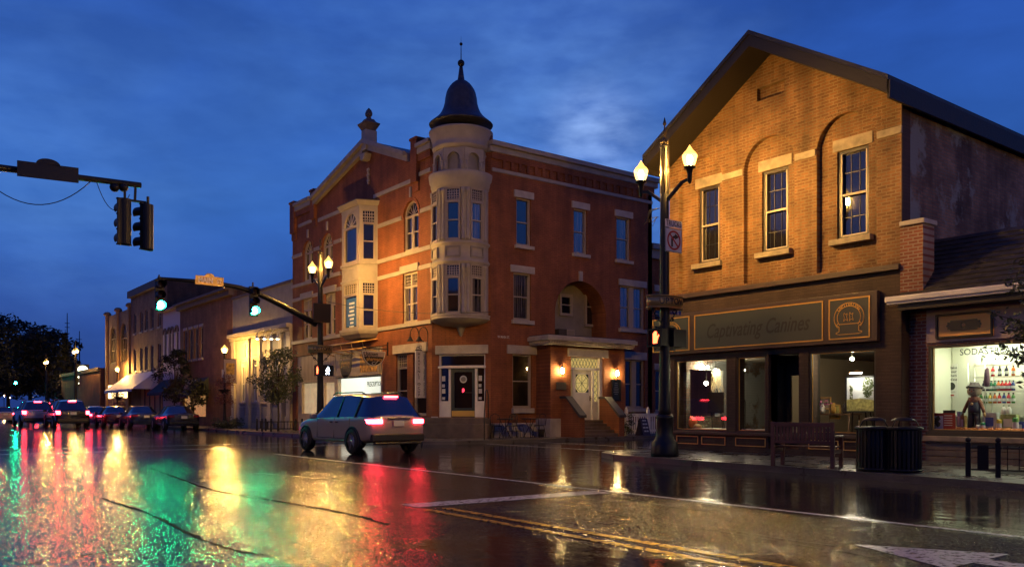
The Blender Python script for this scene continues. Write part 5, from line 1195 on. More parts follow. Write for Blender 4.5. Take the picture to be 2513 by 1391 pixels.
for k in range(3):
    pts = [(-hw + .12 + k * .12 + .06 * math.cos(q * .5), 0, hh + .12 + k * .05 + .06 * math.sin(q * .5)) for q in range(13)]; m.tube(pts, .009, 4)
m.build('scroll_bracket', 'iron', t)
# half moon pharmacy sign on its bracket
yp = onx(952, 0, X0).y
a, b = ony(888, 0, yp).x, ony(945, 0, yp).x; zc_ = ony(916, 862, yp).z; r_ = (b - a) / 2
t = local('pharmacy_sign', 'half moon shaped hanging sign reading Uptown pharmacy on an iron bracket', 'shop sign', ((a + b) / 2, yp, zc_))
m = MB(); n = 20; out_ = [(r_ * math.cos(math.pi + math.pi * i / n), r_ * 1.12 * math.sin(math.pi + math.pi * i / n)) for i in range(n + 1)]
m.prism(out_, -.03, .03); bd = m.build('board', 'ink_black', t)
m = MB(SOUTH(0, -.03, 0)); 
for s_ in (1.0, .88): 
    if s_ == 1.0: ring_ = [(x, z) for x, z in out_]
inn = [(x * .93, z * .93 - .02) for x, z in out_]
m.prism(out_, .0, .008, [inn[::-1]]); m.build('rim', 'white_trim', bd)
m = MB(SOUTH(0, -.03, 0)); m.prism([(-r_ * .9, -.02), (r_ * .9, -.02), (r_ * .86, -.22), (-r_ * .86, -.22)], .001, .006); m.build('name_panel', 'lilac_panel', bd)
m = MB(SOUTH(0, -.03, 0)); put_text(m, 'Uptown', (-.14, -.12), .24, False, .008, bold=.03, sx=.85); m.build('lettering', 'ink_black', bd)
m = MB(SOUTH(0, -.03, 0)); put_text(m, 'pharmacy', (0.02, -.33), .22, False, .008, bold=.025, sx=.85); m.build('lettering', 'gold', bd)
m = MB(SOUTH(0, -.03, 0))
pts = [(.02 + .11 * math.cos(q * .4 + 1.2), .008, -.5 + .06 * math.sin(q * .4 + 1.2)) for q in range(10)] + [(.2, .008, -.38)]
for p, q in zip(pts, pts[1:]): m.bar(p, q, .018)
m.build('ribbon', 'white_trim', bd)
m = MB(); e = X0 - (a + b) / 2; m.bar((-r_, 0, .12), (e, 0, .12), .035); m.bar((e - .02, 0, -.15), (e - .02, 0, .42), .04); m.bar((-r_ * .4, 0, .14), (e, 0, .3), .02)
for q in (-.7, .7): m.bar((q * r_, 0, 0), (q * r_, 0, .12), .012)
m.build('bracket', 'iron', t)
# pharmacy shopfront (part of the hotel)
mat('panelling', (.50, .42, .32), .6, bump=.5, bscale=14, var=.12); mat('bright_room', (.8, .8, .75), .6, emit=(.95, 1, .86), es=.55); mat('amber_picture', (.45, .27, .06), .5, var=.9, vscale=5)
mat('lit_board', (.6, .5, .38), .6, emit=(1, .74, .4), es=.35, var=.3, vscale=3)
def L2(px, py, d=0): p = onx(px, py, X0 - d); return p.y, p.z
zs_ = zSF
m = MB(TL); m.prism(rect(pm0, pm1, BZ, zs_), -.24, -.06, [rect(L2(931, 0)[0], L2(826, 0)[0], .75, L2(878, 926)[1]), rect(L2(818, 0)[0], L2(792, 0)[0], 1.0, L2(800, 938)[1]), rect(L2(786, 0)[0], L2(738, 0)[0], 1.0, L2(760, 938)[1])]); sf = m.build('shopfront', 'panelling', hotel)
m = MB(TL)
s_ = pm0
while s_ < pm1: m.box(s_, s_ + .02, -.06, -.05, L2(800, 930)[1], zs_); s_ += .17
m.build('board_joints', 'cream_panel', sf)
s0_, s1_ = L2(931, 0)[0], L2(822, 0)[0]
m = MB(TL); m.box(s0_, s1_, -.06, .0, L2(878, 922)[1], L2(878, 858)[1]); pn = m.build('signboard', 'stone', sf)
m = MB(TL); m.prism(rect(s0_, s1_, L2(878, 922)[1], L2(878, 858)[1]), .0, .03, [rect(s0_ + .08, s1_ - .08, L2(878, 922)[1] + .08, L2(878, 858)[1] - .08)]); m.build('moulding', 'cream', pn)
c_, zc2 = L2(849, 892); m = MB(TL); m.prism([(c_ + .62 * math.cos(math.pi + math.pi * i / 14), zc2 + .15 + .85 * math.sin(math.pi + math.pi * i / 14)) for i in range(15)], .0, .03); lg = m.build('mortar_logo', 'ink_black', pn)
m = MB(TL); put_text(m, 'Uptown', (c_ + .05, zc2 + .38), .42, True, .012, bold=.03, sx=.8); m.build('lettering', 'ink_black', lg)
m = MB(TL); put_text(m, 'pharmacy', (c_ + .0, zc2 + .0), .36, True, .034, bold=.02, sx=.62); m.build('lettering', 'gold', lg)
m = MB(TL); m.bar((c_ - .5, .02, zc2 + .2), (c_ - .72, .02, zc2 + .55), .12, .03, V((0, 1, 0))); m.bar((c_ - .66, .02, zc2 + .5), (c_ - .5, .02, zc2 + .62), .1, .03, V((0, 1, 0))); m.build('pestle', 'ink_black', lg)
m = MB(TL); m.box(L2(925, 0)[0], L2(884, 0)[0], .0, .02, L2(905, 912)[1], L2(905, 866)[1]); m.build('picture', 'amber_picture', pn)
sr = L2(878, 925)[1]; m = MB(TL); m.box(s0_ - .0, s1_, -1.6, -1.5, BZ, sr + .1); m.box(s0_, s1_, -1.5, -.26, sr + .05, sr + .08); m.box(s1_, s1_ + .06, -1.6, -.26, BZ, sr + .08); m.box(s0_ - .06, s0_, -1.6, -.26, BZ, sr + .08); m.build('lit_room', 'bright_room', sf)
m = MB(TL); m.box(s0_ + .1, s0_ + 1.9, -1.3, -.7, .7, 1.55); m.box(s0_ + .1, s0_ + 2.0, -.85, -.8, 1.8, 1.85); 
for q in (.1, .7, 1.3, 1.95): m.box(s0_ + q, s0_ + q + .05, -.85, -.8, .7, 1.8)
m.build('counter', 'white_trim', sf)
m = MB(TL); put_text(m, 'PRESCRIPTIONS', (s0_ + 1.35, sr - .32), .30, True, -.5, bold=.02, sx=.72); m.build('lettering', 'dark_green', sf)
m = MB(TL); m.box(s0_ + .15, s0_ + .62, -.79, -.78, 1.2, 1.75); m.build('poster', 'sign_blue', sf)
for q0, q1 in ((L2(818, 0)[0], L2(792, 0)[0]), (L2(786, 0)[0], L2(738, 0)[0])):
    m = MB(TL); m.box(q0, q1, -.22, -.2, 1.0, L2(780, 938)[1]); m.build('lit_window', 'lit_board', sf)
m = MB(TL)
z_a = L2(880, 845)[1]
for dz, dd_ in ((.0, .7), (-.28, .62), (.12, .1)): m.tube([(pm0 + .3, dd_, z_a + dz), (L2(818, 0)[0], dd_, z_a + dz)], .035, 6)
for i in range(5): q = pm0 + .5 + i * (L2(818, 0)[0] - pm0 - .6) / 4; m.tube([(q, .0, z_a + .12), (q, .7, z_a), (q, .62, z_a - .28), (q, 0, z_a - .4)], .022, 6)
m.build('awning_frame', 'gold', sf)
# little bell lamps over the corner, bell lamps on the bank
mat('bell_glow', (.8, .7, .5), .3, emit=(1, .78, .42), es=45)
def gooseneck(label, p, lit, group=None, out=.55):
    t = local('gooseneck_lamp', label, 'wall lamp', p, group); T = WEST(0, 0, 0)
    m = MB(); m.tube([(0, 0, -.35), (0, 0, .1)] + [(-out / 2 + out / 2 * math.cos(math.pi * i / 8), 0, .1 + .3 * math.sin(math.pi * i / 8)) for i in range(1, 9)] + [(-out, 0, .0)], .018, 6); m.build('arm', 'iron' if not lit else 'white_trim', t)
    m = MB(); m.lathe([(.02, .02), (.05, .0), (.08, -.08), (.15, -.16)], (-out, 0, 0), 12, cap=False); m.build('shade', 'iron' if not lit else 'white_trim', t)
    if lit: m = MB(); m.ball((-out, 0, -.13), .07); m.build('bulb', 'bell_glow', t)
    return t
for px, lb_ in ((1022, 'dark bell shaped wall lamp above the HEAVENLY CUP sign, left of two'), (1044, 'dark bell shaped wall lamp above the HEAVENLY CUP sign, right of two')):
    p = onx(px + 6, 828, X0); gooseneck(lb_, p, False, 'bell lamps above the cafe sign', .4)
for i, px in enumerate((662, 680, 697, 713)):
    p = onx(px, 826, X0 - .02); gooseneck('bright bell lamp on a looped arm over the bank front by the hotel', p, True, 'bell lamps over the pale bank', .7)
# handrail
p = ony(1180, 1068, YB - .8); q = deep(1163, 1068, p.dot(FWD) - 1.1)
t = local('handrail', 'thin black iron handrail curving up beside the corner door steps', 'handrail', (p.x, p.y - .5, BZ))
m = MB(); m.tube([(-.55, -.5, 0), (-.55, -.5, .9), (-.45, -.38, 1.05), (-.1, .05, 1.75), (0, .1, 1.8), (.05, .1, 1.6), (.05, .1, .75)], .022, 8); m.build('rail', 'iron', t)
mat('fence_white', (.85, .82, .74), .5, bump=.2)
# picket fence beside the porch
fy = YB - 1.5; fa, fb_ = ony(1537, 0, fy).x, ony(1600, 0, fy).x
t = local('picket_fence', 'low white picket fence right of the porch steps', 'fence', (fa, fy, BZ)); W_ = fb_ - fa + 1.0
m = MB(); m.box(0, W_, -.03, .0, .15, .24); m.box(0, W_, -.03, .0, .78, .87); m.box(-.02, W_, -.06, .04, .87, .91); m.build('rails', 'fence_white', t)
n_ = int(W_ / .13)
for i in range(n_): m = MB(); m.box(i * .13 + .02, i * .13 + .08, -.05, -.031, .06, .86); m.build('picket', 'fence_white', t)
for q in (0, (ony(1590, 0, fy).x - fa)): m = MB(); m.box(q - .05, q + .05, -.06, .05, 0, 1.08); m.lathe([(.06, 1.08), (.07, 1.12), (0, 1.2)], (q, 0, 0), 4); m.build('fence_post', 'fence_white', t)
p = ony(1578, 0, fy - .35); t = local('sandwich_board', 'small dark sandwich board with chalk lettering in front of the white picket fence', 'sign', (p.x, p.y, BZ))
m = MB(); 
for k in (-1, 1): m.cbox((0, k * .12, .36), .42, .025, .74, rx=k * .3)
m.build('boards', mat('slate_board', (.05, .04, .06), .6), t)
m = MB(SOUTH(0, -.24, 0)); T3 = Matrix.Translation(V((0, -.13, .36))) @ Matrix.Rotation(-.3, 4, 'X'); m.T = T3 @ SOUTH(0, -.014, 0)
for i in range(4): w_ = (.10, .13, .15, .12)[i]; m.box(-w_, -w_ * .1, .0, .003, .24 - i * .15, .30 - i * .15); m.box(w_ * .1, w_, .0, .003, .24 - i * .15, .30 - i * .15)
m.build('chalk_writing', 'sticker', t)
# cafe tables and bentwood chairs
def bistro_chair(label):
    t = local('cafe_chair', label, 'chair', (0, 0, 0), 'black wire cafe chairs along the hotel wall')
    m = MB(); m.lathe([(.19, .44), (.2, .455), (.19, .47)], (0, 0, 0), 18); m.build('seat', 'iron', t)
    for sx in (-1, 1):
        for sy in (-1, 1): m = MB(); m.tube([(sx * .13, sy * .13, .44), (sx * .19, sy * .19, 0)], .012, 6); m.build('leg', 'iron', t)
    m = MB(); m.tube([(-.17, .16, .44), (-.19, .2, .7), (-.15, .22, .86), (0, .23, .92), (.15, .22, .86), (.19, .2, .7), (.17, .16, .44)], .013, 6)
    for q in (-.1, -.035, .035, .1): m.tube([(q, .17, .46), (q * 1.1, .2, .7), (q * .9, .225, .9)], .006, 5)
    m.tube([(.16 * math.cos(k * .4), .16 * math.sin(k * .4), .25) for k in range(17)], .007, 4); m.build('backrest', 'iron', t)
    return t
def bistro_table(label):
    t = local('cafe_table', label, 'table', (0, 0, 0), 'round cafe tables along the hotel wall')
    m = MB(); m.lathe([(.30, .70), (.32, .71), (.32, .73), (.30, .74)], (0, 0, 0), 24); m.build('tabletop', 'iron', t)
    for k in range(3): a = k * 2.094; m = MB(); m.tube([(.22 * math.cos(a), .22 * math.sin(a), .7), (.04 * math.cos(a), .04 * math.sin(a), .38), (.26 * math.cos(a), .26 * math.sin(a), 0)], .013, 6); m.build('leg', 'iron', t)
    return t
bpy.context.view_layer.update()
ch0 = bistro_chair('x'); tb0 = bistro_table('x')
def place(o, first, x, y, rz, label):
    c = o if first else copy_tree(o)
    c.location = (x, y, BZ); c.rotation_euler = (0, 0, rz); c['label'] = label
cyy = YB - .62
for i, (px, rz_, lb_) in enumerate(((1219, 2.2, 'black wire cafe chair nearest the corner steps'), (1248, -1.2, 'black wire cafe chair tucked left of the middle table'), (1272, 1.4, 'black wire cafe chair in the middle of the row'), (1318, -1.4, 'black wire cafe chair nearest the porch'))):
    x = ony(px, 0, cyy).x; place(ch0, i == 0, x, cyy - (i % 2) * .12, rz_, lb_)
for i, (px, lb_) in enumerate(((1232, 'round black cafe table nearest the corner steps'), (1292, 'round black cafe table nearest the porch'))): place(tb0, i == 0, ony(px, 0, cyy).x, cyy - .2, 0, lb_)
mat('terracotta', (.05, .04, .035), .7)
p = ony(1330, 0, YB - .4); t = local('plant_pot', 'dark pot with a small plant at the end of the cafe tables', 'plant', (p.x, p.y, BZ)); m = MB(); m.lathe([(.12, 0), (.17, .26), (.18, .3), (.15, .3)], (0, 0, 0), 14); m.build('pot', 'terracotta', t)

# ================================================================ pavement furniture by the gabled shop
mat('bench_wood', (.13, .05, .035), .45, bump=.3, bscale=20, var=.25)
b0_, b1_ = gnd(1897, 1143, BZ), gnd(2043, 1149, BZ); bl = (b1_ - b0_).length; an = math.atan2((b1_ - b0_).y, (b1_ - b0_).x)
t = local('park_bench', 'brown slatted wooden bench with its back to the street beside the litter bins', 'bench', ((b0_ + b1_) / 2))
L = bl
m = MB(); 
for i in range(5): m.box(-L / 2, L / 2, .10 + i * .085, .17 + i * .085, .42, .445)
m.build('seat', 'bench_wood', t, bevel=.006)
m = MB(); m.box(-L / 2, L / 2, -.02, .02, .86, .95); m.box(-L / 2, L / 2, -.02, .02, .50, .56)
n_ = 15
for i in range(n_): x = -L / 2 + .08 + (L - .16) * i / (n_ - 1); m.box(x - .025, x + .025, -.012, .012, .56, .86)
m.build('backrest', 'bench_wood', t, bevel=.006)
for k in (-1, 1):
    m = MB(); m.box(k * L / 2 - .035, k * L / 2 + .035, -.035, .035, 0, .96); m.build('leg', 'bench_wood', t, bevel=.006)
    m = MB(); m.box(k * L / 2 - .035, k * L / 2 + .035, .50, .57, 0, .64); m.build('leg', 'bench_wood', t, bevel=.006)
    m = MB(); m.box(k * L / 2 - .045, k * L / 2 + .045, -.03, .62, .64, .675); m.build('armrest', 'bench_wood', t, bevel=.01)
    m = MB(); m.box(k * L / 2 - .02, k * L / 2 + .02, .035, .5, .30, .38); m.build('side_rail', 'bench_wood', t)
t.rotation_euler = (0, 0, an); t.scale = (1, 1, .88)
def litter_bin(label):
    t = local('litter_bin', label, 'litter bin', (0, 0, 0), 'slatted black litter bins')
    m = MB(); m.lathe([(.26, .04), (.27, .74)], (0, 0, 0), 20); m.build('liner', 'black', t)
    m = MB(); n = 26
    for i in range(n):
        a = 2 * math.pi * i / n; m.T = Matrix.Rotation(a, 4, 'Z'); m.box(.275, .29, -.022, .022, .03, .74)
    m.T = Matrix.Identity(4)
    m.build('slats', 'black_metal', t)
    m = MB(); m.lathe([(.27, .72), (.31, .73), (.325, .75), (.31, .775), (.27, .78)], (0, 0, 0), 28); m.lathe([(.27, .02), (.30, .02), (.30, .06), (.27, .06)], (0, 0, 0), 28); m.build('rim', 'black_metal', t)
    m = MB(); m.lathe([(.2, .88), (.19, .90), (.13, .93), (.06, .945), (0, .95)], (0, 0, 0), 20)
    for i in range(3): a = i * 2.094 + .5; m.tube([(.19 * math.cos(a), .19 * math.sin(a), .89), (.26 * math.cos(a), .26 * math.sin(a), .77)], .012, 6)
    m.build('hood', 'black_metal', t); return t
lb0 = litter_bin('x')
for i, (px, lb_) in enumerate(((2163, 'slatted black litter bin nearer the wooden bench'), (2237, 'slatted black litter bin nearer the bright display window'))):
    g = gnd(px, 1158 + 3 * i, BZ); g += FWD * .3; c = lb0 if i == 0 else copy_tree(lb0); c.location = g; c.rotation_euler = (0, 0, i * .3); c['label'] = lb_
# tree pit railings
def railing(label, loc, rz, L, wide=True, group='black railings round the tree pits', post_=.1):
    t = local('tree_guard', label, 'railing', (0, 0, 0), group)
    for x in (0, .42, L):
        m = MB(); m.box(x - post_ / 2, x + post_ / 2, -post_ / 2, post_ / 2, 0, .55); m.build('post', 'black_metal', t, bevel=.006)
        m = MB(); m.ball((x, 0, .59), .045, 10, 8); m.build('ball_cap', 'black_metal', t)
    m = MB(); m.box(.13, .29, -.01, .01, .1, .5); m.build('name_plate', 'black_metal', t)
    m = MB(); m.box(0, L, -.012, .012, .45, .475); m.box(0, L, -.012, .012, .10, .125); x = .55
    while x < L: m.box(x - .008, x + .008, -.008, .008, .11, .45); m.ball((x, 0, .49), .014, 6, 5); x += .16
    m.build('rails', 'black_metal', t); t.location = loc; t.rotation_euler = (0, 0, rz); return t
ga, gb_ = gnd(2376, 1168, BZ), gnd(2422, 1163, BZ)
railing('low black railing with ball capped posts by the bright display window', ga, math.atan2(-1, .35), 3.2, post_=.075)
g = deep(683, 1055, 42.0); g.z = BZ
railing('low black railing round the small street tree by the bank', g + V((-.9, -.2, 0)), R(-20), 1.9)
railing('low black railing on the far side of the small street tree', g + V((-.6, 1.3, 0)), R(-20), 1.9)
# soil in the pit
sheet('soil', [(15.0, 3.4), (16.4, 3.4), (16.4, 6.6), (15.0, 6.6)], BZ + .004, 'earth')
# ================================================================ in the gabled shop's windows
def Gi(px, py, d): return onx(px, py, X0 + d)
mat('pumpkin', (.55, .13, .03), .45, bump=.3); mat('gourd', (.5, .3, .12), .5); mat('stem', (.12, .12, .04), .7)
p = Gi(1690, 1056, .6); t = local('pumpkin', 'large ribbed orange pumpkin in the left display window', 'pumpkin', (p.x, p.y, zw0 + .02))
m = MB(); n = 40; vs, fs = [], []
for i in range(13):
    th = math.pi * i / 12
    for j in range(n):
        a = 2 * math.pi * j / n; rr = .235 * (1 - .09 * abs(math.cos(a * 5))) * math.sin(th) ** .8 if 0 < i < 12 else 0; vs.append((rr * math.cos(a), rr * math.sin(a), .19 - .19 * math.cos(th)))
fs = [(i * n + j, i * n + (j + 1) % n, (i + 1) * n + (j + 1) % n, (i + 1) * n + j) for i in range(12) for j in range(n)]
m.add(vs, fs, True); m.build('flesh', 'pumpkin', t); m = MB(); m.tube([(0, 0, .36), (.02, 0, .42), (.05, .01, .46)], [.03, .02, .018], 7); m.build('stem', 'stem', t)
for px, lb_, c in ((1712, 'small yellow gourd against the large pumpkin', .5),):
    p = Gi(px, 1056, .4); m = MB(); m.ball((0, 0, .085), .1, 14, 10, (1, 1.25, .85)); m.v = [q + V((p.x, p.y, zw0 + .01)) for q in m.v]; tag(m.build('gourd', 'gourd', org=(p.x, p.y, zw0 + .01)), lb_, 'gourd')
m = MB(); T_ = frame((0, 0, 0), (1, 0, 0), (0, 1, 0)); nn_ = 14; vs = []
for i in range(nn_):
    for j in range(nn_): vs.append((X0 + .25 + .7 * i / (nn_ - 1), sw[1][0] + .02 + (Gi(1707, 0, .5).y - sw[1][0]) * j / (nn_ - 1), zw0 + .02 + .05 * rnd.random() * (0 < i < nn_ - 1)))
m.add(vs, [(i * nn_ + j, i * nn_ + j + 1, (i + 1) * nn_ + j + 1, (i + 1) * nn_ + j) for i in range(nn_ - 1) for j in range(nn_ - 1)], True); tag(m.build('snow_cloth', 'snow_cloth'), 'crumpled white cloth spread over the floor of the left display window', 'cloth')
def easel(label, px, py0, py1, w, d, board, tilt=.0, legs=True):
    p = Gi(px, (py0 + py1) / 2, d); h = (Gi(px, py0, d).z - Gi(px, py1, d).z); t = local('easel', label, 'easel', (p.x, p.y, p.z))
    T = frame((0, 0, 0), (0, 1, 0), V((-1, 0, 0)))
    m = MB(T); zb = zw0 - p.z + .02
    for s_ in (-.35, .35): m.bar((s_ * w, -.03, -h / 2), (s_ * w * 1.3, -.1, zb), .02)
    m.bar((0, -.03, h / 2 + .1), (0, -.3, zb), .02); m.box(-w / 2 - .02, w / 2 + .02, -.02, .04, -h / 2 - .03, -h / 2); m.build('legs', 'iron', t)
    return t, T, h
t, T, h = easel('black easel holding a dark board in the left display window', 1757, 962, 1010, .46, .55, None)
m = MB(T); m.box(-.26, .26, -.01, .01, -h / 2, h / 2); m.build('board', 'black', t)
# painting of a meadow
t, T, h = easel('easel with a brightly lit landscape painting in the wide display window', 2112, 926, 1008, .6, .45, None)
mat('paint_sky', (.75, .78, .74), .5, var=.15, vscale=4); mat('paint_meadow', (.45, .40, .12), .5, var=.5, vscale=14); mat('paint_tree', (.16, .20, .07), .6, var=.7, vscale=30); mat('paint_track', (.8, .8, .66), .5)
w_ = .66; m = MB(T); m.box(-w_ / 2, w_ / 2, .0, .015, -h / 2, h / 2); cv = m.build('canvas', 'paint_sky', t)
m = MB(T); m.prism([(-w_ / 2, -h / 2), (w_ / 2, -h / 2), (w_ / 2, -h * .16), (0, -h * .12), (-w_ / 2, -h * .18)], .016, .018); m.build('meadow', 'paint_meadow', cv)
m = MB(T)
for k in range(150):
    a = rnd.random() * 6.28; r__ = rnd.random() ** .5; x = -.18 + .14 * r__ * math.cos(a); z = .16 * h / .8 + .30 * h * r__ * math.sin(a); s_ = .018
    m.prism([(max(-w_ / 2, x - s_), z - s_), (x + s_, z - s_ * .6), (x + s_ * .5, z + s_), (max(-w_ / 2, x - s_ * .7), z + s_ * .7)], .017, .0195)
for k in range(60): x = .22 + rnd.uniform(-.035, .035); z = rnd.uniform(-.15, .25) * h; m.prism([(x - .01, z - .02), (x + .012, z), (x, z + .03)], .017, .0195)
for k in range(16): x = -.3 + k * .02; m.box(x, x + .005, .017, .0195, -.18 * h, -.1 * h)
m.build('painted_trees', 'paint_tree', cv)
m = MB(T); m.prism(rect(-w_ / 2 - .035, w_ / 2 + .035, -h / 2 - .035, h / 2 + .035), -.01, .03, [rect(-w_ / 2, w_ / 2, -h / 2, h / 2)]); m.build('frame', 'black', t)
m = MB(T); m.tube([(0, .02, h / 2 + .05), (0, .1, h / 2 + .16), (0, .2, h / 2 + .14)], .01, 6); m.box(-.16, .16, .17, .22, h / 2 + .10, h / 2 + .13); pl = m.build('picture_light', 'gold', t)
mat('spot_glow', (.9, .85, .7), .3, emit=(1, .82, .52), es=1100); mat('bulb_warm', (.9, .8, .6), .3, emit=(1, .80, .46), es=75); mat('picture_glow', (.9, .85, .7), .3, emit=(1, .95, .8), es=260)
m = MB(T); m.box(-.14, .14, .18, .21, h / 2 + .09, h / 2 + .099); m.build('picture_tube', 'picture_glow', t)
def bulb(name, label, px, py, d, r, m_, cat='lamp', grp=None):
    p = Gi(px, py, d); t = local(name, label, cat, p, grp); m = MB(); m.ball((0, 0, 0), r, 12, 8); m.build('bulb', m_, t)
    m = MB(); m.tube([(0, 0, r * .8), (0, 0, zw1 + .02 - p.z)], .008, 5); m.lathe([(r * .5, r * .7), (.02, r * 1.3)], (0, 0, 0), 10); m.build('cord', 'iron', t)
bulb('paper_lantern', 'glowing white globe lantern in the left display window', 1720, 899, .8, .085, 'bulb_warm', 'lantern')
bulb('pendant_lamp', 'small bright bulb right of the globe lantern, higher of two', 1737, 900, 1.0, .03, 'spot_glow', grp='small bulbs in the left display window')
bulb('pendant_lamp', 'small bright bulb right of the globe lantern, lower of two', 1755, 908, 1.0, .03, 'spot_glow', grp='small bulbs in the left display window')
bulb('pendant_lamp', 'tiny bulb in the narrow display window', 1827, 908, 1.6, .022, 'spot_glow')
bulb('spotlight', 'bright spotlight hanging above the lit painting', 2091, 880, .5, .04, 'spot_glow', 'spotlight')
bulb('table_lamp', 'small glowing lamp deep inside the shop behind the door', 1931, 993, 2.6, .05, 'bulb_warm')
bulb('display_lamp', 'glowing cluster lamp behind the black easel', 1733, 940, 1.3, .06, 'bulb_warm')
# draped netting
mat('netting', (.5, .42, .25), .7); m = MB(); p = Gi(1755, 905, 1.15)
for k in range(26):
    x0_ = rnd.uniform(-.35, .12); pts = [(rnd.uniform(-.02, .02), x0_ * .4, 0)]
    for q in range(1, 9): pts.append((rnd.uniform(-.04, .04), x0_ * (.4 + .09 * q) + .05 * math.sin(q * 1.3 + k), -.12 * q + rnd.uniform(-.03, .03)))
    m.tube([V(q) + p for q in pts], .006, 4)
tag(m.build('draped_netting', 'netting', org=p), 'pale tangled netting draped behind the black easel', 'netting')
# orchids
mat('orchid', (.45, .08, .22), .5)
for px, py, lb_ in ((2028, 990, 'pink orchid spray in the wide display window, upper'), (1985, 1013, 'purple orchid spray low at the left of the wide display window')):
    p = Gi(px, py, .6); t = local('orchid', lb_, 'flower', p); m = MB()
    for k in range(12): c = V((rnd.uniform(-.05, .05), rnd.uniform(-.17, .17), rnd.uniform(-.08, .08))); m.ball(c, .022, 6, 4, (1, 1, .6))
    m.build('blossoms', 'orchid', t); m = MB(); m.tube([(0, -.1, 0), (0, -.12, -.1), (0, -.05, zw0 - p.z + .1)], .006, 4); m.lathe([(.05, zw0 - p.z), (.07, zw0 - p.z + .12)], (0, -.05, 0), 10); m.build('stem_and_pot', 'terracotta', t)
# bird cage and vases in the narrow window
p = Gi(1818, 1000, .5); t = local('bird_cage', 'dark wire bird cage with pitched top in the narrow display window', 'bird cage', (p.x, p.y, zw0 + .02)); m = MB()
for i in range(14): a = 2 * math.pi * i / 14; m.tube([(.12 * math.cos(a), .12 * math.sin(a), .02), (.12 * math.cos(a), .12 * math.sin(a), .75), (0, 0, 1.02)], .006, 4)
for z in (.02, .4, .75): m.tube([(.12 * math.cos(k * .4), .12 * math.sin(k * .4), z) for k in range(17)], .008, 4)
m.build('bars', 'iron', t)
m = MB(); p = Gi(1733, 1035, .6)
for k in range(90): c = V((rnd.uniform(-.1, .1), rnd.uniform(-.14, .14), rnd.uniform(-.02, .34))); d_ = V((rnd.uniform(-1, 1), rnd.uniform(-1, 1), rnd.uniform(-.5, 1))).normalized() * .05; e_ = d_.orthogonal().normalized() * .018; m.add([p + V((0, 0, zw0 - p.z)) + c + q for q in (-e_, d_, e_, -d_)], [(0, 1, 2, 3)])
tag(m.build('dried_plant', 'leaf', org=p), 'bushy dried plant at the foot of the black easel', 'plant')
m = MB()
for k in range(8): m.ball((X0 + .25, sw[1][0] + .12 + .11 * k, zw0 + .03), .03 + .012 * (k % 3), 8, 6)
tag(m.build('pebbles', 'snow_cloth'), 'row of pale stones along the sill of the narrow display window', 'stones', kind='stuff')
# framed picture and sheet on the partition
p = Gi(1872, 970, 2.2)
t = local('framed_picture', 'dark framed picture on the wall of the narrow display window', 'picture', (X0 + 2.6, sw[1][0] + .12, p.z)); m = MB(frame((0, 0, 0), (1, 0, 0), (0, 1, 0))); m.box(-.3, .3, 0, .03, -.33, .33); m.build('frame', 'black', t)

# ================================================================ bright little shop: sign and window display
def S2(px, py, d=0): return onx(px, py, XS + d)
mat('sign_tan', (.85, .46, .12), .5, var=.1)
a, b = S2(2441, 0).y, S2(2300, 0).y; z0_, z1_ = (S2(2300, 833).z + S2(2441, 823).z) / 2, (S2(2300, 772).z + S2(2441, 762).z) / 2
t = local('framed_sign', 'tan framed signboard with a dark shaped plaque above the bright display window', 'shop sign', (XS, (a + b) / 2, (z0_ + z1_) / 2)); hw, hh = (b - a) / 2, (z1_ - z0_) / 2
Tn = frame((0, 0, 0), (0, 1, 0), (-1, 0, 0)); m = MB(Tn); m.box(-hw, hw, .03, .06, -hh, hh); m.build('board', 'sign_tan', t)
m = MB(Tn); m.prism(rect(-hw, hw, -hh, hh), .06, .09, [rect(-hw + .045, hw - .045, -hh + .045, hh - .045)]); m.build('frame', 'black', t, bevel=.005)
m = MB(Tn); m.prism([(x * hw * 1.35, z * hh * 4.2) for x, z in [(-.34, -.1), (.34, -.1), (.36, -.07), (.42, -.07), (.42, -.03), (.46, 0), (.42, .03), (.42, .07), (.36, .07), (.34, .1), (-.34, .1), (-.36, .07), (-.42, .07), (-.42, .03), (-.46, 0), (-.42, -.03), (-.42, -.07), (-.36, -.07)]], .06, .075); m.build('plaque', 'ink_black', t)
m = MB(Tn); m.lathe([(.04, .076), (.03, .08)], (0, 0, 0), 16, axis='y'); m.build('medallion', 'sign_tan', t)
# lettering on the back wall
mat('letter_grey', (.03, .03, .05), .5)
xw = XS + 1.0
def Si(px, py): return onx(px, py, xw)
p = Si(2345, 866); q = Si(2480, 858)
t = local('wall_lettering', 'dark capital lettering high inside the bright display window', 'lettering', (xw, (p.y + q.y) / 2 - .12, (p.z + q.z) / 2))
m = MB(frame((0, 0, 0), (0, 1, 0), (-1, 0, 0))); put_text(m, 'SODASTREAM', (0, 0), .19, True, .003, bold=.006, sx=.98); m.build('letters', 'letter_grey', t)
m = MB(); m.box(xw + .001, xw + .08, wa - .3, wb, wz0 + .3, wz1 + .05)
m.build('display_backing', 'white_wall', shp)
mat('poster_white', (.75, .74, .68), .5); mat('poster_red', (.40, .04, .03), .5); mat('lilac_paper', (.5, .45, .55), .5)
Ti = frame((0, 0, 0), (0, 1, 0), (-1, 0, 0))
p = Si(2331, 934); t = local('wine_poster', 'white poster with a red wine glass reading Make Your Own Wine', 'poster', (xw - .01, p.y, p.z)); m = MB(Ti); m.box(-.17, .17, 0, .008, -.36, .36); m.build('sheet', 'poster_white', t)
m = MB(Ti)
for i, w_ in enumerate(('Make', 'Your', 'Own', 'Wine')): put_text(m, w_, (-.07, .28 - i * .085), .085, True, .010, bold=.012)
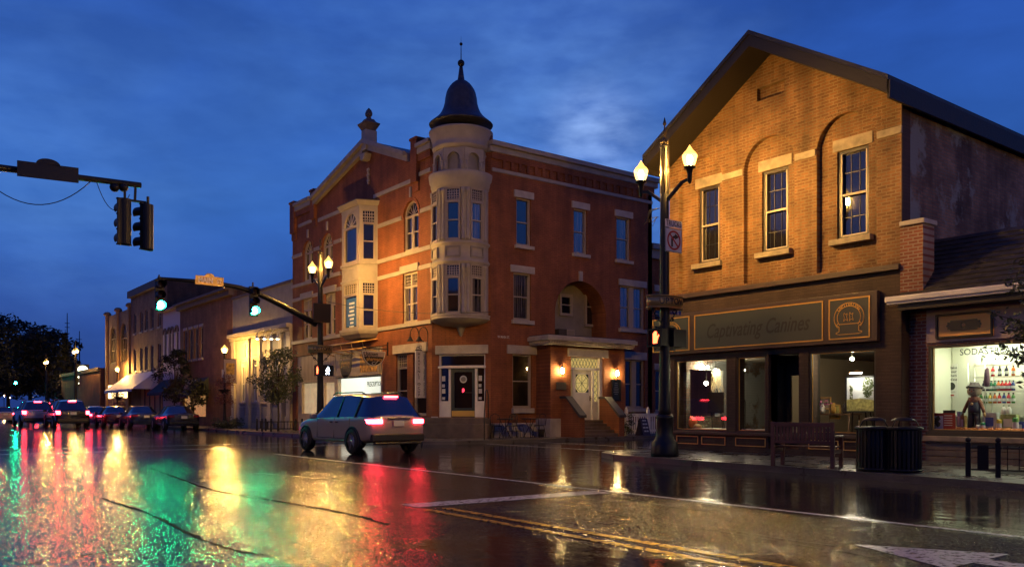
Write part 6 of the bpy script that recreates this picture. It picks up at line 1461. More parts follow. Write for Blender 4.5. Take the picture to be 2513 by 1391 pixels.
m.lathe([(.085, .008), (.085, .01)], (-.04, 0, -.12), 20, axis='y', sm=False); put_text(m, 'Find out how', (-.02, -.24), .04, True, .010); m.build('lettering', 'ink_black', t)
m = MB(Ti); m.prism([(.05, .0), (.14, .06), (.12, -.03), (.08, -.06)], .008, .01); m.prism([(-.1, -.3), (.1, -.3), (.1, -.33), (-.1, -.33)], .008, .01); m.build('wine_glass', 'poster_red', t)
for px0_, px1_, py0_, py1_, mm_, lb_, nm in ((2287, 2315, 1013, 1054, 'lilac_paper', 'pale leaflet with a brown turkey drawing at the left of the bright window', 'leaflet'), (2315, 2345, 1006, 1054, 'poster_red', 'dark red notice beside the pale leaflet in the bright window', 'notice')):
    dpl = .14; P0_ = onx(px0_, py0_, XS + dpl); P1_ = onx(px1_, py1_, XS + dpl)
    t = local(nm, lb_, 'notice', (XS + dpl, (P0_.y + P1_.y) / 2, (P0_.z + P1_.z) / 2)); hw, hh = abs(P0_.y - P1_.y) / 2, abs(P0_.z - P1_.z) / 2; m = MB(Ti); m.box(-hw, hw, 0, .006, -hh, hh); s_ = m.build('sheet', mm_, t)
    m = MB(Ti); m.box(-hw, hw, .006, .008, hh - .06, hh); m.build('heading', 'poster_red' if nm == 'leaflet' else 'ink_black', s_)
    m = MB(Ti)
    if nm == 'leaflet': m.prism([(-.05, -.1), (.0, -.12), (.05, -.06), (.06, .02), (.02, .1), (-.03, .12), (-.07, .05), (-.02, .0), (-.07, -.04)], .006, .009)
    for i in range(5): m.box(hw * .3 - (nm != 'leaflet') * .1, hw * .85, .006, .008, hh - .12 - i * .05, hh - .105 - i * .05)
    m.build('print', 'plaque_bronze' if nm == 'leaflet' else 'poster_white', s_)
# shelves with bottles
mat('wire', (.65, .65, .6), .3, metal=.8)
sy0, sy1 = 6.7, Si(2395, 0).y; xs_ = xw - .35
shf = local('wire_shelf', 'tall wire shelving unit stocked with bottles in the bright window', 'shelf', (xs_, (sy0 + sy1) / 2, wz0)); oy = (sy0 + sy1) / 2; zl_ = [Si(2430, q).z - wz0 for q in (1022, 990, 960, 925, 897)]
m = MB()
for y in (sy0 - oy, Si(2437, 0).y - oy, sy1 - oy):
    for x in (0, .3): m.tube([(x, y, 0), (x, y, zl_[-1] + .05)], .01, 5)
m.build('uprights', 'wire', shf)
for z in zl_:
    m = MB()
    for x in (0, .1, .2, .3): m.bar((x, sy0 - oy, z), (x, sy1 - oy, z), .007)
    m.bar((0, sy0 - oy, z - .03), (0, sy1 - oy, z - .03), .007)
    k = sy0 - oy
    while k < sy1 - oy: m.bar((0, k, z), (0, k + .03, z - .03), .005); k += .05
    m.build('shelf_tier', 'wire', shf)
BC = [(.02, .02, .03), (.02, .03, .12), (.45, .02, .02), (.5, .03, .02), (.02, .15, .06), (.5, .35, .03), (.6, .15, .02), (.03, .05, .2), (.06, .2, .03), (.5, .02, .05)]
for i, c in enumerate(BC): mat('bottle_%d' % i, c, .2, coat=.5)
def bottle(c): 
    t = local('bottle', 'x', 'bottle', (0, 0, 0), 'coloured syrup bottles on the wire shelves'); m = MB(); m.lathe([(.034, 0), (.036, .01), (.036, .12), (.03, .15), (.014, .175), (.014, .19)], (0, 0, 0), 10); m.build('body', c, t)
    m = MB(); m.lathe([(.017, .19), (.017, .215)], (0, 0, 0), 10); m.build('cap', 'black', t); m = MB(); m.lathe([(.0375, .04), (.0375, .10)], (0, 0, 0), 10, cap=False); m.build('wrapper', 'poster_white', t); return t
CN = ['black', 'navy', 'dark red', 'bright red', 'dark green', 'yellow', 'orange', 'deep blue', 'leaf green', 'crimson']
protos = {}
TN_ = ['lowest', 'second lowest', 'middle', 'second highest', 'top']
for zi, (px0_, px1_, seq) in {1: (2421, 2500, [8, 8, 5, 6, 3, 7, 2, 8]), 2: (2428, 2500, [0, 0, 4, 4, 6, 3, 3, 9, 7]), 3: (2450, 2500, [2, 0, 0, 6])}.items():
    for k, ci in enumerate(seq):
        y = Si(px0_ + (px1_ - px0_) * k / max(1, len(seq) - 1), 0).y
        if ci not in protos: protos[ci] = bottle('bottle_%d' % ci); c = protos[ci]
        else: c = copy_tree(protos[ci])
        c.location = (xs_ + .1, y, wz0 + zl_[zi] + .005); c['label'] = '%s bottle, number %s from the left on the %s shelf' % (CN[ci], ('one', 'two', 'three', 'four', 'five', 'six', 'seven', 'eight', 'nine')[k], TN_[zi])
# boxes and jugs along the sill
mat('box_a', (.5, .5, .52), .5, var=.3, vscale=12); mat('box_b', (.35, .4, .15), .5, var=.5, vscale=14); mat('box_c', (.3, .4, .5), .4)
for px, w_, h_, mm_, lb_ in ((2356, .07, .42, 'box_c', 'slim pale blue carton left of the straw doll'), (2365, .07, .34, 'gourd', 'slim tan carton just left of the straw doll'), (2432, .26, .40, 'box_a', 'grey white appliance carton right of the straw doll'), (2478, .3, .36, 'box_b', 'green carton at the right of the bright window'), (2505, .16, .22, 'sign_blue', 'blue carton at the right edge of the bright window')):
    p = onx(px, 0, XS + .45); t = local('carton', lb_, 'carton', (p.x, p.y, wz0)); m = MB(); m.box(-.07, .07, -w_ / 2, w_ / 2, 0, h_); m.build('box', mm_, t, bevel=.006); m = MB(); m.box(-.073, -.07, -w_ * .3, w_ * .3, h_ * .3, h_ * .75); m.build('printed_panel', 'poster_white' if mm_ != 'box_a' else 'sign_blue', t)
for i, px in enumerate((2463, 2476)):
    p = onx(px, 0, XS + .4); t = local('jug', 'white jug with a green cap on the green carton, %s' % ('left' if i == 0 else 'right'), 'jug', (p.x, p.y, wz0 + .365)); m = MB(); m.lathe([(.04, 0), (.045, .02), (.045, .1), (.02, .15), (.015, .16)], (0, 0, 0), 10); m.build('body', 'poster_white', t); m = MB(); m.lathe([(.018, .16), (.018, .18)], (0, 0, 0), 8); m.build('cap', 'bottle_8', t)
# hanging mesh bag
p = onx(2422, 925, XS + .5); t = local('hanging_bag', 'long dark purple bag hanging before the wire shelving', 'bag', p); m = MB(); m.lathe([(0, -.20), (.05, -.19), (.058, -.12), (.05, .05), (.035, .17), (.012, .2), (0, .2)], (0, 0, 0), 12); m.build('bag', 'lilac_bag' if 'lilac_bag' in MATS else mat('lilac_bag', (.12, .05, .08), .7, bump=.8, bscale=60), t); m = MB(); m.tube([(0, 0, .19), (0, 0, wz1 - p.z + .1)], .003, 4); m.build('string', 'iron', t)
# straw doll in dungarees
mat('burlap', (.45, .36, .24), .9, bump=.6, bscale=80); mat('denim', (.035, .03, .045), .8, bump=.3, bscale=60); mat('shirt', (.22, .09, .05), .8, var=.5, vscale=25); mat('hat', (.05, .035, .035), .8)
p = onx(2391, 0, XS + .38); dz_ = wz0 + .03
dl_ = local('straw_doll', 'stuffed harvest doll in dark dungarees and floppy hat standing in the bright window', 'doll', (p.x, p.y, dz_))
Hd = onx(2391, 940, XS + .38).z - dz_; k_ = Hd / 1.0
def S3(*a): return V((a[0] * k_, a[1] * k_, a[2] * k_))
# y+ is to the left in the picture
def bodymesh(name, pts, m_, par, seg=10):
    m = MB(); m.tube([S3(*q[:3]) for q in pts], [q[3] * k_ for q in pts], seg); return m.build(name, m_, par)
m = MB(); 
for s_ in (-1, 1): m.tube([S3(0, s_ * .05, .42), S3(0, s_ * .065, .22), S3(0, s_ * .075, .02), S3(0, s_ * .08, 0)], [.07 * k_, .062 * k_, .055 * k_, .05 * k_], 10)
m.tube([S3(0, 0, .36), S3(0, 0, .48), S3(0, 0, .60), S3(0, 0, .68)], [.115 * k_, .12 * k_, .10 * k_, .05 * k_], 14)
m.build('dungarees', 'denim', dl_)
m = MB(); m.tube([S3(0, 0, .60), S3(0, 0, .70), S3(0, 0, .74)], [.11 * k_, .085 * k_, .04 * k_], 12)
for s_, e_, h_ in ((1, .20, .34), (-1, .18, .34)): m.tube([S3(0, s_ * .07, .69), S3(0, s_ * .13, .58), S3(0, s_ * e_, .44), S3(0, s_ * (e_ + .02), .38)], [.045 * k_, .042 * k_, .036 * k_, .034 * k_], 8)
m.build('shirt', 'shirt', dl_)
m = MB()
for s_, e_ in ((1, .22), (-1, .20)): m.tube([S3(0, s_ * e_, .38), S3(-.01, s_ * (e_ + .015), .32), S3(-.01, s_ * (e_ + .03), .27)], [.02 * k_, .026 * k_, .008 * k_], 7)
m.build('straw_hands', 'gourd', dl_)
m = MB(); m.ball(S3(0, 0, .83), .14 * k_, 18, 14, (.85, 1.05, .85)); hd_ = m.build('head', 'burlap', dl_)
m = MB(); 
for s_ in (-1, 1): m.ball(S3(-.115, s_ * .045, .86), .014 * k_, 8, 6)
m.tube([S3(-.115, .05, .79), S3(-.12, 0, .772), S3(-.115, -.05, .79)], .004, 5); m.build('face_stitching', 'ink_black', hd_)
m = MB(); m.ball(S3(-.125, 0, .825), .014 * k_, 8, 6); m.build('nose', 'pumpkin', hd_)
m = MB(); m.lathe([(.175 * k_, .90 * k_), (.165 * k_, .92 * k_), (.11 * k_, .945 * k_), (.085 * k_, 1.0 * k_), (.0, 1.03 * k_)], (0.03 * k_, 0, 0), 18)
m.v = [V((q.x, q.y, q.z + .02 * math.sin(8 * math.atan2(q.y, q.x + 1e-6)) * k_ - .35 * q.x * .3)) for q in m.v]; m.build('hat', 'hat', dl_)
m = MB(); m.lathe([(.03 * k_, -.0), (.025 * k_, -.012)], S3(-.11, 0, .56), 10, axis='x'); m.build('badge', 'gourd', dl_)
# leaf garland along the sill
mat('garland', (.5, .16, .03), .6, var=.6, vscale=30); m = MB(); y = 7.0
for k in range(900):
    c = V((XS + rnd.uniform(.14, .34), rnd.uniform(7.0, onx(2345, 0, XS + .2).y), wz0 + rnd.uniform(0, .085))); d_ = V((rnd.uniform(-1, 1), rnd.uniform(-1, 1), rnd.uniform(-.6, 1))).normalized() * .03; e_ = d_.orthogonal().normalized() * .016; m.add([c - d_, c + e_, c + d_, c - e_], [(0, 1, 2, 3)])
tag(m.build('leaf_garland', 'garland', recalc=False), 'orange autumn leaf garland lying along the sill of the bright window', 'garland', kind='stuff')
p = ony(1295, 905, YB + 1.2); t = local('pendant_lamp', 'glowing pendant bulb inside the hotel ground floor window', 'lamp', p); m = MB(); m.ball((0, 0, 0), .05, 10, 8, (1, 1, 1.6)); m.build('bulb', mat('cafe_bulb', (.9, .8, .6), .3, emit=(1, .66, .28), es=60), t); m = MB(); m.tube([(0, 0, .07), (0, 0, .8)], .006, 4); m.build('cord', 'iron', t)
# ---- more of the stock and the displays
for k, (px, w_, h_, mm_, lb_) in enumerate(((2402, .12, .15, 'poster_white', 'small white tub at the feet of the straw doll'), (2412, .10, .20, 'bottle_4', 'dark green canister between the doll and the grey white carton'), (2452, .10, .26, 'bottle_5', 'yellow packet right of the grey white carton'), (2492, .12, .3, 'bottle_8', 'green packet behind the blue carton'))):
    p = onx(px, 0, XS + .32); t = local('packet', lb_, 'packet', (p.x, p.y, wz0)); m = MB(); m.lathe([(w_ * .42, 0), (w_ * .46, .02), (w_ * .46, h_ - .03), (w_ * .4, h_)], (0, 0, 0), 12); m.build('body', mm_, t); m = MB(); m.lathe([(w_ * .47, h_ * .25), (w_ * .47, h_ * .7)], (0, 0, 0), 12, cap=False); m.build('wrapper', 'lilac_paper', t)
for k, (px, z_, w_, h_, mm_, lb_) in enumerate(((2022, .95, .42, .3, 'plaster_warm', 'small framed print deep in the wide display window'), (2050, .55, .3, .36, 'paint_meadow', 'green framed print leaning low in the wide display window'))):
    p = Gi(px, 0, 1.5); t = local('framed_print', lb_, 'picture', (p.x, p.y, zw0 + z_ * .6)); m = MB(Tn); m.prism(rect(-w_ / 2, w_ / 2, 0, h_), 0, .03, [rect(-w_ / 2 + .03, w_ / 2 - .03, .03, h_ - .03)]); m.build('frame', 'gold', t); m = MB(Tn); m.box(-w_ / 2 + .03, w_ / 2 - .03, .0, .01, .03, h_ - .03); m.build('print', mm_, t)
p = Gi(2020, 0, 1.2); t = local('side_table', 'low wooden table with turned legs in the wide display window', 'table', (p.x + .3, p.y, gz + .14)); m = MB(); m.box(-.25, .25, -.7, .5, .80, .84); m.build('tabletop', 'floor_wood', t)
for a_ in (-.22, .22):
    for b_ in (-.64, .44): m = MB(); m.tube([(a_, b_, 0), (a_, b_, .8)], .025, 8); m.build('leg', 'floor_wood', t)
for k, (dy_, c_) in enumerate(((-.4, 'terracotta'), (-.1, 'sign_gold'), (.2, 'snow_cloth'))):
    t = local('vase', ('dark round vase on the low table, south end', 'gilt vase in the middle of the low table', 'pale vase on the low table, north end')[k], 'vase', (p.x + .3, p.y + dy_, gz + .981)); m = MB(); m.lathe([(.04, 0), (.08, .08), (.07, .16), (.03, .22), (.045, .26)], (0, 0, 0), 14); m.build('body', c_, t)
def local_(name, label, cat, loc):
    t = thing(name, label, cat, loc); ORG[t] = V((0, 0, 0)); return t
# ================================================================ lamp posts, mast arms, signals, signs
def lamp_head(p, root, gm='globe_sodium', s=1.0):
    m = MB(); x, y, z = p
    m.lathe([(.0, -.36), (.03, -.33), (.05, -.28), (.055, -.12), (.085, -.02), (.13, .0), (.135, .03), (.12, .04)], p, 12); h = m.build('lamp_fitting', 'black_metal', root)
    m = MB(); m.lathe([(.10 * s, .04), (.135 * s, .12), (.165 * s, .24), (.165 * s, .29)], p, 14, cap=False, sm=False); m.build('globe', 'globe_glass', h)
    m = MB(); m.lathe([(.165 * s, .29), (.13 * s, .35), (.085 * s, .39), (.06 * s, .43), (.035 * s, .47), (.0, .53)], p, 14, cap=False, sm=False); m.build('globe_crown', 'globe_glass_top', h)
    m = MB(); m.ball((p[0], p[1], p[2] + .19), .065 * s, 10, 8, (1, 1, 1.5)); m.build('bulb', gm, h)
def double_lamp(root, h=5.42 + 1.08, gm='globe_sodium', sp=.75, low_d=.15):
    m = MB(); m.lathe([(low_d, .9), (low_d * .9, 1.1), (low_d * .8, 2.2), (.10, h - .5), (.095, h + .6), (.115, h + .62), (.10, h + .66), (.05, h + .68)], (0, 0, 0), 16); m.build('pole', 'black_metal', root)
    m = MB(); n = 8
    for i in range(n): a = 2 * math.pi * i / n; m.tube([(.095 * math.cos(a), .095 * math.sin(a), h - .45), (.088 * math.cos(a), .088 * math.sin(a), h + .58)], .016, 6)
    m.build('fluting', 'dark_bronze', root)
    m = MB(); m.lathe([(.32, 0), (.33, .08), (.31, .2), (.30, .32), (.24, .38), (.20, .5), (.19, .85), (.21, .88), (.2, .93), (.14, .97)], (0, 0, 0), 12); m.build('base', 'black_metal', root)
    m = MB(); m.lathe([(.05, .0), (.06, .08), (.025, .14), (.02, .2), (.05, .25), (.05, .3), (.02, .34), (.015, .42), (.045, .46), (.03, .52), (.005, .62)], (0, 0, h + .68), 10)
    for a in range(4): m.ball((.085 * math.cos(a * 1.57), .085 * math.sin(a * 1.57), h + .72), .035, 8, 6)
    m.build('finial', 'dark_bronze', root)
    for k in (-1, 1):
        m = MB(); m.bar((0, k * .08, h - .62), (0, k * (sp - .22), h - .30), .05, .07); m.bar((0, k * (sp - .24), h - .31), (0, k * sp, h - .27), .05, .06); m.build('arm', 'black_metal', root)
        lamp_head((0, k * sp, h - .04), root, gm)
def text_plate(root, T, w, h, txt, size, pm, tm, name='plate', shear=0, bold=.012, sx=.8):
    m = MB(T); m.box(-w / 2, w / 2, -.008, 0, -h / 2, h / 2); p = m.build(name, pm, root)
    if txt: m = MB(T); put_text(m, txt, (0, 0), size, False, .003, shear, bold, sx); m.build('lettering', tm, p)
    return p
mat('hand_red', (.4, .05, .02), .4, emit=(1, .12, .04), es=7); mat('walk_white', (.7, .75, .9), .4, emit=(.72, .84, 1), es=14)
def ped_signal(root, T, face='hand_red', shape='hand'):
    m = MB(T); m.box(-.21, .21, -.2, 0, -.2, .2); m.prism(rect(-.22, .22, -.21, .21), 0, .04, [rect(-.18, .18, -.17, .17)]); h = m.build('pedestrian_signal', 'black_metal', root)
    m = MB(T)
    if shape == 'hand':
        m.prism([(-.07, -.13), (.05, -.13), (.08, -.02), (.12, .05), (.1, .07), (.05, .02), (.045, .14), (.02, .14), (.01, .15), (-.015, .15), (-.02, .14), (-.045, .13), (-.05, .11), (-.075, .1)], .002, .01)
    else:
        m.prism([(-.02, .15), (.03, .15), (.035, .10), (-.02, .1)], .002, .01); m.prism([(-.05, .09), (.04, .09), (.08, -.0), (.05, -.01), (.03, .03), (.02, -.03), (.06, -.14), (.02, -.14), (-.015, -.06), (-.06, -.15), (-.1, -.13), (-.04, -.02), (-.035, .03), (-.08, -.02), (-.1, .0)], .002, .01)
    m.build('signal_face', face, h)
def uptown_ring(root, z, r=.52):
    m = MB(); n = 40; zz = z
    for ri, ro, za, zb in ((r - .012, r, -.12, .12), (r - .02, r + .018, .12, .145), (r - .02, r + .018, -.145, -.12)):
        vs = []
        for i in range(n):
            a = 2 * math.pi * i / n; c, s_ = math.cos(a), math.sin(a) * .55
            vs += [(ri * c, ri * s_, zz + za), (ro * c, ro * s_, zz + za), (ro * c, ro * s_, zz + zb), (ri * c, ri * s_, zz + zb)]
        m.add(vs, [(4 * i + k, 4 * i + (k + 1) % 4, 4 * ((i + 1) % n) + (k + 1) % 4, 4 * ((i + 1) % n) + k) for i in range(n) for k in range(4)], True)
    b = m.build('ring_sign', 'bronze_sign', root)
    for side in (1, -1):
        word = 'UPTOWN'; m = MB()
        for i, ch in enumerate(word):
            a = -math.pi / 2 + side * 0 + (i - 2.5) * .27 + (math.pi if side < 0 else 0)
            p = V(((r + .004) * math.cos(a), (r + .004) * math.sin(a) * .55, zz)); t = V((-math.sin(a), math.cos(a) * .55, 0)).normalized(); nn = V((t.y, -t.x, 0))
            m.T = frame(p, t, nn); put_text(m, ch, (0, 0), .2, False, .006, bold=.02)
        m.build('lettering', 'ink_black', b)
    m = MB()
    for sx in (-1, 1):
        for sc, zo, xo in ((1, -.2, .34), (.8, -.38, .24)):
            pts = [(sx * (xo + .075 * sc * math.cos(t) * (1 - k / 40)), 0, zz + zo + .075 * sc * math.sin(t) * (1 - k / 40)) for k, t in enumerate([i * .32 for i in range(26)])]
            m.tube(pts, .011, 5)
        m.tube([(sx * .1, 0, zz - .5), (sx * .16, 0, zz - .42), (sx * .3, 0, zz - .3), (sx * .42, 0, zz - .15)], .012, 5)
    m.build('scroll_bracket', 'black_metal', b)

SOUTH = lambda x, y, z: frame((x, y, z), (1, 0, 0), (0, -1, 0))
WEST = lambda x, y, z: frame((x, y, z), (0, -1, 0), (-1, 0, 0))
pb = gnd(1631, 1119, BZ)
post = thing('lamp_post', 'tall black fluted corner lamp post with two acorn globes beside the gabled brick shop', 'lamp post', pb)
def atpost(fn, root, base):       # build in local space of the post
    pass
ORG[post] = V((0, 0, 0)); double_lamp(post); uptown_ring(post, CH + (HY - 743) * pb.dot(FWD) / FPX - BZ)
ped_signal(post, WEST(-.25, .05, 2.72), 'hand_red'); ped_signal(post, frame((.30, .0, 2.72), (-1, 0, 0), (0, 1, 0)), 'hand_red')
m = MB(); m.bar((-.3, .0, 2.96), (.35, 0, 2.96), .04); m.bar((-.3, 0, 2.46), (.35, 0, 2.46), .04); m.build('signal_bracket', 'black_metal', post)
for o in [post]: pass
def at_scale(py): return CH + (HY - py) * pb.dot(FWD) / FPX - BZ
# signs on the near post
zt_ = at_scale(582)
ns = thing('no_turn_sign', 'white no right turn sign with red ring under a TRUCKS plate on the near post', 'traffic sign', (pb.x + .10, pb.y - .19, BZ))
ORG[ns] = V((0, 0, 0))
text_plate(ns, SOUTH(0, 0, at_scale(552)), .56, .17, 'TRUCKS', .17, 'sign_white', 'ink_black')
m = MB(SOUTH(0, 0, at_scale(592))); m.box(-.28, .28, -.008, 0, -.275, .275); p_ = m.build('plate', 'sign_white', ns)
m = MB(SOUTH(0, 0, at_scale(592)))
m.prism([(-.09, -.15), (-.03, -.15), (-.03, .02), (.04, .06), (.04, .02), (.17, .09), (.04, .16), (.04, .12), (-.06, .08), (-.09, .04)], .001, .004); m.build('arrow', 'ink_black', p_)
m = MB(SOUTH(0, 0, at_scale(592))); n = 32
m.prism([(.225 * math.cos(2 * math.pi * i / n), .225 * math.sin(2 * math.pi * i / n)) for i in range(n)], .004, .007, [[(.18 * math.cos(2 * math.pi * i / n), .18 * math.sin(2 * math.pi * i / n)) for i in range(n)]])
m.bar((-.135, .0055, .135), (.135, .0055, -.135), .04, .003, V((0, 1, 0))); m.build('red_ring', 'sign_red', p_)
m = MB(SOUTH(0, 0, at_scale(592))); m.prism(rect(-.275, .275, -.27, .27), .0, .003, [rect(-.262, .262, -.257, .257)]); m.build('border', 'ink_black', p_)
pk = thing('parking_sign', 'small blue sign reading Parking behind the near post', 'street sign', (pb.x + .62, pb.y + .3, BZ)); ORG[pk] = V((0, 0, 0))
text_plate(pk, SOUTH(0, 0, at_scale(753)), .55, .2, 'Parking', .18, 'sign_blue', 'sign_white', sx=.75); m = MB(); m.bar((-.6, .03, at_scale(741)), (.28, .03, at_scale(741)), .025); m.build('bracket', 'black_metal', pk)
cb = thing('loose_cable', 'tangle of loose black cable hanging left of the near lamp post', 'cable', (pb.x - .12, pb.y, at_scale(500))); ORG[cb] = V((0, 0, 0))
m = MB(); 
for k in range(3):
    m.tube([(-.02, 0, .0), (-.15 - .05 * k, .1, -.05), (-.24 - .06 * k, .2, -.22 - .08 * k), (-.16, .1, -.42 + .1 * k), (-.1 + .04 * k, .05, -.2)], .008, 5)
m.build('cable_loop', 'black', cb)
# far corner post with mast arm
FZ = 33.1; fb = deep(786, 1060, FZ); fb.z = BZ
fpost = thing('lamp_post', 'corner lamp post with twin globes and a long mast arm before the red hotel', 'lamp post', fb); ORG[fpost] = V((0, 0, 0))
double_lamp(fpost); 
def fz(py): return CH + (HY - py) * FZ / FPX - BZ
uptown_ring(fpost, fz(857), .5)
ped_signal(fpost, SOUTH(.30, -.05, fz(909)), 'walk_white', 'walk'); ped_signal(fpost, WEST(-.14, -.05, fz(909)), 'hand_red')
m = MB(); m.bar((-.2, 0, fz(896)), (.4, 0, fz(896)), .04); m.build('signal_bracket', 'black_metal', fpost)
ax = [ony(px, py, fb.y) - V((fb.x, fb.y, BZ)) for px, py in ((776, 795), (740, 775), (690, 748), (640, 724), (590, 706), (540, 697), (480, 690), (387, 683))]
m = MB(); m.tube(ax, [.13, .12, .11, .10, .09, .085, .075, .06], 10); m.build('mast_arm', 'black_metal', fpost)
m = MB(SOUTH(0, -.18, fz(769))); m.box(-.36, .36, -.03, 0, -.37, .37); m.build('sign_back', 'dark_bronze', fpost)
def signal_head(name, label, loc, rz, lit=None, group=None):
    r = thing(name, label, 'traffic light', (0, 0, 0), group)
    m = MB(); m.box(-.15, .15, -.0, .06, -.53, .53)
    m.prism([(.15 * math.cos(math.pi * i / 10), .06 + .15 * math.sin(math.pi * i / 10)) for i in range(11)], -.53, .53, plane='xy')
    for z in (-.53, -.18, .18, .53): m.box(-.165, .165, -.01, .08, z - .018, z + .018)
    m.bar((0, .1, .53), (0, .1, .72), .05); m.build('housing', 'black_metal', r, bevel=.02)
    for i, z in enumerate((.355, 0, -.355)):
        m = MB(); n = 14; vs = []
        for k in range(n + 1):
            a = math.pi * (-.22 + 1.44 * k / n); c, s_ = math.cos(a) * .145, math.sin(a) * .145
            vs += [(c, 0, z + s_), (c, -.26 - .0 * k, z + s_)]
        m.add(vs, [(2 * k, 2 * k + 1, 2 * k + 3, 2 * k + 2) for k in range(n)], True); m.build('visor', 'black', r)
        m = MB(); m.lathe([(.14, -.015), (.13, -.03), (.08, -.045), (0, -.05)], (0, 0, z), 16, axis='y'); m.build('lens', 'signal_green' if (lit and i == 2) else 'signal_off', r)
    r.location = loc; r.rotation_euler = (0, 0, rz); return r
mat('arm_cream', (.55, .4, .22), .4)
for px, py, lb_ in ((390, 725, 'traffic light showing green at the far tip of the mast arm beside MAIN ST'), (620, 740, 'traffic light showing green halfway along the mast arm by the pale bank')):
    p = ony(px, py, fb.y); p.y -= .12; signal_head('traffic_light', lb_, p, 0, True, 'traffic lights over the far side of the crossing')
ms = ony(512, 690, fb.y)
st = thing('street_name_sign', 'cream street name sign reading MAIN ST on the far mast arm', 'street sign', ms); ORG[st] = V((0, 0, 0))
mw = (ony(547, 690, fb.y).x - ony(478, 690, fb.y).x)
text_plate(st, SOUTH(0, -.12, 0), mw, .32, 'MAIN', .27, 'bronze_sign', 'sign_white', bold=.03); m = MB(SOUTH(0, -.12, 0))
st.children[0].children[0].location.x = -.14 * mw
put_text(m, 'ST', (.34 * mw, -.01), .17, False, .003, bold=.02); m.build('lettering', 'sign_white', st)
m = MB(SOUTH(0, -.12, 0)); m.prism([(.17 * math.cos(math.pi * i / 12), .16 + .11 * math.sin(math.pi * i / 12)) for i in range(13)], -.008, 0); m.build('crest', 'bronze_sign', st)
# near mast arm, coming in from the left
NY = 21.3
na = thing('mast_arm', 'black mast arm reaching in from the left against the sky with a silhouetted name board', 'mast arm', (-9.6, NY, 0))
P0, P1 = ony(0, 412, NY), ony(346, 455, NY); dv = (P1 - P0); P_off = P1.lerp(P0, (P1.x + 9.6) / (P1.x - P0.x))
m = MB(); m.tube([V((-9.6, NY, P_off.z - .6)), P_off.lerp(P1, .3), P1], [.13, .10, .065], 10); m.build('mast', 'black_metal', na)
cp = local_('lamp_post', 'twin lamp post across the street carrying the silhouetted mast arm', 'lamp post', (-9.6, NY, BZ)); double_lamp(cp)
cp = local_('lamp_post', 'twin lamp post on the near pavement south of the bright little shop', 'lamp post', (14.1, -7.5, BZ)); double_lamp(cp)
a, b = ony(40, 424, NY), ony(190, 434, NY)
m = MB(); c0 = ony(40, 416, NY); c1 = ony(190, 434, NY)
m.add([(c0.x, NY - .14, c0.z + .17), (c1.x, NY - .14, c1.z + .17), (c1.x, NY - .14, c1.z - .17), (c0.x, NY - .14, c0.z - .17), (c0.x, NY - .11, c0.z + .17), (c1.x, NY - .11, c1.z + .17), (c1.x, NY - .11, c1.z - .17), (c0.x, NY - .11, c0.z - .17)], [(0, 1, 2, 3), (7, 6, 5, 4), (0, 4, 5, 1), (1, 5, 6, 2), (2, 6, 7, 3), (3, 7, 4, 0)])
mc = c0.lerp(c1, .5); m.T = frame((mc.x, NY - .11, mc.z + .16), (1, 0, 0), (0, -1, 0)); m.prism([(.24 * math.cos(math.pi * i / 12), .13 * math.sin(math.pi * i / 12)) for i in range(13)], 0, .03)
m.build('name_board', 'black', na)
for q in (281, 303): m = MB(); p = ony(q, 460, NY); m.ball(p, .11, 10, 8, (1, 1, .95)); m.bar(p, p + V((0, 0, .15)), .09); m.build('sensor', 'black_metal', na)
p = ony(331, 480, NY); m = MB(); m.bar(P1 + V((-.12, 0, 0)), p + V((0, 0, -.12)), .05); q0, q1 = ony(303, 490, NY), ony(358, 497, NY); m.bar(q0, q1, .05); m.bar(q0, q0 + V((0, 0, -.12)), .05); m.bar(q1, q1 + V((0, 0, -.12)), .05); m.build('hanger', 'black_metal', na)
signal_head('traffic_light', 'left of two dark traffic lights hanging at the tip of the near mast arm', ony(303, 545, NY) , R(184), None, 'traffic lights at the tip of the near mast arm')
signal_head('traffic_light', 'right of two dark traffic lights hanging at the tip of the near mast arm', ony(356, 558, NY), R(205), None, 'traffic lights at the tip of the near mast arm')
m = MB(); q0 = ony(-60, 420, NY); q1 = ony(222, 446, NY)
m.tube([q0.lerp(q1, t) + V((0, 0, -.62 * 4 * t * (1 - t))) for t in [i / 16 for i in range(17)]], .011, 5); m.build('cable', 'black', na)
m = MB(); q0 = ony(237, 447, NY); q1 = ony(318, 478, NY); m.tube([q0.lerp(q1, t) + V((0, 0, -.5 * 4 * t * (1 - t))) for t in [i / 12 for i in range(13)]], .009, 5); m.build('cable', 'black', na)
# wire across the hotel front
m = MB(); q0 = onx(690, 752, 16.6); q1 = onx(1205, 762, 16.9)
q0 = onx(790, 737, 15.0); q1 = ony(1205, 765, YB - 1.3)
m.tube([q0.lerp(q1, t) + V((0, 0, -.25 * 4 * t * (1 - t))) for t in [i / 14 for i in range(15)]], .010, 5); tag(m.build('overhead_wire', 'black', org=q0), 'thin black wire strung across the hotel front at the height of the bay windows', 'wire')
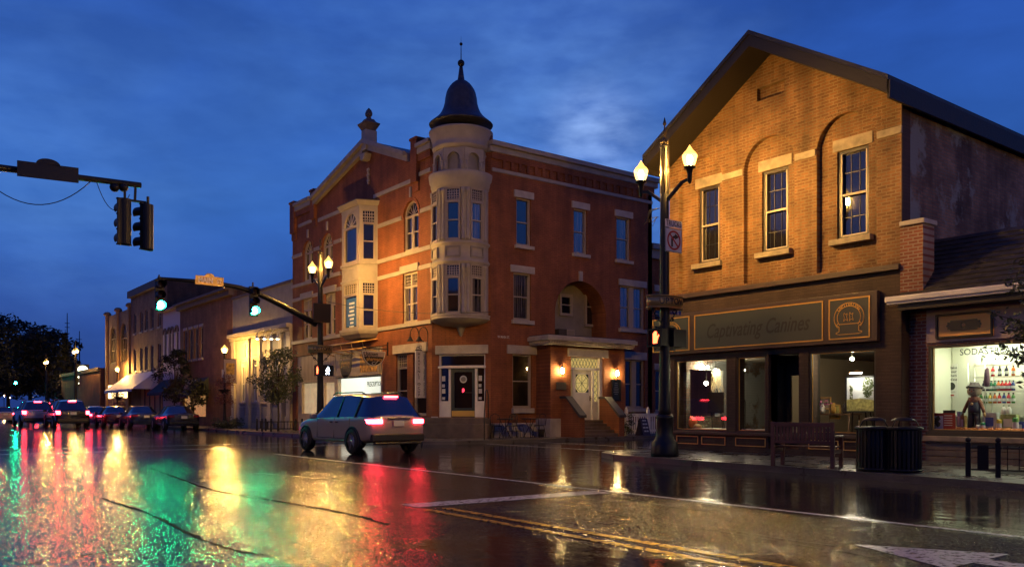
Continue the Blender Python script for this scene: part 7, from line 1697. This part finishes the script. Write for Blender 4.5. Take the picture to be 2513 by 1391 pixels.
# ---- street lamps down the street
def single_lamp(label, px, py, Z, h=None, gm='globe_far'):
    p = deep(px, py, Z); H = p.z - BZ
    r = thing('street_lamp', label, 'street lamp', (p.x, p.y, BZ), 'acorn street lamps down the street'); ORG[r] = V((0, 0, 0))
    m = MB(); m.lathe([(.2, 0), (.2, .3), (.1, .5), (.075, 1), (.055, H - .5)], (0, 0, 0), 10); m.build('pole', 'black_metal', r); lamp_head((0, 0, H - .25), r, gm, 1.15); return r
sl = single_lamp('street lamp with hanging banner and flower basket before the pale bank', 551, 857, 48.7)
def far_double(label, px, py, Z):
    p = deep(px, py, Z); r = thing('street_lamp', label, 'street lamp', (p.x, p.y, BZ), 'acorn street lamps down the street'); ORG[r] = V((0, 0, 0)); double_lamp(r, p.z - BZ, 'globe_far'); return r
single_lamp('street lamp standing before the arcaded brick building, lit amber', 288, 905, 72)
far_double('tall twin lamp post above the lit vertical sign', 185, 867, 82)
far_double('twin lamp post glowing against the dark trees, third from the lit sign', 113, 893, 101)
single_lamp('small distant street lamp above the queue of cars', 70, 953, 130, gm='globe_far')
single_lamp('tiny distant street lamp at the picture edge, higher of a close pair', 10, 970, 185, gm='globe_far'); single_lamp('tiny distant street lamp, lower of a close pair by the picture edge', 24, 975, 200, gm='globe_far')
p = deep(38, 932, 100); signal_head('traffic_light', 'tiny distant traffic light showing green over the queue of cars', p, 0, True)
# ================================================================ cars
mat('tyre', (.012, .012, .012), .7); mat('rim', (.45, .45, .46), .35, metal=.6); mat('car_glass', (.008, .010, .014), .03, spec=1, ior=1.9)
mat('tail_lit', (.5, .02, .02), .3, emit=(1, .025, .045), es=40); mat('brake_lit', (.5, .02, .02), .3, emit=(1, .03, .05), es=42); mat('tail_off', (.25, .012, .012), .15, coat=.5)
mat('plate', (.6, .6, .55), .4); mat('chrome', (.6, .6, .6), .12, metal=1); mat('bumper_black', (.02, .02, .02), .4)
mat('plate_light', (.6, .6, .5), .4, emit=(1, .95, .8), es=.8)
SUV = [(0, .42, .98, 1.0, .70, .80, .66), (.07, .33, 1.0, 1.04, .79, .87, .72), (.42, .28, 1.0, 1.55, .84, .90, .60), (.85, .26, 1.0, 1.615, .86, .91, .62), (1.9, .26, .98, 1.64, .86, .92, .63), (2.6, .26, .96, 1.60, .86, .92, .62), (3.4, .26, .95, 1.03, .86, .91, .74), (4.1, .28, .88, .94, .84, .88, .66), (4.42, .34, .74, .79, .74, .80, .58), (4.5, .42, .66, .69, .62, .68, .5)]
SEDAN = [(0, .42, .90, .92, .68, .78, .64), (.08, .32, .93, .97, .78, .86, .70), (.62, .26, .93, 1.01, .84, .89, .72), (1.3, .24, .92, 1.37, .85, .89, .56), (1.95, .24, .91, 1.44, .86, .9, .58), (2.5, .24, .90, 1.41, .86, .90, .58), (3.3, .24, .88, .97, .86, .9, .72), (4.2, .27, .80, .87, .84, .87, .66), (4.52, .34, .68, .73, .74, .78, .56), (4.6, .42, .60, .63, .60, .66, .48)]
def car(name, label, spec, paint, loc, rz=0, lit='tail', group=None, kind='suv', sc=1.0, plate=True, tl=None):
    r = thing(name, label, 'car', (0, 0, 0), group)
    body, gl = MB(), MB(); rings = []
    for (y, zb, zs, zt, wb, ws, wt) in spec:
        h = [(wb, zb), (ws - .01, zb + .1), (ws, zb + .5 * (zs - zb)), (ws - .01, zs - .06), (ws - .05, zs), (wt, zt - .06), (wt * .82, zt - .005), (0, zt + .02)]
        full = [V((x, y, z)) for x, z in h] + [V((-x, y, z)) for x, z in h[-2::-1]]
        rings.append(full)
    n = len(rings[0]); cab = [i for i, s in enumerate(spec) if s[3] > s[2] + .25]; c0, c1 = cab[0], cab[-1]
    vs = [p for q in rings for p in q]; bf, gf = [], []
    for i in range(len(rings) - 1):
        for j in range(n - 1):
            q = (i * n + j, i * n + j + 1, (i + 1) * n + j + 1, (i + 1) * n + j)
            side = j in (4, n - 6); top = 5 <= j <= n - 7
            glass = (side and c0 <= i < c1) or (top and i in (c0 - 1, c1)) or (side and i in (c0 - 1, c1))
            (gf if glass else bf).append(q)
    bf.append(tuple(range(n))); bf.append(tuple((len(rings) - 1) * n + j for j in range(n)))
    bf += [(i * n, (i + 1) * n, (i + 1) * n + n - 1, i * n + n - 1) for i in range(len(rings) - 1)]
    def clean(fs):
        used = sorted({i for f in fs for i in f}); mp = {k: i for i, k in enumerate(used)}; return [vs[k] for k in used], [tuple(mp[i] for i in f) for f in fs]
    a, b = clean(bf); body.add(a, b, True); body.build('body', paint, r, subsurf=1)
    a, b = clean(gf); gl.add(a, b, True); gl.build('windows', 'car_glass', r, subsurf=1)
    # pillars
    s0, s1 = spec[c0], spec[c1]; m = MB()
    for k in (-1, 1):
        for yy in (spec[c0][0] + .35, (spec[c0][0] + spec[c1][0]) / 2 + .25): m = MB(); m.bar((k * (s0[5] - .035), yy, s0[2] - .02), (k * (s0[6] + .01), yy + .02, spec[c0 + 1][3] - .07), .02, .07); m.build('pillar', 'bumper_black', r)
    L = spec[-1][0]; W = spec[4][5]
    for yy in (.85, L - .85):
        for k in (-1, 1):
            m = MB(); R_w = .345
            m.lathe([(.27, -.11), (R_w - .02, -.11), (R_w, -.08), (R_w, .06), (R_w - .03, .095), (.22, .10)], (0, 0, 0), 24, axis='x', cap=False); m.v = [V((k * (W - .06) + k * p.x, yy + p.y, R_w + p.z)) for p in m.v]; w = m.build('wheel', 'tyre', r)
            m = MB(); m.lathe([(.22, .07), (.21, .06), (.05, .06), (.04, .09), (0, .09)], (0, 0, 0), 20, axis='x')
            for i in range(5):
                an = 2 * math.pi * i / 5; m.bar((.06, .03 * math.cos(an), .03 * math.sin(an)), (.065, .22 * math.cos(an), .22 * math.sin(an)), .05, .03)
            m.v = [V((k * (W - .06) + k * p.x, yy + p.y, R_w + p.z)) for p in m.v]; m.build('rim', 'rim', w)
            m = MB(); m.lathe([(R_w + .06, -.1), (R_w + .06, .0), (R_w + .01, .0), (R_w + .01, -.1)], (0, 0, 0), 28, axis='x', cap=False); m.lathe([(R_w + .05, -.02), (0, -.02)], (0, 0, 0), 28, axis='x', cap=False)
            m.v = [V((k * (W + .008) + k * p.x, yy + p.y, max(.2, R_w + p.z))) for p in m.v]; m.build('wheel_arch', 'black', r)
    for k in (-1, 1):
        m = MB(); y0_, y1_ = spec[c0][0] + .35, spec[c1][0] + .3; ym_ = (y0_ + y1_) / 2 + .05; zb_ = .42; zt2 = spec[4][2] - .02; X_ = k * (W + .001)
        for yy in (y0_ + .25, ym_, y1_): m.bar((X_, yy, zb_), (X_ - k * .03, yy, zt2), .008, .012)
        m.bar((X_, y0_ + .25, zb_), (X_, y1_, zb_), .01, .014); m.build('door_seams', 'black', r)
        for yy in (ym_ - .25, y1_ - .95): m = MB(); m.box(X_ - .01, X_ + .012, yy, yy + .16, zt2 - .12, zt2 - .085); m.build('door_handle', 'chrome', r)
    lm = {'tail': 'tail_lit', 'brake': 'brake_lit', None: 'tail_off'}[lit]
    zt = spec[1][2] - .12; tw, th = tl or ((.17, .20) if kind == 'suv' else (.30, .13))
    for k in (-1, 1):
        m = MB(); x = k * (W - .06); pts = [(x + k * .005, .36, zt), (x, .10, zt), (x - k * .06, -.0, zt), (x - k * tw, -.035, zt)]
        for p, q in zip(pts, pts[1:]):
            m.add([V(p) + V((0, 0, -th / 2)), V(q) + V((0, 0, -th / 2 + .005)), V(q) + V((0, 0, th / 2)), V(p) + V((0, 0, th / 2)), V(p) + V((-k * .04, .04, -th / 2)), V(q) + V((-k * .04, .04, -th / 2)), V(q) + V((-k * .04, .04, th / 2)), V(p) + V((-k * .04, .04, th / 2))], [(0, 1, 2, 3), (4, 5, 6, 7), (0, 1, 5, 4), (2, 3, 7, 6), (0, 3, 7, 4), (1, 2, 6, 5)])
        m.build('tail_light', lm, r, bevel=.012)
    if kind == 'suv' and lit:
        m = MB(); m.box(-.2, .2, spec[c0][0] - .08, spec[c0][0] - .02, spec[c0][3] - .03, spec[c0][3] + .01); m.build('brake_light', lm, r)
    m = MB(); zb = .36; m.box(-W + .12, W - .12, -.06, .1, zb, zb + .2); m.box(-W + .2, W - .2, -.03, .1, zb - .09, zb - .01); m.build('bumper', 'bumper_black' if kind == 'suv' else paint, r, bevel=.03)
    if plate:
        m = MB(); m.box(-.16, .16, -.045, -.03, zt - .12, zt + .03); m.build('licence_plate', 'plate', r)
    m = MB(); m.box(-.35, .35, -.04, -.02, zt + .06, zt + .09); m.build('chrome_strip', 'chrome', r)
    for k in (-1, 1):
        m = MB(); yy = spec[c1][0] + .35; m.cbox((k * (W + .09), yy, s1[2] + .04), .2, .12, .14); m.build('wing_mirror', paint, r, bevel=.03)
    if kind == 'suv':
        for k in (-1, 1):
            m = MB(); m.tube([(k * .56, spec[c0][0] + .3, 1.60), (k * .57, spec[c0][0] + .5, 1.66), (k * .57, 2.4, 1.66), (k * .56, 2.6, 1.6)], .018, 6); m.build('roof_rail', 'bumper_black', r)
    r.location = loc; r.rotation_euler = (0, 0, rz); r.scale = (sc, sc, sc); return r
def paint(name, c, ro=.25, metal=.5): mat(name, c, ro, metal=metal, coat=1.0, spec=.6)
paint('paint_silver', (.34, .29, .26), .4, .15); paint('paint_black', (.012, .012, .016), .2, .2); paint('paint_blue', (.012, .02, .06), .2, .3); paint('paint_red', (.09, .01, .012), .25, .3); paint('paint_white', (.55, .55, .56), .3, .1); paint('paint_grey', (.10, .10, .11), .25, .5)
CL = 'cars stopped in the queue down the street'; CP = 'dark saloon cars parked along the kerb'
car('moving_car', 'silver estate car driving away through the crossing with bright red tail lights', SUV, 'paint_silver', (11.1, 19.7, 0), R(2), 'brake', kind='suv', tl=(.36, .12))
def carz(px, py, z=0): g = gnd(px, py); return g
q = gnd(180, 1050); car('queued_car', 'dark sport utility car with red brake lights, nearest in the stopped queue', SUV, 'paint_black', (q.x, q.y, 0), 0, 'brake', CL, sc=1.12)
q = gnd(95, 1047); car('queued_car', 'white van bodied car left of the dark one with red brake lights', SUV, 'paint_white', (q.x, q.y, 0), 0, 'brake', CL, sc=1.12)
q = gnd(117, 1036); car('queued_car', 'tall grey car half hidden between the white and dark cars', SUV, 'paint_grey', (q.x, q.y, 0), 0, 'brake', CL, sc=1.15)
q = gnd(58, 1034); car('queued_car', 'silver saloon seen between the pale saloon and the white car in the queue', SEDAN, 'paint_silver', (q.x, q.y, 0), 0, 'tail', CL, kind='sedan')
q = gnd(14, 1038); car('queued_car', 'pale saloon at the far left end of the queue', SEDAN, 'paint_silver', (q.x, q.y, 0), 0, 'tail', CL, kind='sedan')
ps = gnd(452, 1057)
for i, (px, py, c, l, ll) in enumerate(((452, 1057, 'paint_black', None, 'black saloon parked nearest the crossing with a pale number plate'), (360, 1052, 'paint_blue', None, 'dark blue saloon parked second from the crossing'), (293, 1049, 'paint_red', None, 'dark red saloon parked third from the crossing'), (246, 1046.5, 'paint_silver', 'tail', 'pale saloon parked fourth from the crossing with its tail light on'))):
    q = gnd(px, py); car('parked_car', ll, SEDAN, c, (q.x + .0, q.y, 0), R(-3), l, CP, kind='sedan')
# ================================================================ trees and plants
def leaves(mb, c, rad, n, size, r_, squash=.8):
    for _ in range(n):
        while True:
            p = V((r_.uniform(-1, 1), r_.uniform(-1, 1), r_.uniform(-1, 1)))
            if p.length < 1: break
        p = V((p.x * rad, p.y * rad, p.z * rad * squash)) + c
        d = V((r_.uniform(-1, 1), r_.uniform(-1, 1), r_.uniform(-.8, .5))).normalized(); e = d.cross(V((r_.uniform(-1, 1), r_.uniform(-1, 1), r_.uniform(-1, 1)))).normalized(); s = size * r_.uniform(.6, 1.25)
        mb.add([p - d * s, p + e * s * .42 - d * s * .1, p + d * s, p - e * s * .42 - d * s * .1], [(0, 1, 2, 3)])
def tree(label, loc, H, th, cr, nclump, nleaf, lsize, seed, lm='leaf', group=None, trunk_r=.06, kind='tree', crown_sq=1.15, name='tree', clump=.33):
    r_ = random.Random(seed); t = thing(name, label, 'tree', loc, group); ORG[t] = V((0, 0, 0))
    m = MB(); cc = V((0, 0, th + (H - th) * .52)); ch = (H - th) / 2
    m.tube([(0, 0, -.02), (.02, .01, th * .6), (0, .02, th), (.03, 0, th + ch * .7), (0, 0, th + ch * 1.4)], [trunk_r * 1.3, trunk_r, trunk_r * .85, trunk_r * .5, trunk_r * .2], 8)
    cl = []
    for i in range(nclump):
        a = r_.uniform(0, 6.28); v_ = r_.uniform(-1, 1); rr = math.sqrt(max(0, 1 - v_ * v_ * .85)) * r_.uniform(.35, 1.0) * cr; p = V((rr * math.cos(a), rr * math.sin(a), cc.z + v_ * ch * .86 )); cl.append(p)
        s = V((0, 0, min(p.z - .2, th + r_.uniform(.0, .8) * ch))); m.tube([s, s.lerp(p, .55) + V((0, 0, .1)), p], [trunk_r * .4, trunk_r * .25, trunk_r * .08], 5)
    m.build('trunk', 'bark', t)
    m = MB()
    for p in cl: leaves(m, p, cr * clump * r_.uniform(.7, 1.2), nleaf, lsize, r_)
    m.build('crown', lm, t, recalc=False); return t
g = deep(683, 1055, 42.0); g.z = BZ
tree('small round headed street tree inside a railing before the pale bank', g, 4.05, 1.35, 1.25, 46, 62, .085, 3, trunk_r=.05)
# dark slender tree before the painted building
p = deep(428, 1040, 58); p.z = BZ
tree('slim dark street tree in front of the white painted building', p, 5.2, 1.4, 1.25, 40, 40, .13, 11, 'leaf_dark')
p = deep(470, 1040, 54); p.z = BZ
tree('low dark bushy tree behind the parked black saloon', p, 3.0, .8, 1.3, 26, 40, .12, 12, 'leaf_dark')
# big dark trees closing the street
for i, (px, py, Z, cr, lb_) in enumerate(((20, 775, 120, 4.6, 'big dark tree at the left edge of the view'), (75, 790, 125, 4.2, 'big dark tree with a rounded head, second from the left edge'), (118, 805, 118, 3.6, 'dark tree behind the glowing twin lamp post'), (-30, 800, 110, 5, 'dark tree partly cut off by the left edge'), (205, 930, 100, 2.8, 'low dark tree right of the lit vertical sign'), (245, 925, 96, 2.6, 'low dark tree before the low building'))):
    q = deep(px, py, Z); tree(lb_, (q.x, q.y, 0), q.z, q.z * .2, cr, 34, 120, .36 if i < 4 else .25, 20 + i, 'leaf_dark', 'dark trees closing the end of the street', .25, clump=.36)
def conifer(label, px, py, Z):
    q = deep(px, py, Z); H = q.z; r_ = random.Random(5); t = thing('conifer', label, 'tree', (q.x, q.y, 0)); ORG[t] = V((0, 0, 0)); m = MB(); m.tube([(0, 0, 0), (0, 0, H)], [.25, .03], 7); m.build('trunk', 'bark', t); m = MB()
    for k in range(26):
        z = H * (.18 + .8 * k / 26); R0 = (H - z) * .30 + .15
        for j in range(9):
            a = r_.uniform(0, 6.28); rr = R0 * r_.uniform(.5, 1.1); leaves(m, V((rr * .6 * math.cos(a), rr * .6 * math.sin(a), z - rr * .15)), rr * .42, 14, .28, r_, .4)
    m.build('crown', 'leaf_dark', t, recalc=False)
conifer('pointed dark conifer against the sky behind the lit vertical sign', 160, 808, 112)
# flower basket column and shrub at the lamp by the bank
mat('red_flowers', (.16, .05, .035), .6, var=.7, vscale=12)
def flowerball(label, px, py, Z, r, sq):
    p = deep(px, py, Z); m = MB(); r_ = random.Random(px); t = thing('hanging_basket', label, 'hanging basket', p, 'flower baskets hung on the street lamps'); ORG[t] = V((0, 0, 0))
    for k in range(26): a = r_.uniform(0, 6.28); q = V((r * .6 * math.cos(a), r * .6 * math.sin(a), r_.uniform(-1, 1) * r * sq)); leaves(m, q, r * .5, 40, .06, r_, 1)
    m.build('flowers', 'red_flowers', t, recalc=False); m = MB(); m.lathe([(.1, -.1), (r * .6, .1), (r * .65, .15)], (0, 0, 0), 10); m.bar((0, 0, .1), (0, 0, r * sq + .3), .03); m.build('basket', 'iron', t)
flowerball('reddish trailing flower basket on the street lamp by the pale bank', 551, 962, 48.3, .55, 1.6)
flowerball('dark red trailing flower basket on the lamp before the arcaded building', 291, 978, 71.5, .6, 1.3)
p = deep(556, 1042, 48); m = MB(); r_ = random.Random(4)
for k in range(30): leaves(m, V((p.x + r_.uniform(-.8, .8), p.y + r_.uniform(-.5, .5), BZ + r_.uniform(.1, .5))), .28, 36, .07, r_)
tag(m.build('shrub', 'leaf', org=(p.x, p.y, BZ), recalc=False), 'low leafy shrub at the foot of the street lamp by the bank', 'shrub')
p = ony(1545, 0, YB - 1.75); m = MB()
for k in range(14): leaves(m, V((p.x + r_.uniform(-.2, .2), p.y + r_.uniform(-.05, .05), BZ + r_.uniform(.1, .95))), .13, 26, .045, r_)
tag(m.build('climbing_plant', 'leaf', org=(p.x, p.y, BZ), recalc=False), 'leafy climber on the left end of the white picket fence', 'plant')
# banner on the lamp by the bank
p = deep(565, 910, 48.5); t = thing('street_banner', 'framed pale street banner hanging from the lamp post by the bank', 'banner', p); ORG[t] = V((0, 0, 0)); m = MB(SOUTH(0, 0, 0)); m.box(-.36, .36, -.01, .01, -.66, .66); m.build('cloth', 'lilac_panel', t)
m = MB(SOUTH(0, 0, 0)); m.box(-.24, .24, .01, .014, -.2, .45); m.build('picture', 'amber_picture', t); m = MB(SOUTH(0, 0, 0)); m.bar((-.6, 0, .68), (.38, 0, .68), .03); m.bar((-.6, 0, -.68), (.38, 0, -.68), .03); m.build('arms', 'black_metal', t)
p = deep(550, 916, 48.6); t = thing('parking_notice', 'small white notice on the lamp post by the bank', 'sign', p); ORG[t] = V((0, 0, 0)); m = MB(SOUTH(0, -.09, 0)); m.box(-.16, .16, -.01, 0, -.22, .22); m.build('plate', 'sign_white', t)
# lit vertical sign
mat('sign_lit', (.8, .85, .6), .4, emit=(.95, 1, .72), es=3.2)
p = deep(203, 920, 90); t = thing('illuminated_sign', 'tall lit yellowish sign with a round disc over three ovals, far down the street', 'sign', (p.x, p.y, 0)); ORG[t] = V((0, 0, 0)); zz = p.z; T = SOUTH(0, 0, 0)
m = MB(T); m.box(-.62, .62, -.2, 0, zz - 1.15, zz + 1.15); m.tube([(0, -.1, 0), (0, -.1, zz - 1.1)], .12, 8); m.build('cabinet', 'black', t)
m = MB(T)
for cz_, a_, b_ in ((.58, .5, .42), (-.22, .5, .16), (-.55, .36, .12), (-.88, .44, .16)): m.prism([(a_ * math.cos(k * math.pi / 10), zz + cz_ + b_ * math.sin(k * math.pi / 10)) for k in range(20)], .0, .03)
m.build('lit_face', 'sign_lit', t)
# radio masts
for px, py, Z, lb_ in ((165, 768, 190, 'thin lattice radio mast above the conifer'), (195, 812, 200, 'thin radio mast right of the taller one')):
    q = deep(px, py, Z); t = thing('radio_mast', lb_, 'radio mast', (q.x, q.y, 0), 'radio masts on the skyline'); ORG[t] = V((0, 0, 0)); m = MB(); m.tube([(0, 0, 0), (0, 0, q.z)], [.3, .08], 5)
    for k in (.8, .86, .9): m.bar((-.5, 0, q.z * k), (.5, 0, q.z * k), .12)
    m.build('mast', 'black', t)
# near tree whose branches hang into the right of the view
TX, TY = 16.0, 5.9
t = thing('tree', 'leafy street tree reaching in from the right edge before the bright shop window', 'tree', (TX, TY, BZ)); ORG[t] = V((0, 0, 0)); r_ = random.Random(41)
m = MB(); m.tube([(0, 0, 0), (.02, .02, 1.4), (0, .05, 2.6), (0, .1, 4.2)], [.07, .06, .045, .02], 8); lf = MB()
def sprig(p0, p1, n, spread, ls):
    mid = p0.lerp(p1, .5) + V((0, 0, .12)); m.tube([p0, mid, p1], [.018, .012, .004], 5)
    for k in range(n):
        u = .25 + .8 * r_.random(); q = p0.lerp(p1, u) + V((0, 0, .24 * u * (1 - u))) + V((r_.gauss(0, spread), r_.gauss(0, spread), r_.gauss(0, spread)))
        leaves(lf, q, .035, 1, ls, r_)
def at_t(px, py, dY=0):
    q = deep(px, py, 14.3 + dY); return q - V((TX, TY, BZ))
for (px, py, dy, n, sp) in ((2440, 772, 0, 55, .06), (2468, 700, .2, 60, .08), (2495, 660, .3, 70, .10), (2425, 868, -.1, 34, .04), (2455, 850, .2, 60, .07), (2490, 820, 0, 80, .1), (2480, 790, .5, 70, .09), (2500, 880, .1, 60, .08), (2512, 930, -.1, 40, .06), (2460, 800, -.4, 40, .06), (2530, 740, 0, 80, .12), (2540, 850, 0, 80, .12), (2560, 650, .5, 90, .16), (2570, 560, .3, 90, .16)):
    e = at_t(px, py, dy); s = V((0, .05, max(1.5, e.z - .9 * r_.uniform(.2, 1)))); s = s if abs(e.z - s.z) < 1.4 else V((0, .05, e.z - .5)); sprig(s, e, n, sp, .058)
m.build('trunk', 'bark', t); lf.build('crown', 'leaf', t, recalc=False)
